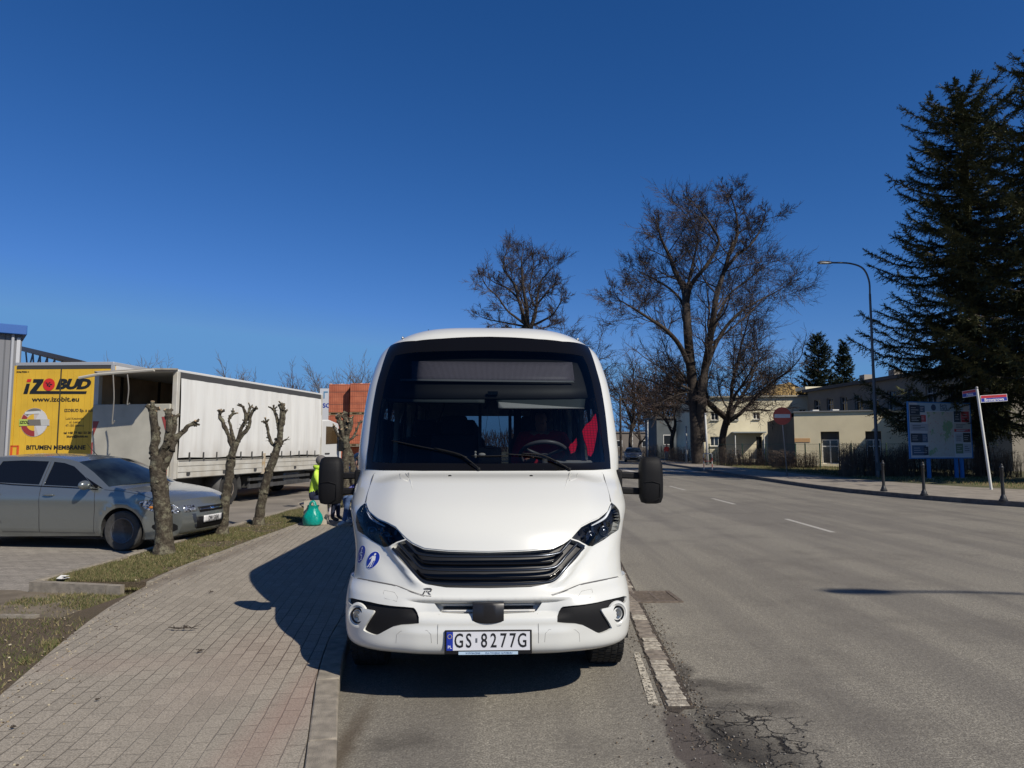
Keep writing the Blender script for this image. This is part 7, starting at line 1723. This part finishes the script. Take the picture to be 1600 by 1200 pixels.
def figure(pelvis, chest, neck, head, lsh, lel, lwr, rsh, rel, rwr, lhip, lkn, lan, lto, rhip, rkn, ran, rto, bulk=1.0, hands=True, facing=(0,-1,0)):
    V_ = Vector; N = {'pelvis': (pelvis, (.15*bulk,.12*bulk)), 'waist': (tuple(V_(pelvis).lerp(V_(chest), .45)), (.14*bulk,.11*bulk)), 'chest': (chest, (.165*bulk,.125*bulk)), 'neckb': (neck, .058), 'jaw': (tuple(V_(head)-V_((0,0,.055))+V_(facing)*.015), (.062,.07)), 'head': (head, (.074,.088)), 'crown': (tuple(V_(head)+V_((0,0,.07))), (.068,.078)), 'nose': (tuple(V_(head)+V_(facing)*.098-V_((0,0,.02))), .012),
     'lsh': (lsh, .068*bulk), 'lel': (lel, .050*bulk), 'lw': (lwr, .030), 'rsh': (rsh, .068*bulk), 'rel': (rel, .050*bulk), 'rw': (rwr, .030),
     'lhip': (lhip, .095), 'lkn': (lkn, .064), 'lan': (lan, .042), 'lto': (lto, (.045,.032)), 'rhip': (rhip, .095), 'rkn': (rkn, .064), 'ran': (ran, .042), 'rto': (rto, (.045,.032))}
    E = [('pelvis','waist'),('waist','chest'),('chest','neckb'),('neckb','jaw'),('jaw','head'),('head','crown'),('head','nose'),('chest','lsh'),('lsh','lel'),('lel','lw'),('chest','rsh'),('rsh','rel'),('rel','rw'),('pelvis','lhip'),('lhip','lkn'),('lkn','lan'),('lan','lto'),('pelvis','rhip'),('rhip','rkn'),('rkn','ran'),('ran','rto')]
    if hands:
        for s in 'lr':
            w_ = V_(N[s+'w'][0]); d = (w_-V_(N[s+'el'][0])).normalized(); sd_ = d.cross(V_((0,0,1))); sd_ = sd_ if sd_.length > .1 else V_((1,0,0)); hand(N, E, w_, d, sd_ if s == 'r' else -sd_, s+'w')
    top = [e for e in E if e[0] in ('pelvis','waist','chest') and e[1] in ('waist','chest')]+[('chest','neckb'),('chest','lsh'),('lsh','lel'),('lel','lw'),('chest','rsh'),('rsh','rel'),('rel','rw')]
    legs = [('pelvis','lhip'),('lhip','lkn'),('lkn','lan'),('pelvis','rhip'),('rhip','rkn'),('rkn','ran')]; shoes = [('lan','lto'),('ran','rto')]; sk = [e for e in E if e not in top+legs+shoes]
    return N, E, [(0, top), (1, legs), (2, shoes), (3, sk)]
def hair_cap(root, head, r, m, back=(0,1,0), nm='hair', low=.0):
    """hair shell over the crown, open at the face"""
    h = Vector(head)+Vector((0,0,.03)); bk = Vector(back).normalized(); o = MB().sphere(h+bk*.014, r, 22, 14); fs = []
    keep = []
    for f in o.f:
        c = sum((o.v[i] for i in f), Vector())/len(f)-h
        if c.z > low*1-.075 and not (c.dot(bk) < -.035 and c.z < .045): keep.append(f)
    o.f = keep; o.mi = [0]*len(keep); ob = o.build(nm, m, root, smooth=True, recalc=False); s = ob.modifiers.new('s','SOLIDIFY'); s.thickness = .012; return ob
NEON = mat('neon_jacket', (.50,.72,.06), .7, vary=.12, vscale=8, bump=.5, bscale=14); SHOE = mat('shoe_white', (.45,.45,.45), .6); SHOED = mat('shoe_dark', (.02,.02,.022), .6); HAIRG = mat('hair_grey', (.13,.12,.115), .8, bump=.5, bscale=200); HAIRD = mat('hair_dark', (.03,.022,.016), .7, bump=.5, bscale=200)
s0 = at(490, 780, 14.6); gz = .12
N, E, RG = figure((-.02,0,.50),(.03,0,.88),(.08,0,1.07),(.13,0,1.21),(.06,-.19,.98),(.16,-.22,.74),(.34,-.14,.60),(.06,.19,.98),(.16,.22,.74),(.34,.14,.60),(.0,-.10,.46),(.44,-.12,.47),(.40,-.13,.09),(.54,-.14,.04),(.0,.10,.46),(.45,.10,.47),(.46,.11,.09),(.59,.12,.04), bulk=1.12, facing=(1,0,0))
p1 = person('person in a neon yellow jacket sitting by the verge, hidden partly by the mirror', (s0.x+.02, 14.6, gz), 0, N, E, RG, [NEON, JEAND, SHOED, SKIN]); hair_cap(p1, (.13,0,1.21), .108, HAIRG, (-1,0,0), low=-.02)
hd2 = MB().lathe([(.05,0),(.10,.03),(.115,.07),(.10,.10)], c=(.06,0,1.04), axis=(.1,0,1), n=20).build('hood', NEON, p1, smooth=True); hd2.modifiers.new('s','SOLIDIFY').thickness = .02
s1 = at(541, 790, 13.9)
N, E, RG = figure((.02,0,.50),(.0,0,.88),(-.04,0,1.07),(-.09,0,1.21),(-.02,-.19,.98),(-.12,-.24,.76),(-.32,-.12,.66),(-.02,.19,.98),(-.12,.22,.76),(-.32,.12,.66),(.0,-.10,.46),(-.30,-.16,.56),(-.37,-.15,.10),(-.50,-.20,.04),(.0,.10,.46),(-.36,.10,.54),(-.22,.11,.10),(-.36,.14,.04), bulk=1.0, facing=(-1,0,0))
p2 = person('person in blue jeans and purple top sitting behind the mirror facing left', (s1.x+.33, 13.9, gz), R(18), N, E, RG, [mat('purple_top', (.10,.10,.30), .8, vary=.2, vscale=9), JEAN, SHOE, SKIN]); hair_cap(p2, (-.09,0,1.21), .108, HAIRD, (1,0,0), low=-.05)
def bench():
    r = empty('camping_stool', (s0.x-.02, 14.62, gz), 0, 'low dark folding stool under the person in neon yellow', 'stool'); FM = mat('stool_frame', (.05,.05,.055), .5); MB().b2((-.22,-.2,.36),(.22,.2,.385)).build('seat', JEAND, r, bevel=.01)
    for y in (-.18,.18):
        for sx in (-1,1): MB().tube([(-.2*sx,y,0),(.2*sx,y,.36)], .012, 6).build('leg', FM, r)
    c = copy_tree(r); c.location = (s1.x+.33, 13.92, gz); tag(c, 'low dark folding stool under the person in blue jeans', 'stool')
bench()
# cardboard box, teal bag and pale bag
bxp = gnd(484, 823, .12)
r = empty('cardboard_box', (bxp.x-.02, bxp.y+.52, .12), R(6), 'open pale cardboard box standing behind the teal plastic bag', 'box'); CB = mat('cardboard', (.42,.38,.31), .85, vary=.1, vscale=6); m = MB(); w_, d_, h_ = .44, .30, .45
m.b2((-w_/2,-d_/2,0),(w_/2,-d_/2+.008,h_)); m.b2((-w_/2,d_/2-.008,0),(w_/2,d_/2,h_)); m.b2((-w_/2,-d_/2+.009,0),(-w_/2+.008,d_/2-.009,h_)); m.b2((w_/2-.008,-d_/2+.009,0),(w_/2,d_/2-.009,h_)); m.b2((-w_/2+.009,-d_/2+.009,.002),(w_/2-.009,d_/2-.009,.01)); m.build('box_wall', CB, r)
for s_ in (-1,1): MB().box((s_*(w_/2+.06), 0, h_-.02), (.14,d_,.006), ry=s_*R(25)).build('flap', CB, r)
def bag(name, label, loc, r0, h, col, seed, handles=True):
    rt = empty(name, loc, 0, label, 'bag'); rings = []; n = 40
    for k, (u, rr_) in enumerate(((0,.72),(.02,.95),(.12,1.08),(.30,1.08),(.5,.98),(.68,.80),(.8,.62),(.9,.58),(1.0,.66))):
        row = []
        for i in range(n+1):
            q = 6.2832*(i%n)/n; d = Vector((math.cos(q), math.sin(q)*.72, 0)); w__ = 1+.10*mnoise.noise(Vector((math.cos(q)*1.6, math.sin(q)*1.6, u*3+seed)))*2+.06*mnoise.noise(Vector((math.cos(q)*6, math.sin(q)*6, u*9+seed))); row.append(d*r0*rr_*w__+Vector((0,0,h*u*(1+.05*mnoise.noise(Vector((q,seed,0)))))))
        rings.append(row)
    mm = MB().grid(rings); mm.add(rings[0][:-1], [tuple(range(n))]); M_ = mat(name+'_film', col, .32, bump=.6, bscale=22); mm.build('bag_body', M_, rt, smooth=True)
    if handles:
        for s_ in (-1,1): MB().tube(smooth_path([(-r0*.35,s_*r0*.2,h*.9),(-r0*.25,s_*r0*.15,h*1.15),(r0*.1,s_*r0*.1,h*1.2),(r0*.35,s_*r0*.2,h*.92)], 5), .012, 6, flat=2).build('handle', M_, rt, smooth=True)
bag('teal_bag', 'full teal plastic carrier bag standing on the pavement edge', gnd(488, 821, .12), .175, .38, (.0,.26,.21), 1)
bag('pale_bag', 'small white and red carrier bag at the feet of the seated person', gnd(517, 806, .12)+Vector((.05,0,0)), .12, .24, (.50,.45,.45), 2)
bag('clear_bag', 'translucent lilac bag beside the blue jeans legs', gnd(538, 818, .12)+Vector((.06,.2,0)), .15, .26, (.32,.34,.46), 3, False)
# walker far away in a red jacket
q = at(1042, 719, 76); REDJ = mat('red_jacket', (.80,.03,.02), .7, vary=.15, vscale=6)
N, E, RG = figure((0,0,.95),(0,-.02,1.30),(0,-.03,1.47),(0,-.05,1.60),(-.19,0,1.40),(-.25,.03,1.13),(-.22,-.06,.90),(.19,0,1.40),(.25,.02,1.13),(.22,-.10,.92),(-.09,0,.90),(-.10,-.10,.50),(-.10,-.04,.09),(-.11,-.17,.04),(.09,0,.90),(.11,.05,.50),(.11,.20,.12),(.11,.10,.05), bulk=1.15)
p3 = person('person in a red jacket and pale jeans walking on the far pavement', (q.x, 76, .12), 0, N, E, RG, [REDJ, mat('jeans_pale', (.28,.36,.46), .85), SHOED, SKIN]); hair_cap(p3, (0,-.05,1.60), .108, REDJ, (0,1,0), nm='hood')
# driver behind the wheel: the body rests on the seat inside the bus
BMw = lambda p: BM @ Vector(p)
dl = BMw((.52, 2.34, .03)); REDS = mat('red_shirt', (.50,.012,.03), .8)
N, E, RG = figure((0,0,1.22),(.0,.02,1.55),(-.01,-.02,1.75),(-.02,-.05,1.88),(-.20,.0,1.68),(-.27,-.16,1.44),(-.17,-.34,1.47),(.20,.0,1.68),(.27,-.16,1.44),(.17,-.34,1.47),(-.10,0,1.18),(-.13,-.44,1.20),(-.13,-.55,.84),(-.13,-.68,.80),(.10,0,1.18),(.13,-.44,1.20),(.13,-.55,.84),(.13,-.68,.80), bulk=1.18)
p4 = person('driver in a dark red shirt sitting behind the steering wheel of the minibus', (dl.x, dl.y, .04), R(1.75), N, E, RG, [REDS, JEAND, SHOED, SKIN]); hair_cap(p4, (-.02,-.05,1.88), .106, HAIRD, (0,1,0))
